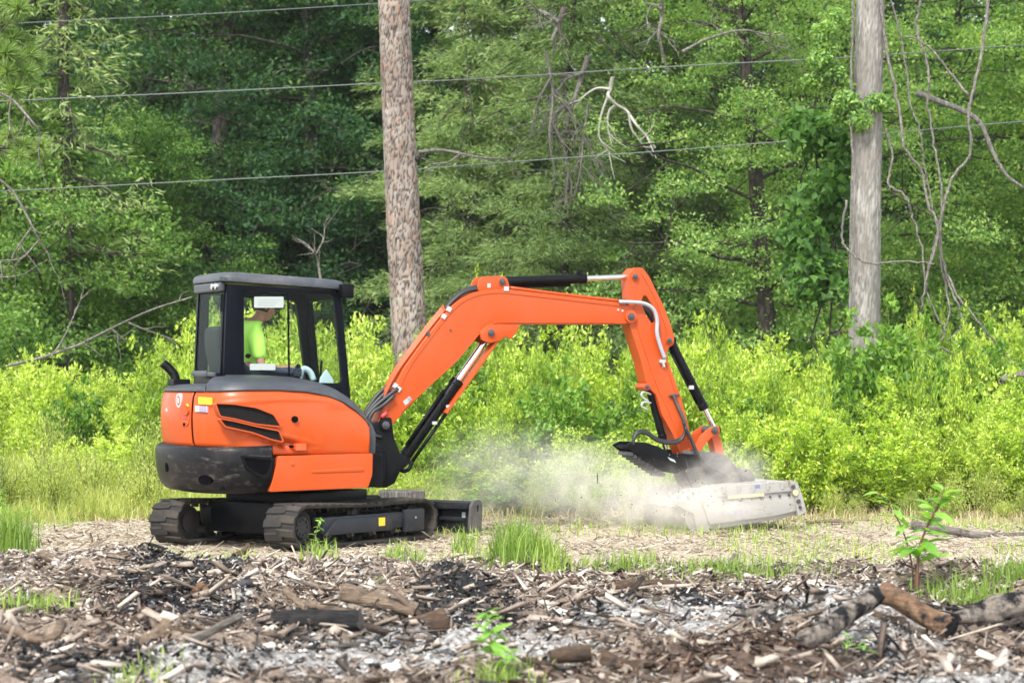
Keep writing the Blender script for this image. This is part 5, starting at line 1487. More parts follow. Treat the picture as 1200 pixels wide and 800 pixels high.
# small leafy sprays on the trunk at mid height
cc = [at(u, v, VY - .25 + .1 * (k % 3)) - gbase for k, (u, v) in enumerate([(962, 70), (975, 85), (985, 100), (992, 118), (1000, 130), (985, 135), (1008, 140), (970, 55), (1010, 150), (1030, 120), (955, 95), (978, 20), (968, 35)])]
mesh_obj('leafy_spray', leaf_cloud(5, cc, np.full(len(cc), .19), 3800, (.07, .038), OAKLEAF, 'leafy_spray'), gt)
T = Tubes()
for c_ in cc[::2]: T.add(np.stack([at(1012, 165, VY) - gbase, (at(1005, 145, VY) - gbase + c_) / 2, c_]), [.012, .009, .004], 5)
mesh_obj('spray_twig', T.mesh('spray_twig', BARKG), gt)
# lianas: each vine one thing
vines = [
 ('looping vine wrapped round the foot of the grey trunk', [(1001, -5), (998, 90), (1000, 200), (996, 290), (999, 370)], .022, -.30),
 ('vine crossing the grey trunk in a low loop', [(992, 235), (987, 275), (992, 290), (1015, 308), (1060, 306), (1095, 309)], .020, -.34),
 ('vine hanging close along the right side of the grey trunk', [(1032, -5), (1040, 60), (1055, 130), (1060, 170), (1080, 200), (1088, 240), (1100, 270), (1085, 330), (1080, 365)], .028, -.2),
 ('vine kinked beside the grey trunk knot', [(1037, 150), (1046, 180), (1042, 215), (1062, 230), (1070, 255), (1080, 290), (1086, 340), (1100, 375), (1108, 390), (1098, 403)], .020, -.15),
 ('forked vine climbing to the upper right', [(1160, -5), (1152, 60), (1140, 110), (1136, 140), (1138, 180), (1118, 205), (1108, 235), (1100, 270), (1092, 300), (1084, 330)], .028, -.1),
 ('vine that swings left from the upper fork', [(1136, 112), (1118, 90), (1095, 60), (1075, 45), (1062, 42)], .022, -.1),
 ('straight vine at the middle of the hanging tangle', [(1082, -5), (1074, 30), (1085, 65), (1090, 95), (1088, 120), (1095, 170), (1104, 225), (1103, 290), (1112, 330), (1125, 365), (1128, 380), (1110, 400)], .022, 0),
 ('thin vine hanging left of the tangle', [(1044, -5), (1058, 50), (1068, 120), (1078, 150), (1085, 200), (1095, 250), (1100, 275)], .016, .1),
 ('thin vine reaching down into the right hand shrubs', [(1100, 270), (1106, 310), (1122, 345), (1145, 375), (1165, 400), (1185, 425)], .022, .05),
 ('slack vine curling at the foot of the tangle', [(1100, 300), (1110, 340), (1112, 370), (1100, 395), (1090, 403)], .018, .05),
 ('short vine lying over the shrub tops', [(1103, 407), (1115, 413), (1130, 415), (1142, 417)], .018, -.2),
]
for lb, pts, r, dy in vines:
    P = smooth_path([at(u, v, VY + dy + .05 * math.sin(k * 1.7)) for k, (u, v) in enumerate(pts)], 7)
    P += (np.random.default_rng(len(lb)).normal(size=P.shape) * .008)
    V, F = tube_arrays(P - P[-1], np.linspace(r * .78, r * .5, len(P)) , 7)
    o = mesh_obj('hanging_vine', np_mesh('hanging_vine', V, F, DEADW, smooth=True)); o.location = tuple(P[-1]); tag(o, lb, 'vine', 'lianas of the vine tangle')
P = smooth_path([at(u, v, 33) for u, v in [(1075, 108), (1100, 118), (1130, 130), (1150, 145), (1165, 180), (1180, 205), (1200, 220)]], 6)
V, F = tube_arrays(P - P[0], np.linspace(.05, .02, len(P)), 7); o = mesh_obj('dead_branch', np_mesh('dead_branch', V, F, BARKG, smooth=True)); o.location = tuple(P[0]); tag(o, 'thick bare branch sloping down to the right edge behind the vines', 'branch')

# ---- dead branches
def twig_tree(seed, trunk_px, Y, r, kids, mats, name, label, depth=2):
    rng = np.random.default_rng(seed); T = Tubes()
    P = smooth_path([at(u, v, Y + .1 * math.sin(i * 2.1)) for i, (u, v) in enumerate(trunk_px)], 6); org = P[0].copy()
    T.add(P - org, np.linspace(r, r * .45, len(P)), 7)
    def grow(path, r, lvl):
        n = rng.integers(2, 6)
        for _ in range(n):
            i = rng.integers(len(path) // 4, len(path)); d = path[min(i + 1, len(path) - 1)] - path[max(i - 1, 0)]; d /= np.linalg.norm(d) + 1e-9
            d = d + rng.normal(size=3) * .65; d /= np.linalg.norm(d); L = rng.uniform(.25, .7) * (.6 if lvl else 1)
            q = [path[i]]
            for s_ in range(5): d = d + rng.normal(size=3) * .18 + np.array([0, 0, -.05]); q.append(q[-1] + d * L / 5)
            q = np.array(q); T.add(q - org, np.linspace(r, r * .35, 6), 5)
            if lvl < depth: grow(q, r * .6, lvl + 1)
    for kp in kids:
        Q = smooth_path([at(u, v, Y + .05 * i) for i, (u, v) in enumerate(kp)], 5); T.add(Q - org, np.linspace(r * .7, r * .3, len(Q)), 6); grow(Q, r * .35, 1)
    grow(P, r * .4, 1)
    o = mesh_obj(name, T.mesh(name, mats)); o.location = tuple(org); tag(o, label, 'branch'); return o
PALEW = plain('bleached_wood', (.42, .39, .35), .8, 0, .2, 40)
twig_tree(31, [(718, 90), (715, 105), (713, 112), (722, 122), (735, 130), (745, 145), (758, 160), (768, 173)], 35.6, .030, [[(713, 112), (706, 130), (702, 150), (704, 165), (714, 178)], [(722, 122), (714, 130), (712, 145), (713, 155)], [(737, 132), (740, 150), (748, 162), (755, 172)], [(715, 104), (700, 103), (685, 112), (675, 124)]], PALEW, 'dead_branch', 'bleached white forked dead branch hanging in the cedars', 1)
twig_tree(32, [(690, 65), (680, 95), (672, 120), (664, 150)], 35.8, .045, [[(683, 85), (665, 92), (655, 105)], [(672, 120), (655, 130), (648, 150)]], DEADW, 'dead_branch', 'grey broken limb in the cedar left of the white branch', 2)
twig_tree(33, [(662, 8), (654, 30), (646, 48)], 35.5, .05, [[(655, 25), (640, 15), (625, 10)]], DEADW, 'dead_branch', 'splintered grey limb near the top above the boom', 2)
twig_tree(34, [(775, 0), (776, 20), (772, 40), (776, 60), (783, 85)], 35.5, .035, [[(776, 10), (765, 5), (758, 20)]], DEADW, 'dead_branch', 'bare twigs near the top right of the cedars', 2)
twig_tree(35, [(-8, 105), (15, 118), (35, 140), (46, 155), (44, 168)], 26.8, .018, [[(12, 118), (10, 140), (16, 165)], [(30, 133), (24, 152), (15, 165)]], DEADW, 'dead_branch', 'bare curved branch at the upper left edge', 1)
twig_tree(36, [(-8, 205), (15, 225), (35, 260), (48, 285), (58, 300)], 27.5, .018, [[(45, 282), (25, 302), (0, 305)], [(38, 265), (20, 290), (10, 310), (-5, 330)], [(-5, 325), (15, 324), (30, 320)]], DEADW, 'dead_branch', 'bare forked branch at the left edge above the weeds', 1)
twig_tree(37, [(10, 428), (45, 420), (90, 405), (110, 395), (140, 380), (180, 362), (225, 348)], 30.0, .022, [[(150, 378), (175, 388), (205, 398)], [(60, 418), (75, 395), (95, 350)], [(130, 385), (142, 395), (150, 402)]], DEADW, 'fallen_branch', 'long fallen bare branch slanting through the weeds left of the cab', 1)
twig_tree(38, [(1172, 446), (1188, 440), (1215, 436)], 28.2, .045, [], DEADW, 'fallen_branch', 'pale broken branch end at the right edge in the shrubs', 1)
twig_tree(39, [(376, 330), (372, 305), (367, 290)], 33, .02, [[(369, 296), (358, 285)], [(370, 298), (379, 280), (380, 262)]], DEADW, 'dead_branch', 'thin bare twig standing behind the cab roof', 1)
twig_tree(40, [(640, 60), (648, 110), (644, 160), (650, 200)], 35.6, .030, [[(646, 90), (630, 120), (622, 160)], [(645, 140), (660, 170), (668, 210)], [(648, 110), (668, 130), (680, 170)]], DEADW, 'dead_branch', 'tangle of thin bare twigs hanging left of the white branch', 2)
twig_tree(41, [(690, 120), (684, 160), (680, 200), (672, 235)], 35.7, .022, [[(684, 160), (700, 190), (705, 220)], [(682, 185), (668, 205)]], DEADW, 'dead_branch', 'thin bare twigs below the grey broken limb', 2)
twig_tree(42, [(490, 178), (520, 176), (560, 184), (592, 186)], 36.0, .03, [[(540, 180), (525, 190), (505, 192)]], DEADW, 'dead_branch', 'horizontal bare branch right of the pine trunk', 2)
twig_tree(43, [(800, 60), (830, 45), (870, 35), (905, 42)], 33.8, .022, [[(850, 40), (835, 28)], [(885, 38), (905, 52), (915, 60)]], DEADW, 'dead_branch', 'pale bare branch in the upper part of the light oak', 2)
# pine boughs entering at the left edge
NB = MB()
bough_t = [(5, 62), (18, 70), (30, 65), (38, 72), (8, 85), (22, 92), (12, 45), (25, 50), (15, 105), (30, 85), (2, 30), (-8, 75), (-12, 50), (20, 10), (12, 2)]
o = empty('pine_bough', tuple(at(-25, 80, 27))); org = np.array(at(-25, 80, 27)); tag(o, 'soft light green pine bough with long needles at the top left edge', 'pine bough')
C_ = np.array([at(u, v, 27 + .12 * (k % 4)) - org for k, (u, v) in enumerate(bough_t)])
mesh_obj('needles', needle_tufts(12, C_, 420, .19, PINEN, 1.0, np.tile([.25, 0, .15], (len(C_), 1))), o)
T = Tubes()
for c_ in C_: T.add(np.stack([np.zeros(3), c_ * .5 + np.array([0, 0, .04]), c_]), [.02, .012, .006], 5)
mesh_obj('twig', T.mesh('twig', BARKD), o)
bough_t = [(10, 160), (28, 172), (40, 178), (0, 172), (20, 182), (48, 172)]
o = empty('pine_bough', tuple(at(-25, 175, 27))); org = np.array(at(-25, 175, 27)); tag(o, 'smaller light green pine bough below the wire at the left edge', 'pine bough')
C_ = np.array([at(u, v, 27 + .12 * (k % 4)) - org for k, (u, v) in enumerate(bough_t)])
mesh_obj('needles', needle_tufts(13, C_, 300, .16, PINEN, 1.0, np.tile([.2, 0, .2], (len(C_), 1))), o)
T = Tubes()
for c_ in C_: T.add(np.stack([np.zeros(3), c_ * .5 + np.array([0, 0, .03]), c_]), [.016, .010, .005], 5)
mesh_obj('twig', T.mesh('twig', BARKD), o)

# ---- overhead wires
WIRE = plain('wire_metal', (.12, .135, .13), .7, .1, .1)
for lb, pts, r in (('top overhead wire crossing the upper left corner', [(-300, 50), (0, 28), (200, 18), (420, 5), (700, -14)], .006),
                   ('middle overhead wire crossing the whole view behind the pine trunk', [(-300, 134), (0, 118.5), (250, 107), (470, 96), (560, 92), (800, 77), (1000, 66.5), (1200, 52.5), (1500, 33)], .0085),
                   ('lowest overhead wire crossing the view below the other two', [(-300, 238), (0, 224), (230, 212), (450, 200.5), (600, 189.5), (800, 175), (1000, 159), (1200, 142), (1500, 118)], .008)):
    P = smooth_path([at(u, v, 32.5) for u, v in pts], 8); V, F = tube_arrays(P - P[0], r, 6)
    o = mesh_obj('overhead_wire', np_mesh('overhead_wire', V, F, WIRE, smooth=True)); o.location = tuple(P[0]); tag(o, lb, 'wire', 'overhead wires')
# ------------------------------------------------------------------ shrubs, weeds and grass
STEMM = plain('green_stem', (.12, .14, .05), .7, 0, .3)
def shrub_meshes(seed, H, R, n, leaf, m, upright=.5):
    """many thin stems fanning from the root, each carrying leaves along its upper part"""
    rng = np.random.default_rng(seed); T = Tubes(); C = []; W_ = []
    ns = 34
    for i in range(ns):
        az = i * 2.4 + rng.normal(0, .3); rr = R * math.sqrt((i + .5) / ns) * rng.uniform(.75, 1.1); hh = H * (1 - .42 * (rr / R) ** 2) * rng.uniform(.72, 1.1)
        b0 = np.array([math.cos(az), math.sin(az), 0]) * rr * .3
        t = np.linspace(0, 1, 6)[:, None]
        p = b0 + np.array([math.cos(az), math.sin(az), 0]) * (rr * .75 * t ** 1.3) + np.array([0, 0, 1.]) * hh * (t ** .85) + np.cumsum(rng.normal(0, .025, (6, 3)), 0)
        T.add(p, np.linspace(.009, .003, 6), 4)
        for k in range(9):
            s_ = .18 + .82 * (k + rng.random()) / 9; q = np.array([np.interp(s_, t[:, 0], p[:, a]) for a in range(3)])
            C.append(q + rng.normal(0, .05, 3)); W_.append(.075 + .09 * (1 - s_) + .03 * rng.random())
    C = np.array(C); W_ = np.array(W_); idx = rng.integers(0, len(C), n)
    u = unit(rng.normal(size=(n, 3))); P = C[idx] + u * (W_[idx] * rng.random(n) ** .5)[:, None]; P[:, 2] = np.maximum(P[:, 2], .02)
    D = unit(u * .7 + rng.normal(size=(n, 3)) * .5 + np.array([0, 0, upright])); N = unit(rng.normal(size=(n, 3)) * .6 + np.array([0, 0, .7]))
    L = rng.uniform(.65, 1.35, n) * leaf[0]
    V, F = leaf_arrays(P, D, N, L, L * leaf[1] / leaf[0])
    return T.mesh('stems', STEMM), np_mesh('foliage', V, F, m)
SH = [shrub_meshes(101 + k, H, R, n, lf, m, up) for k, (H, R, n, lf, m, up) in enumerate([
    (1.5, .72, 7500, (.060, .030), SHRUBL, .4), (1.7, .78, 8500, (.064, .032), SHRUBL, .5), (1.35, .66, 7000, (.055, .028), SHRUBY, .4), (1.6, .74, 8000, (.058, .028), SHRUBY, .5), (1.9, .8, 8800, (.066, .034), SHRUBL, .35),
    (1.0, .6, 5600, (.050, .020), SHRUBY, .7)])]
DKS = leaf_mat('deep_green_shrub_leaf', [(0.08, (.050, .115, .016)), (.36, (.110, .225, .030)), (.66, (.19, .33, .050)), (.94, (.32, .44, .09))], .4, .45, .45)
SHD = shrub_meshes(120, 1.5, .8, 8500, (.075, .045), DKS, .2)
SHL = shrub_meshes(121, 2.0, .6, 4200, (.085, .030), SHRUBL, .6)
def put_shrub(ms, X, Y, label, group, sc=1.0, sz=None, rz=0.0, name='shrub'):
    o = empty(name, (X, Y, float(ground_z(X, Y)) - .02), rz); o.scale = (sc, sc, sz or sc); tag(o, label, 'shrub', group)
    mesh_obj('stems', ms[0], o); mesh_obj('foliage', ms[1], o); return o
rs = random.Random(11)
# rows of the thicket: (depth, height factor by column) right of the pine trunk the bushes are taller
def thick_h(u, Y):
    """wanted bush height at column u, depth Y, read off the skyline of the thicket"""
    sky = np.interp(u, [0, 90, 170, 230, 300, 410, 440, 520, 560, 620, 700, 760, 800, 830, 900, 960, 1040, 1100, 1160, 1200], [430, 425, 405, 395, 385, 372, 392, 402, 405, 385, 398, 406, 388, 394, 410, 405, 395, 375, 385, 380])
    z32 = EYE - (sky - HORIZ) / FPX * 31.5
    front = np.interp(u, [0, 420, 560, 640, 800, 860, 960, 1200], [.30, .34, .45, .6, .9, 1.3, 1.25, 1.15])
    return float(np.interp(Y, [26.2, 30.5], [front, z32]))
n_sh = 0; rowed = []
ROWS = (26.2, 26.9, 27.7, 28.6, 29.5, 30.4, 31.4, 32.5, 33.8)
for Y0 in ROWS:
    half = 640.0 / FPX * Y0 + 2.2; k = int(2 * half / .86)
    for i in range(k):
        X = -half + (i + .5 + rs.uniform(-.32, .32)) * 2 * half / k; Y = Y0 + rs.uniform(-.35, .35)
        u = 600 + X / Y * FPX
        h = thick_h(min(max(u, 0), 1200), Y) * rs.uniform(.76, 1.12)
        left = u < 450
        if left and Y0 < 29 and rs.random() < .62: continue
        ms = rs.choice([SH[2], SH[3], SH[5], SH[5]] if left else [SH[0], SH[1], SH[2], SH[3], SH[4]])
        if ms is SH[5] and h > 1.3: ms = SH[3]
        if not left and rs.random() < .09: ms = SHD
        H0 = 1.5 if ms is SHD else {0: 1.5, 1: 1.7, 2: 1.35, 3: 1.6, 4: 1.9, 5: 1.0}[SH.index(ms)]
        sz = h / H0; sc = max(.8, min(1.08, sz * .9))
        zone = 'yellow-green shrub left of the pine trunk' if left else 'bright shrub behind the boom' if u < 850 else 'bright shrub at the right'
        row = ORD[1 + int(np.argmin(np.abs(np.array(ROWS) - Y0)))]
        rowed.append((put_shrub(ms, X, Y, 'shrub', 'shrubs of the thicket', sc, sz, rs.uniform(0, 6.28)), '%s, %s row back' % (zone, row), X)); n_sh += 1
for u, v, Y, h, lb in ((95, 470, 29.5, 1.35, 'dark green rounded bush in the weeds at far left'), (1075, 405, 29.0, 2.0, 'deep green leafy bush at the foot of the hanging vines'), (1130, 430, 28.8, 1.75, 'deep green bush right of the hanging vines'), (1185, 430, 28.9, 1.7, 'deep green bush at the right edge under the branch end'),
                       (660, 480, 27.8, 1.55, 'deep green bush behind the boom cylinder and dust'), (880, 520, 26.9, 1.15, 'deep green bush just right of the arm'), (1030, 400, 29.1, 2.2, 'leafy bush hiding the foot of the grey trunk')):
    put_shrub(SHD, X_at(u, Y), Y, lb, None, h / 1.5 * .8, h / 1.5, u * .1)
put_shrub(SH[0], X_at(486, 28.6), 28.6, 'bright bush hiding the foot of the pine trunk', None, 1.0, 1.35, 1.0)
for u, Y, h, lb in ((242, 27.5, 2.5, 'tall light green sapling standing up behind the cab rear'), (560, 31.5, 2.75, 'thin tall sapling whose tip shows above the boom elbow'), (585, 31.2, 2.65, 'thin sapling beside the boom elbow tip'), (965, 31, 2.0, 'thin upright sapling left of the grey trunk foot'), (185, 29, 1.9, 'thin upright sapling beside the fallen branch'), (1185, 30, 1.9, 'upright sapling near the right edge')):
    put_shrub(SHL, X_at(u, Y), Y, lb, None, .62, h / 2.0, u * .3, 'sapling')

WEEDL = leaf_mat('pale_weed_leaf', [(0.08, (0.138, 0.198, 0.042)), (.36, (0.299, 0.374, 0.084)), (.66, (0.483, 0.517, 0.156)), (.94, (0.644, 0.605, 0.276))], .42, .6, .3)
WD = [shrub_meshes(140 + k, H, R, n_, lf, WEEDL, .8) for k, (H, R, n_, lf) in enumerate([(.75, .42, 2600, (.042, .014)), (.95, .38, 2600, (.05, .012)), (.5, .45, 2000, (.045, .020))])]
for i in range(74):
    left = i < 52
    Y = rs.uniform(25.5, 29.3) if left else rs.uniform(25.2, 26.3); u = rs.uniform(-30, 470) if left else rs.uniform(470, 1230); sc = rs.uniform(.55, 1.1) * (1 if left else .6)
    rowed.append((put_shrub(rs.choice(WD), X_at(u, Y), Y, 'weed', 'low weeds', sc, sc * rs.uniform(.8, 1.25), rs.uniform(0, 6.28), 'weed_clump'), 'pale feathery weed of the left meadow' if left else 'low weed along the thicket foot', X_at(u, Y)))
for i in range(26):
    u = rs.uniform(480, 1230); Y = rs.uniform(27.0, 31.0); h = thick_h(min(u, 1200), Y) * rs.uniform(1.05, 1.3)
    rowed.append((put_shrub(SHL, X_at(u, Y), Y, 'shoot', 'thin shoots above the thicket', rs.uniform(.35, .5), h / 2.0, rs.uniform(0, 6.28), 'sapling'), 'thin upright shoot standing above the thicket', X_at(u, Y)))
order_labels(rowed)
def blades(seed, X, Y, H, W, m, name, lean=.35, label=None):
    """grass blades: three bent segments ending in a point"""
    rng = np.random.default_rng(seed); n = len(X); Z = ground_z(X, Y)
    az = rng.uniform(0, 2 * np.pi, n); d = np.stack([np.cos(az), np.sin(az), np.zeros(n)], 1); s_ = np.stack([-np.sin(az), np.cos(az), np.zeros(n)], 1)
    B = np.stack([X, Y, Z - .01], 1); ln = lean * rng.uniform(.2, 1.6, n); V = np.empty((n, 5, 3))
    up = np.array([0, 0, 1.0]); H = H[:, None]; W = W[:, None]; ln = ln[:, None]
    V[:, 0] = B - s_ * W / 2; V[:, 1] = B + s_ * W / 2
    m1 = B + up * H * .55 + d * H * ln * .3
    V[:, 2] = m1 + s_ * W * .4; V[:, 3] = m1 - s_ * W * .4; V[:, 4] = B + up * H * (1 - .3 * ln) + d * H * ln
    b_ = np.arange(n)[:, None] * 5
    F = np.concatenate([b_ + np.array([[0, 1, 2]]), b_ + np.array([[0, 2, 3]]), b_ + np.array([[3, 2, 4]])], 1).reshape(-1, 3)
    o = mesh_obj(name, np_mesh(name, V.reshape(-1, 3), F, m)); tag(o, label, 'grass', kind='stuff'); return o
GRASSY = leaf_mat('meadow_grass', [(0.10, (0.168, 0.230, 0.052)), (.40, (0.348, 0.402, 0.117)), (.68, (0.528, 0.529, 0.221)), (.94, (0.672, 0.575, 0.351))], .45, .7, .2)
GRASSG = leaf_mat('fresh_grass', [(0.10, (.09, .155, .03)), (.45, (.20, .30, .06)), (.75, (.33, .42, .10)), (.95, (.48, .48, .19))], .4, .55, .3)
STRAWB = leaf_mat('dry_grass', [(0.10, (0.220, 0.165, 0.088)), (.45, (0.396, 0.319, 0.187)), (.75, (0.550, 0.462, 0.297)), (.95, (0.638, 0.572, 0.396))], .25, .7, .2)
rng = np.random.default_rng(200)
n = 38000
Xg = rng.uniform(-7.6, -.6, n); Yg = 25.0 + 5.5 * rng.random(n) ** 1.2
keep = fbm(Xg * .9, Yg * .9, 3, 91) + .25 * sstep(25, 28, Yg) > .42
keep &= np.hypot(Xg + 1.9, Yg - 22) > 2.4
Xg, Yg = Xg[keep], Yg[keep]
blades(1, Xg, Yg, rng.uniform(.25, .75, len(Xg)) * np.interp(Yg, [25.0, 27.5], [.35, 1.05]) * (.5 + fbm(Xg * 1.4, Yg * 1.4, 3, 131)), rng.uniform(.006, .013, len(Xg)), GRASSY, 'meadow_grass', .75, 'tall yellow-green grass and weeds behind the machine at left')
n = 5000
Xg = rng.uniform(-7, 7.4, n); Yg = rng.uniform(24.6, 26.4, n)
blades(2, Xg, Yg, rng.uniform(.05, .24, n), rng.uniform(.005, .010, n), STRAWB, 'dry_grass', 1.0, 'dry straw coloured grass along the foot of the thicket')
n = 15000
Xg = rng.uniform(-6.5, 6.5, n); Yg = rng.uniform(18.2, 25.5, n); k_ = fbm(Xg * .8 + 7, Yg * .8, 3, 95)
keep = k_ > .53; Xg, Yg = Xg[keep], Yg[keep]
blades(3, Xg, Yg, rng.uniform(.04, .16, len(Xg)), rng.uniform(.005, .010, len(Xg)), GRASSG, 'sparse_grass', .7, 'thin low green grass sprouting through the mulch')
# green tufts at known places: column, row, width, height, count
for i, (u, v, wpx, h, cnt, lb) in enumerate([(610, 672, 45, .42, 520, 'thick green grass tuft in front of the dozer blade'), (640, 676, 30, .30, 260, 'shorter grass tuft at the right of the thick tuft'), (14, 658, 30, .55, 420, 'tall feathery green weeds at the left edge'),
        (40, 712, 45, .22, 360, 'low green grass patch in the debris at the left edge'), (870, 684, 110, .18, 620, 'green grass strip along the debris below the mulching head'), (1130, 697, 60, .20, 460, 'green grass at the foot of the leafy seedling'), (1185, 690, 40, .24, 260, 'green grass at the right edge'),
        (740, 672, 40, .22, 240, 'small grass tuft right of the thick tuft'), (375, 655, 25, .26, 120, 'small grass tuft in front of the near track'), (470, 655, 30, .24, 150, 'small grass tuft below the track cover plate'), (590, 785, 55, .12, 220, 'small grass blades at the foot of the weed in the ash'), (690, 668, 25, .2, 120, 'grass tuft left of the dust'),(545, 640, 18, .3, 90, 'slim grass tuft beside the dozer blade'), (165, 790, 60, .10, 160, 'thin grass at the bottom left')]):
    c = on_ground(u, v, .05); w = wpx / FPX * c[1]; rng = np.random.default_rng(300 + i)
    Xg = c[0] + rng.normal(0, w * .5, cnt); Yg = c[1] + rng.normal(0, .22, cnt)
    o = blades(400 + i, Xg, Yg, h * rng.uniform(.45, 1.1, cnt) * np.exp(-((Xg - c[0]) / (w * 1.3)) ** 2 * .6), rng.uniform(.006, .012, cnt), GRASSG, 'grass_tuft', .45, lb)
    o['group'] = 'grass tufts'

# ------------------------------------------------------------------ litter
def slivers(seed, X, Y, L, W, T_, m, name, label, tilt=.35, lift=0.0, cat='litter'):
    """split pieces of wood: six-sided uneven blocks lying on the ground"""
    rng = np.random.default_rng(seed); n = len(X); Z = ground_z(X, Y)
    az = rng.uniform(0, 2 * np.pi, n); el = rng.normal(0, tilt, n); ro = rng.normal(0, .6, n)
    D = np.stack([np.cos(az) * np.cos(el), np.sin(az) * np.cos(el), np.sin(el)], 1)
    S = np.stack([-np.sin(az), np.cos(az), np.zeros(n)], 1); U = np.cross(D, S)
    S2 = S * np.cos(ro)[:, None] + U * np.sin(ro)[:, None]; U2 = np.cross(D, S2)
    C = np.stack([X, Y, Z + T_ * .3 + np.abs(np.sin(el)) * L * .35 + lift * rng.random(n)], 1)
    V = np.empty((n, 6, 3)); k = 0
    for sx in (-1, 1):
        for (sy, sz) in ((-1, -.6), (1, -.6), (.1, 1)):
            j = rng.uniform(.5, 1.15, (n, 3)); j[:, 0] = rng.uniform(.7, 1.1, n)
            V[:, k] = C + D * (sx * L / 2 * j[:, 0])[:, None] + S2 * (sy * W / 2 * j[:, 1])[:, None] + U2 * (sz * T_ / 2 * j[:, 2])[:, None]; k += 1
    q = np.array([(0, 2, 1), (3, 4, 5), (0, 1, 4), (0, 4, 3), (1, 2, 5), (1, 5, 4), (2, 0, 3), (2, 3, 5)])
    F = (np.arange(n)[:, None, None] * 6 + q[None]).reshape(-1, 3)
    o = mesh_obj(name, np_mesh(name, V.reshape(-1, 3), F, m)); tag(o, label, cat, kind='stuff'); return o
CHIPB = chip_mat('brown_chips', [(.05, (.035, .027, .022)), (.30, (.11, .082, .064)), (.55, (.22, .175, .14)), (.80, (.38, .315, .255)), (.97, (.58, .51, .43))])
CHIPP = chip_mat('pale_chips', [(.05, (.17, .135, .105)), (.40, (.38, .32, .26)), (.70, (.55, .48, .41)), (.95, (.70, .65, .58))])
CHIPD = chip_mat('dark_chips', [(.05, (.022, .013, .010)), (.50, (.070, .040, .028)), (.80, (.15, .095, .065)), (.97, (.30, .21, .15))])
CHIPC = chip_mat('charred_chips', [(.05, (.005, .005, .006)), (.55, (.016, .016, .018)), (.85, (.055, .055, .058)), (.97, (.20, .195, .19))], .75)
CHIPA = chip_mat('ash_flakes', [(.05, (.14, .135, .13)), (.45, (.34, .33, .315)), (.75, (.52, .505, .48)), (.97, (.70, .68, .65))])
STRAW = chip_mat('straw_litter', [(.05, (.16, .122, .085)), (.35, (.34, .278, .20)), (.65, (.52, .45, .345)), (.90, (.68, .62, .52)), (.98, (.76, .71, .63))])
def scatter(seed, n, x0, x1, y0, y1, prob):
    rng = np.random.default_rng(seed); X = rng.uniform(x0, x1, n); Y = y0 + (y1 - y0) * rng.random(n); k = rng.random(n) < prob(X, Y); return X[k], Y[k], rng
# straw mulch of the clearing (about even in the picture)
X, Y, rng = scatter(501, 42000, -7.2, 7.2, 18.4, 26.6, lambda x, y: (.35 + .65 * sstep(.3, .6, fbm(x * 1.5, y * 1.5, 3, 97))) * (1 - .75 * debris(x, y)))
n = len(X); slivers(1, X, Y, rng.gamma(2.2, .028, n) + .02, rng.uniform(.005, .018, n), rng.uniform(.002, .008, n), STRAW, 'straw_mulch', 'pale straw and shredded wood litter covering the clearing', .22)
D_ = lambda x, y: debris(x, y)
fc = lambda x, y: field(CHAR, x, y, 61); fa = lambda x, y: field(ASH, x, y, 71); fd = lambda x, y: field(DARK, x, y, 81)
X, Y, rng = scatter(502, 40000, -5.2, 5.2, 11.4, 19.2, lambda x, y: D_(x, y) * np.clip(1 - .55 * fc(x, y) - .55 * fa(x, y) - .5 * fd(x, y), .15, 1) * (.3 + .7 * sstep(.35, .6, fbm(x * 1.8, y * 1.8, 3, 98))))
n = len(X); slivers(2, X, Y, rng.gamma(1.5, .026, n) + .014, rng.uniform(.008, .030, n), rng.uniform(.005, .016, n), CHIPB, 'wood_chips', 'brown broken wood chips across the burnt debris', .35, .02)
X, Y, rng = scatter(503, 26000, -5.8, 5.8, 16.0, 19.6, lambda x, y: D_(x, y) * np.clip(1 - .6 * fc(x, y), .05, 1) * sstep(15.0, 17.0, y))
n = len(X); slivers(3, X, Y, rng.gamma(1.6, .024, n) + .015, rng.uniform(.007, .026, n), rng.uniform(.004, .012, n), CHIPP, 'pale_chips', 'pale grey weathered chips along the crest of the debris', .35, .02)
X, Y, rng = scatter(504, 26000, -5.2, 5.2, 11.4, 18.8, lambda x, y: D_(x, y) * fd(x, y))
n = len(X); slivers(4, X, Y, rng.gamma(1.4, .022, n) + .014, rng.uniform(.010, .032, n), rng.uniform(.006, .018, n), CHIPD, 'dark_mulch', 'dark brown rotted mulch in the debris strip', .4, .03)
X, Y, rng = scatter(505, 24000, -5.2, 5.2, 11.4, 18.8, lambda x, y: D_(x, y) * np.clip(fc(x, y) * (.45 + .55 * (fbm(x * 4, y * 4, 2, 78) > .45)) + .07 + .22 * fa(x, y) * (fbm(x * 5, y * 5, 2, 77) > .5), 0, 1))
n = len(X); slivers(5, X, Y, rng.gamma(1.2, .022, n) + .012, rng.uniform(.010, .034, n), rng.uniform(.006, .02, n), CHIPC, 'charred_pieces', 'black charcoal pieces of the burnt patches', .45, .04)
X, Y, rng = scatter(506, 34000, -5.2, 5.2, 11.4, 18.8, lambda x, y: D_(x, y) * np.clip(fa(x, y) * 1.0 + .06 + .22 * fc(x, y), 0, 1))
n = len(X); slivers(6, X, Y, rng.gamma(1.4, .014, n) + .010, rng.uniform(.008, .028, n), rng.uniform(.005, .014, n), CHIPA, 'ash_flakes', 'white grey ash and flakes between the burnt wood', .35, .01)

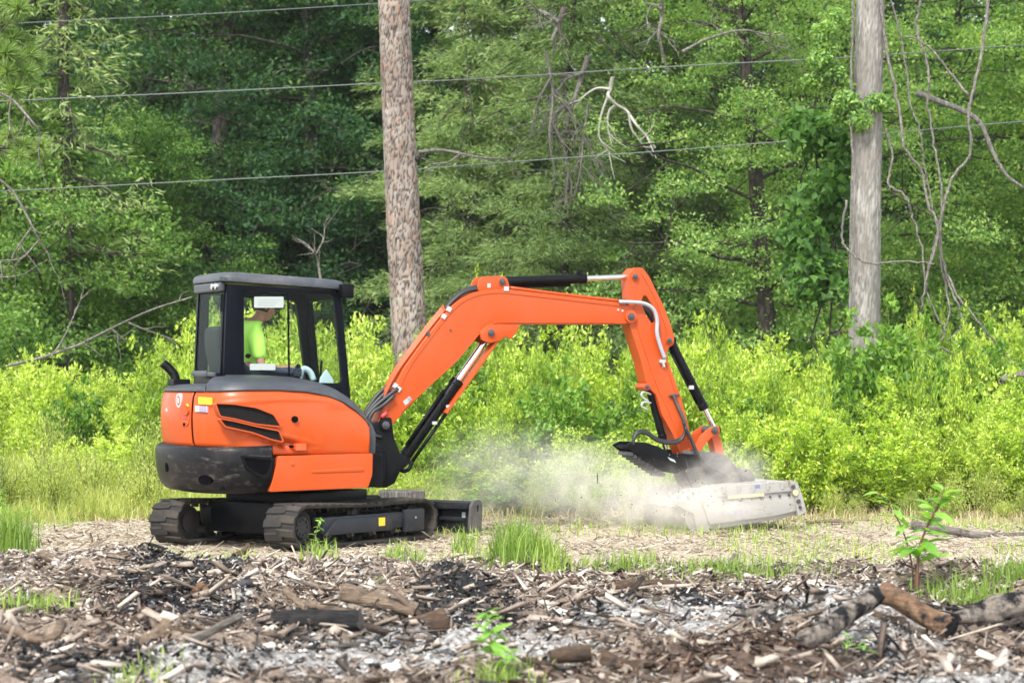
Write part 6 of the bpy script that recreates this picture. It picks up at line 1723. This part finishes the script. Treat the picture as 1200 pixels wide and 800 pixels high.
X, Y, rng = scatter(507, 2600, -5.4, 5.4, 11.4, 19.0, lambda x, y: D_(x, y) * (.25 + .75 * sstep(.4, .62, fbm(x * 1.3 + 4, y * 1.3, 3, 101))))
n = len(X); slivers(7, X, Y, rng.gamma(1.6, .05, n) + .05, rng.uniform(.010, .030, n), rng.uniform(.006, .018, n), CHIPB, 'splinters', 'long splinters and twigs tangled through the debris', .25, .03)
for sd_, cnt, m_, nm, lb in ((508, 750, CHIPB, 'broken_wood', 'chunky brown broken wood half sunk in the debris'), (509, 520, CHIPP, 'weathered_wood', 'chunky pale weathered wood half sunk in the debris')):
    X, Y, rng = scatter(sd_, cnt, -5.2, 5.2, 11.6, 18.8, lambda x, y: D_(x, y) * (.3 + .7 * sstep(.38, .6, fbm(x * 1.6 + sd_, y * 1.6, 3, 111))))
    n = len(X); slivers(sd_, X, Y, rng.gamma(2.2, .045, n) + .07, rng.uniform(.025, .075, n), rng.uniform(.02, .055, n), m_, nm, lb, .3, .01)
def clods(seed, X, Y, R, m, name, label):
    rng = np.random.default_rng(seed); n = len(X); ph = (1 + 5 ** .5) / 2
    ico = np.array([(-1, ph, 0), (1, ph, 0), (-1, -ph, 0), (1, -ph, 0), (0, -1, ph), (0, 1, ph), (0, -1, -ph), (0, 1, -ph), (ph, 0, -1), (ph, 0, 1), (-ph, 0, -1), (-ph, 0, 1)]) / 1.9
    q = np.array([(0, 11, 5), (0, 5, 1), (0, 1, 7), (0, 7, 10), (0, 10, 11), (1, 5, 9), (5, 11, 4), (11, 10, 2), (10, 7, 6), (7, 1, 8), (3, 9, 4), (3, 4, 2), (3, 2, 6), (3, 6, 8), (3, 8, 9), (4, 9, 5), (2, 4, 11), (6, 2, 10), (8, 6, 7), (9, 8, 1)])
    a = rng.uniform(0, 6.28, n); st = np.stack([rng.uniform(.8, 1.7, n), rng.uniform(.6, 1.1, n), rng.uniform(.4, .85, n)], 1)
    P = ico[None] * rng.uniform(.65, 1.2, (n, 12, 1)) * st[:, None] * R[:, None, None]
    ca, sa = np.cos(a)[:, None], np.sin(a)[:, None]
    V = np.stack([P[..., 0] * ca - P[..., 1] * sa + X[:, None], P[..., 0] * sa + P[..., 1] * ca + Y[:, None], P[..., 2] + (ground_z(X, Y) + R * .15)[:, None]], -1)
    F = (np.arange(n)[:, None, None] * 12 + q[None]).reshape(-1, 3)
    tag(mesh_obj(name, np_mesh(name, V.reshape(-1, 3), F, m)), label, 'clods', kind='stuff')
for sd_, cnt, pr, m_, nm, lb, r_ in ((511, 1500, lambda x, y: D_(x, y) * np.clip(fc(x, y) + .05, 0, 1), CHIPC, 'charcoal_lumps', 'black charcoal lumps heaped in the burnt patches', .030),
                                 (512, 2600, lambda x, y: D_(x, y) * np.clip(fa(x, y) * .8 + .05, 0, 1), CHIPA, 'ash_lumps', 'grey white lumps of ash', .022),
                                 (513, 3200, lambda x, y: D_(x, y) * np.clip(.6 - fc(x, y) * .5 - fa(x, y) * .4, .05, 1), CHIPB, 'soil_clods', 'brown clods of soil and rotten wood in the debris', .026)):
    X, Y, rng = scatter(sd_, cnt, -5.2, 5.2, 11.4, 19.0, pr); clods(sd_, X, Y, r_ * np.minimum(rng.gamma(3, .4, len(X)), 1.9), m_, nm, lb)
# ---- wood pieces one can pick out
def wood_mat(name, lo, mid, hi, charc=None):
    m, nt, b = mat(name)
    n = noise(nt, 42, 9, .8, coords(nt, 'Object', (.10, 1, 1)), .4); n2 = noise(nt, 7, 4, .6, coords(nt))
    c = ramp(nt, [(.25, lo), (.5, mid), (.75, hi)], n.outputs[0]).outputs[0]
    n4 = noise(nt, 9, 5, .7, coords(nt)); c = mixc(nt, ramp(nt, [(.52, (0, 0, 0)), (.66, (1, 1, 1))], n4.outputs[0]).outputs[0], c, mixc(nt, .75, c, (.05, .042, .036)))
    if charc is not None:
        c = mixc(nt, ramp(nt, [(charc - .06, (0, 0, 0)), (charc + .06, (1, 1, 1))], n2.outputs[0]).outputs[0], (.012, .012, .013), c)
    nt.links.new(c, b.inputs['Base Color']); b.inputs['Roughness'].default_value = .88; b.inputs['Specular IOR Level'].default_value = .2
    bump(nt, b, n.outputs[0], 1.0, .03); return m
W_TAN = wood_mat('tan_wood', (.045, .032, .023), (.20, .145, .10), (.44, .35, .26))
W_BRN = wood_mat('brown_wood', (.022, .014, .010), (.10, .065, .043), (.26, .185, .13))
W_GRY = wood_mat('grey_wood', (.035, .030, .026), (.16, .142, .122), (.36, .33, .29))
W_CHR = wood_mat('charred_wood', (.006, .006, .006), (.018, .018, .019), (.07, .068, .066))
W_MIX = wood_mat('half_charred_wood', (.13, .105, .085), (.27, .23, .19), (.43, .38, .33), .50)
W_RED = wood_mat('orange_brown_wood', (.055, .032, .020), (.20, .115, .065), (.40, .28, .18), .42)
ENDG = plain('cut_wood_end', (.50, .40, .28), .85, 0, .3, 60)
def log(name, label, pts, r0, r1, m, seed, z=.0, sides=18, end=None, knob=.34, cat='log', lifts=None, depth=.2):
    """a rough log lying along the given photograph points"""
    rng = np.random.default_rng(seed); W = []; r0, r1 = r0 * .80, r1 * .80
    low = max(pts, key=lambda q: q[1]); g = on_ground(low[0], low[1], .05)
    for _ in range(4): g = on_ground(low[0], low[1], float(ground_z(g[0], g[1])) + r0 * .5)
    for i, (u, v) in enumerate(pts):      # the lowest point rests on the ground, the rest leans on the pile behind it
        Y = g[1] + depth * (on_ground(u, v, .05)[1] - on_ground(low[0], low[1], .05)[1]); q = at(u, v, Y)
        q[2] = max(q[2], float(ground_z(q[0], q[1])) + r0 * .25); W.append(q)
    P = smooth_path(W, 10) if len(W) > 2 else np.array([W[0] + (W[1] - W[0]) * t for t in np.linspace(0, 1, 9)])
    rr = np.linspace(r0, r1, len(P)); th = np.linspace(0, 2 * np.pi, sides, endpoint=False)
    jit = 1 + knob * (np.array([[vnoise(np.array(math.cos(a) * 1.2 + 5), np.array(math.sin(a) * 1.2), np.array(i * .07), seed) * .65 + .35 * vnoise(np.array(math.cos(a) * 4.5 + 9), np.array(math.sin(a) * 4.5), np.array(i * .12), seed + 50) for a in th] for i in range(len(P))]) * 2 - 1)
    P = P + np.stack([vnoise(np.arange(len(P)) * .09, np.zeros(len(P)), seed=seed + k * 7) - .5 for k in range(3)], 1) * r0 * .8
    jl = [np.asarray(jit[i]).reshape(-1) for i in range(len(P))]
    org = P[0].copy()
    V, F = tube_arrays(P - org, rr, sides, cap=True, jitter=jl)
    # ragged ends
    V[:sides] += (P[0] - P[1])[None] * rng.uniform(-.3, .5, (sides, 1)); V[-sides:] += (P[-1] - P[-2])[None] * rng.uniform(-.3, .5, (sides, 1))
    mi = [0] * (len(F) - 2) + [1, 1]
    d = P[-1] - P[0]; rz = math.atan2(d[1], d[0]); R = np.array([[math.cos(rz), math.sin(rz), 0], [-math.sin(rz), math.cos(rz), 0], [0, 0, 1]])
    me = np_mesh(name, V @ R.T, F, [m, end or m], smooth=True, mat_idx=mi); me.set_sharp_from_angle(angle=math.radians(55))
    o = mesh_obj(name, me); o.location = tuple(org); o.rotation_euler = (0, 0, rz); tag(o, label, cat); return o
log('charred_log', 'thick charred black log with deep cracks left of centre', [(325, 722), (350, 724), (385, 733), (424, 738)], .095, .08, W_CHR, 1, end=W_GRY)
log('branch_log', 'smooth tan branch tapering to a black end near centre', [(407, 693), (440, 700), (470, 707), (490, 711)], .072, .06, W_TAN, 2, end=W_CHR)
log('stick', 'long thin pale stick below the smooth tan branch', [(358, 708), (400, 715), (430, 720), (468, 724)], .026, .022, W_TAN, 3, cat='stick')
log('wood_chunk', 'squat broken brown chunk right of the thick charred log', [(476, 734), (500, 730), (522, 726)], .075, .11, W_BRN, 4, end=W_GRY, cat='wood chunk')
log('plank', 'long grey split plank lying diagonally at lower left', [(152, 775), (190, 762), (225, 750), (282, 720)], .040, .028, W_GRY, 5, sides=6, cat='plank')
log('wood_chip', 'flat tan chip leaning on the brown mound at left', [(113, 708), (126, 717), (140, 726)], .032, .028, W_TAN, 6, sides=6, cat='wood chip')
log('branch_log', 'pale log on the mulch at the left edge', [(-6, 670), (25, 668), (55, 667)], .05, .045, W_GRY, 7, end=ENDG)
log('wood_chunk', 'pale split piece right of the left edge log', [(52, 668), (70, 674), (90, 680)], .055, .03, W_TAN, 8, cat='wood chunk')
log('stick', 'curved bleached stick at the lower left edge', [(0, 733), (22, 738), (40, 748), (62, 746), (74, 728)], .026, .034, W_TAN, 9, cat='stick')
log('log', 'grey half-charred log rising to the right in the foreground', [(938, 757), (970, 738), (1000, 716), (1026, 700)], .072, .068, W_MIX, 10, end=W_GRY, lifts=[0, .02, .05, .08])
log('log', 'brown mottled log meeting the grey log at its top', [(1033, 695), (1055, 703), (1085, 722), (1112, 740)], .085, .07, W_RED, 11, end=W_CHR, lifts=[.08, .07, .03, 0])
log('log', 'thick dark grey charred log at the right edge', [(1122, 728), (1150, 718), (1180, 712), (1215, 705)], .075, .10, W_MIX, 12, end=W_CHR)
log('wood_chunk', 'small charred stub leaning in the ash right of centre', [(873, 727), (890, 722), (908, 714)], .05, .045, W_MIX, 13, end=W_GRY, cat='wood chunk')
log('wood_chunk', 'upright orange brown stub poking from the debris', [(872, 696), (882, 690), (888, 688)], .035, .05, W_RED, 14, cat='wood chunk')
log('branch_log', 'brown branch lying on the crest right of the grass tuft', [(722, 686), (745, 684), (775, 686), (800, 690)], .045, .05, W_BRN, 15, end=ENDG)
log('branch_log', 'short brown log with a bright cut end at the bottom', [(705, 773), (730, 778), (752, 782)], .05, .045, W_BRN, 16, end=ENDG)
log('branch_log', 'dark brown log lying in the dark mulch at the bottom', [(645, 768), (665, 766), (690, 766)], .05, .05, W_BRN, 17, end=W_BRN)
log('fallen_branch', 'long grey fallen branch on the mulch at far right', [(1070, 616), (1110, 622), (1150, 627), (1210, 625)], .05, .04, W_GRY, 18, cat='branch', end=ENDG)
log('fallen_branch', 'thin brown branch on the mulch right of the mulching head', [(945, 612), (970, 610), (1000, 611)], .022, .018, W_TAN, 19, cat='branch')
log('stick', 'pale stick standing up against the near track', [(256, 613), (268, 622), (280, 633)], .016, .014, W_TAN, 20, cat='stick', lifts=[.14, .08, 0])
log('wood_chunk', 'small dark bark lump in front of the near track', [(276, 652), (285, 645), (292, 640)], .04, .03, W_BRN, 21, cat='wood chunk')
log('stick', 'pale stick on the mound left of the mulched ridge', [(335, 692), (350, 704), (362, 714)], .03, .026, W_TAN, 22, cat='stick', lifts=[.05, .02, 0])
log('wood_chunk', 'pale split block standing in the ash left of the charred log', [(165, 752), (185, 746), (200, 740)], .05, .06, W_TAN, 23, sides=7, cat='wood chunk')
log('wood_chunk', 'tan block beside the charcoal heap at left', [(222, 678), (235, 678), (246, 680)], .045, .04, W_TAN, 24, sides=7, cat='wood chunk')
log('wood_chunk', 'orange brown split block on top of the burnt heap', [(228, 694), (236, 690), (244, 694)], .05, .04, W_RED, 25, sides=7, cat='wood chunk')
log('wood_chunk', 'brown root piece on the charcoal heap at centre', [(553, 682), (562, 688), (574, 700)], .04, .035, W_RED, 26, cat='wood chunk', lifts=[.08, .05, 0])
log('stick', 'thin grey stick across the ash right of centre', [(690, 727), (730, 731), (775, 731)], .014, .012, W_GRY, 27, cat='stick')
log('wood_chunk', 'broken root lump on the crest left of the green strip', [(940, 668), (962, 662), (985, 668)], .05, .02, W_BRN, 28, cat='wood chunk')
log('wood_chunk', 'pale flat slab left of the meeting logs', [(1012, 727), (1035, 724), (1058, 724)], .045, .03, W_TAN, 29, sides=7, cat='wood chunk')
log('log', 'round log end showing under the dozer blade', [(520, 624), (526, 624)], .05, .05, W_RED, 30, end=ENDG)

# ---- countable loose fragments, each its own piece
frag_m = []
for k, m_ in enumerate((W_TAN, W_BRN, W_GRY, W_CHR, W_MIX, W_TAN, W_BRN, W_RED)):
    rng = np.random.default_rng(600 + k); n_ = 5; V = []; F = []
    ring0 = [(math.cos(2 * math.pi * j / n_ + .4) * rng.uniform(.7, 1.2), math.sin(2 * math.pi * j / n_ + .4) * rng.uniform(.5, 1.0)) for j in range(n_)]
    for i, (t, w) in enumerate(((0, .45), (.12, .9), (.55, 1.0), (.85, .8), (1.0, .3))):
        for j in range(n_):
            V.append((t - .5 + (rng.normal(0, .07) if i in (0, 4) else 0), .17 * w * ring0[j][0] + rng.normal(0, .012), .13 * w * ring0[j][1] + rng.normal(0, .012)))
    for i in range(4):
        for j in range(n_): F.append((i * n_ + j, i * n_ + (j + 1) % n_, (i + 1) * n_ + (j + 1) % n_, (i + 1) * n_ + j))
    F.append(tuple(range(n_ - 1, -1, -1))); F.append(tuple(4 * n_ + j for j in range(n_)))
    frag_m.append(np_mesh('wood_fragment', V, F, m_))
names = ['tan', 'brown', 'grey', 'charred', 'half-charred', 'tan', 'brown', 'orange brown']
rs = random.Random(77); placed = 0; frs = []
while placed < 285:
    u, v = rs.uniform(-10, 1210), 662 + 145 * rs.random() ** 1.1
    g = on_ground(u, v, .05); x, y = g[0], g[1]
    if debris(np.array(x), np.array(y)) < .6: continue
    c_, a_ = float(field(CHAR, np.array([x]), np.array([y]), 61)[0]), float(field(ASH, np.array([x]), np.array([y]), 71)[0])
    k = rs.choice([3, 3, 4, 0]) if c_ > .5 else rs.choice([2, 4, 0, 3]) if a_ > .5 else rs.choice([0, 1, 2, 5, 6, 7, 1, 0])
    o = mesh_obj('wood_fragment', frag_m[k]); L = rs.uniform(.10, .34) * (1.15 if v < 720 else .9); th = rs.uniform(.06, .15) / max(L, .1) * .9
    o.location = (x, y, float(ground_z(x, y)) + .025); o.scale = (L, L * min(1.2, th * 1.2), L * min(1.0, th)); o.rotation_euler = (rs.uniform(-.5, .5), rs.uniform(-.35, .35), rs.uniform(0, 6.28))
    zone = 'left' if u < 400 else 'middle' if u < 800 else 'right'; row = 'crest' if v < 690 else 'slope' if v < 745 else 'near edge'
    tag(o, 'fragment', 'wood fragment', 'wood fragments strewn over the debris'); placed += 1
    frs.append((o, '%s wood fragment on the debris %s, %s part' % (names[k], row, zone), x / y))

order_labels(frs)
# ---- stump behind the tracks
st = at(470, 585, 24.3); zt = EYE - (574 - HORIZ) / FPX * 24.3
so = empty('tree_stump', (st[0], st[1], 0)); tag(so, 'low pale cut tree stump behind the tracks', 'stump')
V = []; F = []; nS = 28; rng = np.random.default_rng(9)
for i, (z, r) in enumerate(((-.05, .27), (.08, .235), (.2, .222), (zt - .01, .222), (zt, .212))):
    for j in range(nS): a = 2 * math.pi * j / nS; V.append((r * math.cos(a) * (1 + .06 * math.sin(3 * a + 1) + .03 * rng.normal()), r * math.sin(a) * (1 + .05 * math.sin(4 * a)), z))
for i in range(4):
    for j in range(nS): F.append((i * nS + j, i * nS + (j + 1) % nS, (i + 1) * nS + (j + 1) % nS, (i + 1) * nS + j))
mesh_obj('bark', np_mesh('bark', V, F, BARKG), so)
top = V[-nS:]; mesh_obj('cut_face', np_mesh('cut_face', top, [tuple(range(nS))], W_GRY), so)

# ---- leafy seedlings in the foreground: every leaf is a part
def big_leaf(L, W, m, seed):
    rng = np.random.default_rng(seed); V = []; F = []
    for i in range(7):
        t = i / 6; w = W * math.sin(math.pi * min(1, t * .96 + .02)) ** .8 * .5; dr = -.25 * L * t * t
        V += [(t * L, -w, dr + w * .35), (t * L, 0, dr), (t * L, w, dr + w * .35)]
    for i in range(6):
        for j in range(2): F.append((i * 3 + j, i * 3 + j + 1, (i + 1) * 3 + j + 1, (i + 1) * 3 + j))
    return np_mesh('leaf', V, F, m, smooth=True)
SEEDL = leaf_mat('seedling_leaf', [(.1, (.07, .17, .03)), (.45, (.16, .33, .05)), (.75, (.29, .47, .09)), (.95, (.45, .58, .17))], .42, .4, .5)
STEMR = plain('reddish_stem', (.11, .035, .022), .6, 0, .2)
def seedling(name, label, stem_px, r, n_leaf, Lr, seed, Yd=None, sm=STEMR, spread=1.0):
    rng = random.Random(seed); g = on_ground(*stem_px[0], .06); Y = g[1]
    base = np.array([g[0], Y, float(ground_z(g[0], Y)) - .02])
    P = smooth_path([at(u, v, Y + .02 * i) for i, (u, v) in enumerate(stem_px)], 6); P[0] = base
    o = empty(name, tuple(base)); tag(o, label, 'plant')
    V, F = tube_arrays(P - base, np.linspace(r, r * .4, len(P)), 7); mesh_obj('stem', np_mesh('stem', V, F, sm, smooth=True), o)
    lm = [big_leaf(1, w, SEEDL, i) for i, w in enumerate((.38, .44, .34))]
    for k in range(n_leaf):
        t = .22 + .78 * (k + rng.random()) / n_leaf; i = min(len(P) - 1, int(t * (len(P) - 1))); q = P[i] - base
        l = mesh_obj('leaf', lm[k % 3], o); L = rng.uniform(*Lr) * (1.1 - .4 * t); l.location = tuple(q); l.scale = (L, L * spread, L); l.rotation_euler = (rng.uniform(-.5, .5), rng.uniform(-.75, .35), k * 2.4 + rng.uniform(-.4, .4))
    return o
seedling('seedling', 'leafy seedling with reddish stem at right of the debris', [(1074, 692), (1075, 660), (1077, 640), (1088, 612), (1100, 590), (1106, 572)], .012, 36, (.15, .26), 1)
seedling('seedling', 'thinner side shoot left of the reddish seedling stem', [(1071, 690), (1066, 650), (1055, 615), (1040, 590), (1028, 575)], .007, 18, (.10, .18), 2)
seedling('weed_plant', 'small bright green weed growing in the white ash', [(577, 782), (576, 760), (573, 735), (567, 716)], .006, 30, (.08, .15), 3, sm=STEMM)
seedling('weed_plant', 'low leafy weed beside the bright green ash weed', [(592, 784), (596, 770), (602, 758)], .005, 12, (.06, .10), 4, sm=STEMM)
seedling('weed_plant', 'small broad-leaved weed left of the thick grass tuft', [(575, 668), (578, 660), (572, 652)], .006, 12, (.09, .15), 5, sm=STEMM)
seedling('weed_plant', 'feathery weed standing in front of the near track', [(372, 648), (370, 630), (374, 612), (376, 606)], .005, 20, (.04, .08), 6, sm=STEMM)
seedling('weed_plant', 'tiny weed in the ash near the meeting logs', [(991, 765), (992, 752), (990, 742)], .004, 8, (.05, .08), 7, sm=STEMM)
seedling('weed_plant', 'tiny upright weed right of the meeting logs foot', [(1013, 764), (1013, 755), (1012, 748)], .004, 6, (.05, .08), 8, sm=STEMM)
seedling('weed_plant', 'dry thin weed standing in the dust left of the head', [(700, 600), (705, 575), (708, 550), (715, 530)], .006, 14, (.04, .09), 9, sm=STEMM)
seedling('weed_plant', 'small green shoots at the foot of the tan branch', [(448, 690), (447, 680), (450, 672)], .004, 8, (.05, .08), 10, sm=STEMM)
for k, (u, v) in enumerate(((8, 650), (20, 655), (35, 652), (5, 630))):
    seedling('weed_plant', ['tallest feathery weed at the left edge', 'second feathery weed from the left edge', 'outermost right of the feathery left edge weeds', 'feathery weed rearmost at the left edge'][k], [(u, v), (u + 1, v - 22), (u - 2, v - 45), (u + 2, v - 60)], .006, 34, (.05, .09), 20 + k, sm=STEMM, spread=.6)

# ------------------------------------------------------------------ dust thrown up by the head
DUST = bpy.data.materials.new('dust_volume'); DUST.use_nodes = True; nt = DUST.node_tree; nt.nodes.remove(nt.nodes['Principled BSDF'])
pv = nt.nodes.new('ShaderNodeVolumePrincipled'); pv.inputs['Color'].default_value = (.98, .935, .865, 1); pv.inputs['Anisotropy'].default_value = .1
gp = nt.nodes.new('ShaderNodeNewGeometry').outputs['Position']
tot = None
for (u, v, Y, ru, rv, rd, w) in [(835, 592, 22.9, 90, 34, .7, 1.25), (775, 585, 23.5, 105, 52, .8, 2.3), (690, 565, 24.1, 115, 60, .9, 1.35), (600, 550, 24.6, 115, 66, .9, .75), (855, 552, 23.4, 60, 40, .6, 1.5), (540, 588, 24.6, 110, 36, .9, .20)]:
    c = at(u, v, Y); sx, sz = ru / FPX * Y, rv / FPX * Y
    mp = nt.nodes.new('ShaderNodeMapping'); mp.vector_type = 'TEXTURE'; mp.inputs['Location'].default_value = tuple(c); mp.inputs['Scale'].default_value = (sx, rd, sz)
    nt.links.new(gp, mp.inputs[0]); ln = nt.nodes.new('ShaderNodeVectorMath'); ln.operation = 'LENGTH'; nt.links.new(mp.outputs[0], ln.inputs[0])
    f = nt.nodes.new('ShaderNodeMapRange'); f.interpolation_type = 'SMOOTHERSTEP'; f.inputs[1].default_value = 1.15; f.inputs[2].default_value = 0.0; f.inputs[3].default_value = 0; f.inputs[4].default_value = w
    nt.links.new(ln.outputs['Value'], f.inputs[0]); tot = f.outputs[0] if tot is None else math_node(nt, 'ADD', tot, f.outputs[0])
n1 = noise(nt, 2.6, 5, .62, gp, 1.2)
nr = ramp(nt, [(.40, (0, 0, 0)), (.66, (1, 1, 1))], n1.outputs[0]).outputs[0]
den = math_node(nt, 'MULTIPLY', math_node(nt, 'MULTIPLY', tot, math_node(nt, 'ADD', math_node(nt, 'MULTIPLY', nr, 1.3), .12)), 1.0)
nt.links.new(den, pv.inputs['Density']); nt.links.new(pv.outputs[0], nt.nodes['Material Output'].inputs['Volume'])
mb = MB(); lo, hi = at(415, 640, 24.0), at(960, 465, 24.0)
mb.box(((lo[0] + hi[0]) / 2, 24.0, (hi[2] + .02) / 2), (hi[0] - lo[0], 3.6, hi[2] - .02)); dust = mb.build('dust_cloud', DUST, None); tag(dust, 'pale dust cloud blowing left from the mulching head', 'dust', kind='stuff')
rng = np.random.default_rng(61); n = 130
fx = rng.normal(0, 1, (n, 3)) * np.array([.75, .35, .30]) + at(815, 575, 23.1); fx[:, 2] = np.maximum(fx[:, 2], .08); fd_ = unit(rng.normal(size=(n, 3)))
V, F = leaf_arrays(fx, fd_, unit(rng.normal(size=(n, 3))), rng.uniform(.015, .05, n), rng.uniform(.008, .018, n)); fo = mesh_obj('flying_bits', np_mesh('flying_bits', V, F, CHIPB)); tag(fo, 'small dark bits of bark and wood whirling round the mulching head', 'flying bits', kind='stuff')
# flying chips thrown from the head
rs = random.Random(8)
for k, (u, v) in enumerate([(1010, 590), (948, 578), (923, 545), (700, 560), (1000, 578), (930, 610)]):
    o = mesh_obj('flying_chip', frag_m[(k * 3) % 8]); p = at(u, v, 23.4); o.location = tuple(p); o.scale = (.10, .05, .05); o.rotation_euler = (rs.random() * 3, rs.random() * 3, rs.random() * 3)
    tag(o, ['tan chip flying far right of the mulching head', 'brown chip flying just right of the mulching head', 'chip flying above the right end of the head', 'chip flying in the dust left of the thumb', 'pale chip flying over the shrubs right of the head', 'chip flying low at the right end of the head'][k], 'wood chip', 'chips thrown by the mulching head')

# ------------------------------------------------------------------ thin summer haze over the whole place
HAZE = bpy.data.materials.new('haze_air'); HAZE.use_nodes = True; nt = HAZE.node_tree; nt.nodes.remove(nt.nodes['Principled BSDF'])
pv = nt.nodes.new('ShaderNodeVolumePrincipled'); pv.inputs['Color'].default_value = (.93, .96, 1.0, 1); pv.inputs['Density'].default_value = .00018
nt.links.new(pv.outputs[0], nt.nodes['Material Output'].inputs['Volume'])
mb = MB(); mb.box((0, 320, 8.5), (660, 780, 25)); hz = mb.build('haze', HAZE, None); tag(hz, kind='stuff')
